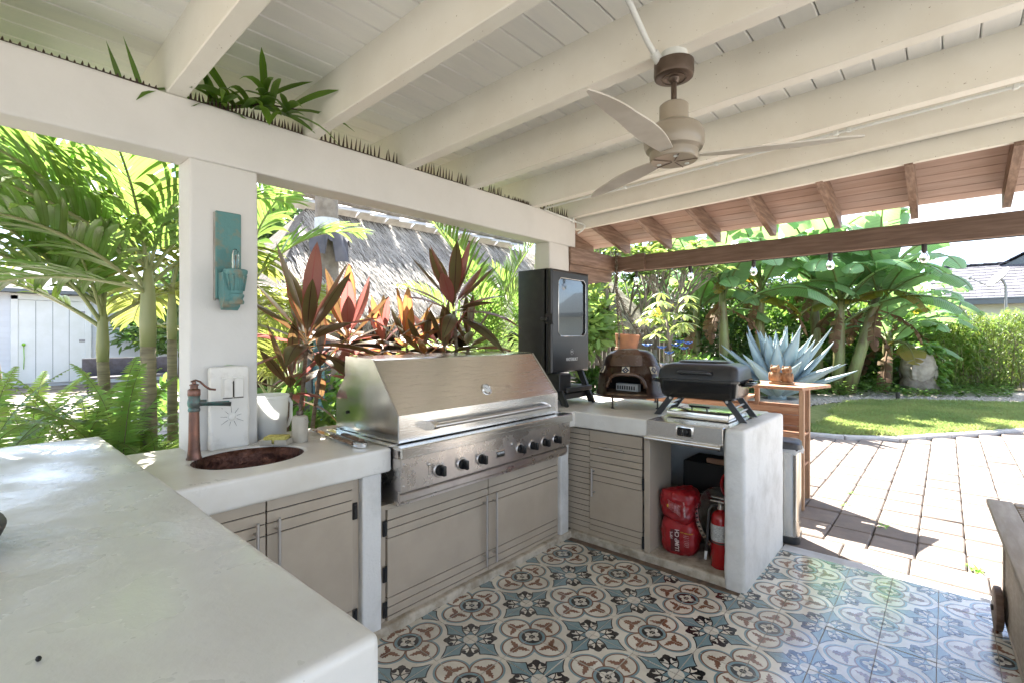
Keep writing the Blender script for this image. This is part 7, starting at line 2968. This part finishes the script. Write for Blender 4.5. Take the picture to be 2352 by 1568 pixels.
Mh = Matrix.Translation((hb_.x, hb_.y, .60)) @ Matrix.Rotation(yaw_, 4, 'Z')
MB().bm(bm, 0, Mh).build('head', 'statue_stone', t, True)
for s_ in (-1, 1):
    mb = MB()
    mb.sphere(Mh @ Vector((-.02, s_ * .345, -.08)), .10, 10, 8, 0, (.5, .5, 1.9))
    mb.build('ear', 'statue_stone', t, True)
mb = MB()
prof = [(.62, -.08), (.48, .03), (.40, .12), (.34, .25), (.30, .4)]
mb.lathe(prof, 24, 0, Matrix.Translation((hb_.x, hb_.y, 0)), wob=.12)
mb.build('stump', 'grey_bark', t, True)
rnd = random.Random(3)
mb = MB()
for k in range(900):
    a = rnd.uniform(0, 2 * PI)
    z = rnd.uniform(.05, 1.25)
    fx = Vector((math.cos(a), math.sin(a), 0))
    if fx.dot(Vector((math.cos(yaw_), math.sin(yaw_), 0))) > .25 and .15 < z < 1.0:
        continue
    r_ = .42 + rnd.uniform(-.05, .18)
    p = Vector((hb_.x, hb_.y, 0)) + fx * r_ * (1 if z < 1 else .7) + Vector((0, 0, z))
    d_ = (fx + Vector((rnd.uniform(-.6, .6), rnd.uniform(-.6, .6), rnd.uniform(-.9, .3)))).normalized()
    mb.blade(p, d_, d_.cross(Vector((rnd.uniform(-.5, .5), rnd.uniform(-.5, .5), 1))), rnd.uniform(.09, .17), rnd.uniform(.07, .12), 4, .8, .2, 0)
o = mb.build('creeper', 'shrub_leaf', None)
tag(o, 'glossy heart-leaved creeper climbing around the stone head', 'creeper')
mb = MB()
for k in range(3800):
    px = rnd.uniform(1830, 2330)
    d_ = rnd.uniform(11.2, 14.5)
    p = gp(px, d_, rnd.uniform(-.02, .16) + (.2 * rnd.random() if px < 2060 else 0))
    if p.y < interp(LAWN_FAR, p.x) + .15:
        continue
    a = rnd.uniform(0, 2 * PI)
    mb.blade(p, (math.cos(a), math.sin(a), rnd.uniform(.0, .8)), (-math.sin(a), math.cos(a), 0), rnd.uniform(.07, .15), rnd.uniform(.05, .10), 3, .8, .15, 0, nacross=1)
o = mb.build('groundcover', 'shrub_leaf', None)
tag(o, 'low leafy groundcover under the banana clump', 'groundcover', kind='stuff')
p = at(2062, 900, 10.9)
o = MB().cyl((p.x, p.y, -.01), (p.x, p.y, .16), .035, .045, n=12)
o = o.build('garden_spotlight', 'rubber', None, 40)
tag(o, 'small black garden spotlight at the far lawn edge', 'spotlight')

# ---------------------------------------------------------------- fence
fence = thing('board_fence', 'weathered grey wooden board fence along the back of the garden', 'fence', (0, 0, 0))
mb = MB()
mb.rbox(-.068, .068, -.010, .010, -.07, 1.76, .004, 1)
fb_me = mb.mesh('board', 'fence_wood')
x = -6.0
while x < 14.5:
    inst('board', fb_me, fence, (x, RND.uniform(-.006, .006), RND.uniform(-.015, .015)))
    x += .142
MB().rbox(-6.1, 14.6, -.055, -.013, 1.60, 1.72, .004, 1).build('cap_rail', 'fence_wood', fence)
MB().rbox(-6.1, 14.6, -.055, -.013, .35, .45, .004, 1).build('lower_rail', 'fence_wood', fence)
fence.location = (-7.2, 12.9, 0)
fence.rotation_euler = (0, 0, math.atan(.574))

# ---------------------------------------------------------------- neighbour house and dish
nh = thing('neighbour_house', 'neighbour house with grey tiled roof and pale mint wall beyond the hedge', 'house', (6, 23, 0))
NX0, NX1, NY0 = 1.35, 16.0, 21.5
MB().box(NX0 + .5, NX1, NY0 + .6, NY0 + 8, -.07, 2.62).build('wall', 'mint_wall', nh)
MB().rbox(NX0, NX1, NY0 - .02, NY0 + .04, 2.50, 2.74, .01, 1).build('gutter', 'eave_grey', nh)
MB().box(NX0 + .02, NX1, NY0 + .04, NY0 + .62, 2.60, 2.66).build('soffit', 'eave_grey', nh)
run, rise = 3.2, 1.55
sl2 = math.atan2(rise, run)
MB().prism([(NY0, 2.66), (NY0 + run, 2.66 + rise), (NY0 + 2 * run, 2.66), (NY0 + 2 * run, 2.60), (NY0, 2.60)], NX0 + .05, NX1, 'X').build('roof', 'eave_grey', nh)
mb = MB()
mb.rbox(-.160, .160, -.02, .325, 0, .030, .006, 1)
rt_me = mb.mesh('roof_tile', 'roof_tile')
for r_ in range(12):
    for c_ in range(22):
        x = NX0 + .18 + c_ * .325 + (.16 if r_ % 2 else 0)
        s_ = r_ * .298
        yy, zz = NY0 + s_ * math.cos(sl2), 2.668 + s_ * math.sin(sl2)
        inst('roof_tile', rt_me, nh, Vector((x, yy, zz)) - nh.location, Matrix.Rotation(sl2 - .06, 3, 'X'))
mb = MB()
mb.rbox(-.2, .2, -.14, .14, 0, .07, .02, 1)
rc_me = mb.mesh('ridge_tile', 'roof_tile')
for c_ in range(18):
    inst('ridge_tile', rc_me, nh, Vector((NX0 + .2 + .4 * c_, NY0 + run, 2.68 + rise)) - nh.location, Matrix.Rotation(.04, 3, 'Y'))
# cross gable further right
MB().prism([(3.55, 4.15), (5.2, 5.15), (9.5, 5.15), (11.0, 4.15)], NY0 + 3.0, NY0 + 6.5, 'Y').build('upper_roof', 'eave_grey', nh)
for q in range(6):
    MB().prism([(3.4 + .3 * q, 4.16 + .182 * q), (3.72 + .3 * q, 4.352 + .182 * q), (3.72 + .3 * q, 4.39 + .182 * q), (3.4 + .3 * q, 4.20 + .182 * q)], NY0 + 2.9, NY0 + 6.6, 'Y').build('verge_tile', 'roof_tile', nh)

dp = at(2298, 640, 15.5)
t = thing('satellite_dish', 'grey satellite dish on a pole in front of the tiled roof', 'satellite dish', (dp.x, dp.y, 0))
aim = Vector((-.55, .35, .75)).normalized()
aim = Vector((-.75, -.25, .62)).normalized()
Md = Matrix.Translation(dp) @ aim.to_track_quat('Z', 'Y').to_matrix().to_4x4()
mb = MB()
mb.lathe([(.001, 0), (.15, .012), (.30, .05), (.40, .092), (.41, .092), (.40, .075), (.30, .03), (.15, -.008), (.001, -.02)], 32, 0, Md @ Matrix.Diagonal((1, .92, 1, 1)))
mb.build('reflector', 'dish_grey', t, 50)
mb = MB()
mb.tube([(dp.x + .12, dp.y, -.07), (dp.x + .12, dp.y, dp.z - .25), (dp.x + .08, dp.y, dp.z - .12), (dp.x + .03, dp.y, dp.z - .04)], .035, 8)
mb.build('pole', 'dish_grey', t, True)
mb = MB()
f0 = Md @ Vector((0, -.36, .05))
f1 = Md @ Vector((0, -.42, .62))
mb.tube([f0, f0.lerp(f1, .6), f1], .018, 6)
mb.sphere(f1, .05, 8, 6, 0, (1, 1, 1.3))
mb.build('feed_arm', 'dish_grey', t, True)

# ---------------------------------------------------------------- background trees, each with trunk and crown
rnd = random.Random(99)


def bg_tree(label, x, y, h, rx, mat, n_, ll=.30, lw=.13, seed=0):
    t = thing('garden_tree', label, 'tree', (x, y, -.07), group='trees beyond the garden')
    mb = MB()
    mb.tube([(x, y, -.07), (x + .1, y, h * .4), (x, y + .1, h * .75)], [.16, .12, .05], 8)
    for q in range(5):
        a = q * 1.3 + seed
        mb.tube([(x + .05, y, h * (.35 + .06 * q)), (x + rx * .5 * math.cos(a), y + rx * .5 * math.sin(a), h * (.55 + .05 * q))], [.06, .02], 6)
    mb.build('trunk', 'grey_bark', t, True)
    mb = MB()
    rr = random.Random(seed)
    for q in range(9):
        a = q * 2.4
        c_ = (x + rx * .55 * math.cos(a) * rr.uniform(.5, 1), y + rx * .55 * math.sin(a) * rr.uniform(.5, 1), h * rr.uniform(.42, .86))
        leafcloud(mb, c_, (rx * .55, rx * .55, h * .20), n_ // 9, ll, lw, rr)
    mb.build('crown', mat, t)


for k, (px, d_, h, rx, m_, lab) in enumerate([
        (640, 11.5, 5.2, 2.0, 'hedge_dark', 'dark tree rising behind the left end of the thatch'), (560, 10.0, 4.2, 1.6, 'hedge_dark', 'dark bushy tree behind the post and the thatch'),
        (1330, 19.5, 3.6, 2.4, 'shrub_leaf', 'bushy green tree behind the smoker beyond the fence'), (1480, 21.0, 4.4, 2.6, 'hedge_dark', 'tall tree beyond the fence behind the frangipani'),
        (1690, 20.0, 4.6, 2.6, 'hedge_dark', 'tall tree beyond the fence behind the bananas'), (1860, 18.5, 4.2, 2.2, 'hedge_dark', 'dark tree closing the gap behind the banana stems'),
        (2030, 18.0, 3.2, 2.0, 'shrub_leaf', 'tree behind the right-hand banana plants'),
        (420, 16.0, 3.4, 2.0, 'shrub_leaf', 'green tree beside the shed seen behind the palms'), (330, 21.0, 3.8, 2.4, 'hedge_dark', 'tree behind the shed roof'),
        (1200, 13.0, 3.0, 1.8, 'shrub_pale', 'pale green tree behind the areca palms'), (1290, 10.5, 2.4, 1.2, 'shrub_pale', 'low pale shrub tree glimpsed behind the smoker')]):
    q = gp(px, d_)
    bg_tree(lab, q.x, q.y, h, rx, m_, 3200, .26, .11, 60 + k)
# low shrubs that hide the fence foot and fill the bed behind the counter
for k, (px, d_, rr_, h, m_, lab) in enumerate([(1372, 12.0, .5, .55, 'shrub_leaf', 'low green shrub at the fence foot beside the smoker'), (1700, 11.6, .8, .9, 'hedge_dark', 'dark shrub under the banana leaves behind the agave'),
                                               (1600, 11.0, .7, .9, 'shrub_leaf', 'leafy shrub behind the patterned pot'), (700, 5.6, .6, .9, 'shrub_leaf', 'green shrub behind the tiki post'), (860, 4.6, .6, .75, 'hedge_dark', 'dark green shrub behind the grill hood'),
                                               (1180, 4.3, .5, .8, 'shrub_pale', 'pale shrub at the foot of the areca palm'), (980, 4.6, .6, .8, 'shrub_leaf', 'green shrub behind the bronze ti plant'), (430, 6.0, .8, .8, 'shrub_leaf', 'green shrub behind the thin palm'),
                                               (620, 4.0, .5, .8, 'shrub_leaf', 'leafy shrub behind the canister'),
                                               (1650, 14.2, 1.3, 2.4, 'hedge_dark', 'tall dark shrub behind the left banana plants'), (1780, 14.4, 1.4, 2.6, 'shrub_leaf', 'tall green shrub behind the middle banana plants'),
                                               (1900, 14.4, 1.3, 2.5, 'hedge_dark', 'tall dark shrub behind the leaning banana stem'), (2010, 14.2, 1.2, 2.2, 'shrub_leaf', 'green shrub between the banana clump and the stone head'),
                                               (2120, 14.6, 1.2, 2.2, 'shrub_leaf', 'green shrub behind the stone head')]):
    q = gp(px, d_)
    t = thing('shrub', lab, 'shrub', (q.x, q.y, -.07), group='shrubs in the beds')
    MB().tube([(q.x, q.y, -.07), (q.x, q.y, h * .5)], [.03, .015], 6).build('stem', 'grey_bark', t)
    mb = MB()
    leafcloud(mb, (q.x, q.y, h * .5), (rr_, rr_, h * .55), 900 if h < 1.5 else 2200, .17 if h < 1.5 else .24, .06 if h < 1.5 else .10, random.Random(k), nseg=3, floor_z=-.05)
    mb.build('foliage', m_, t)
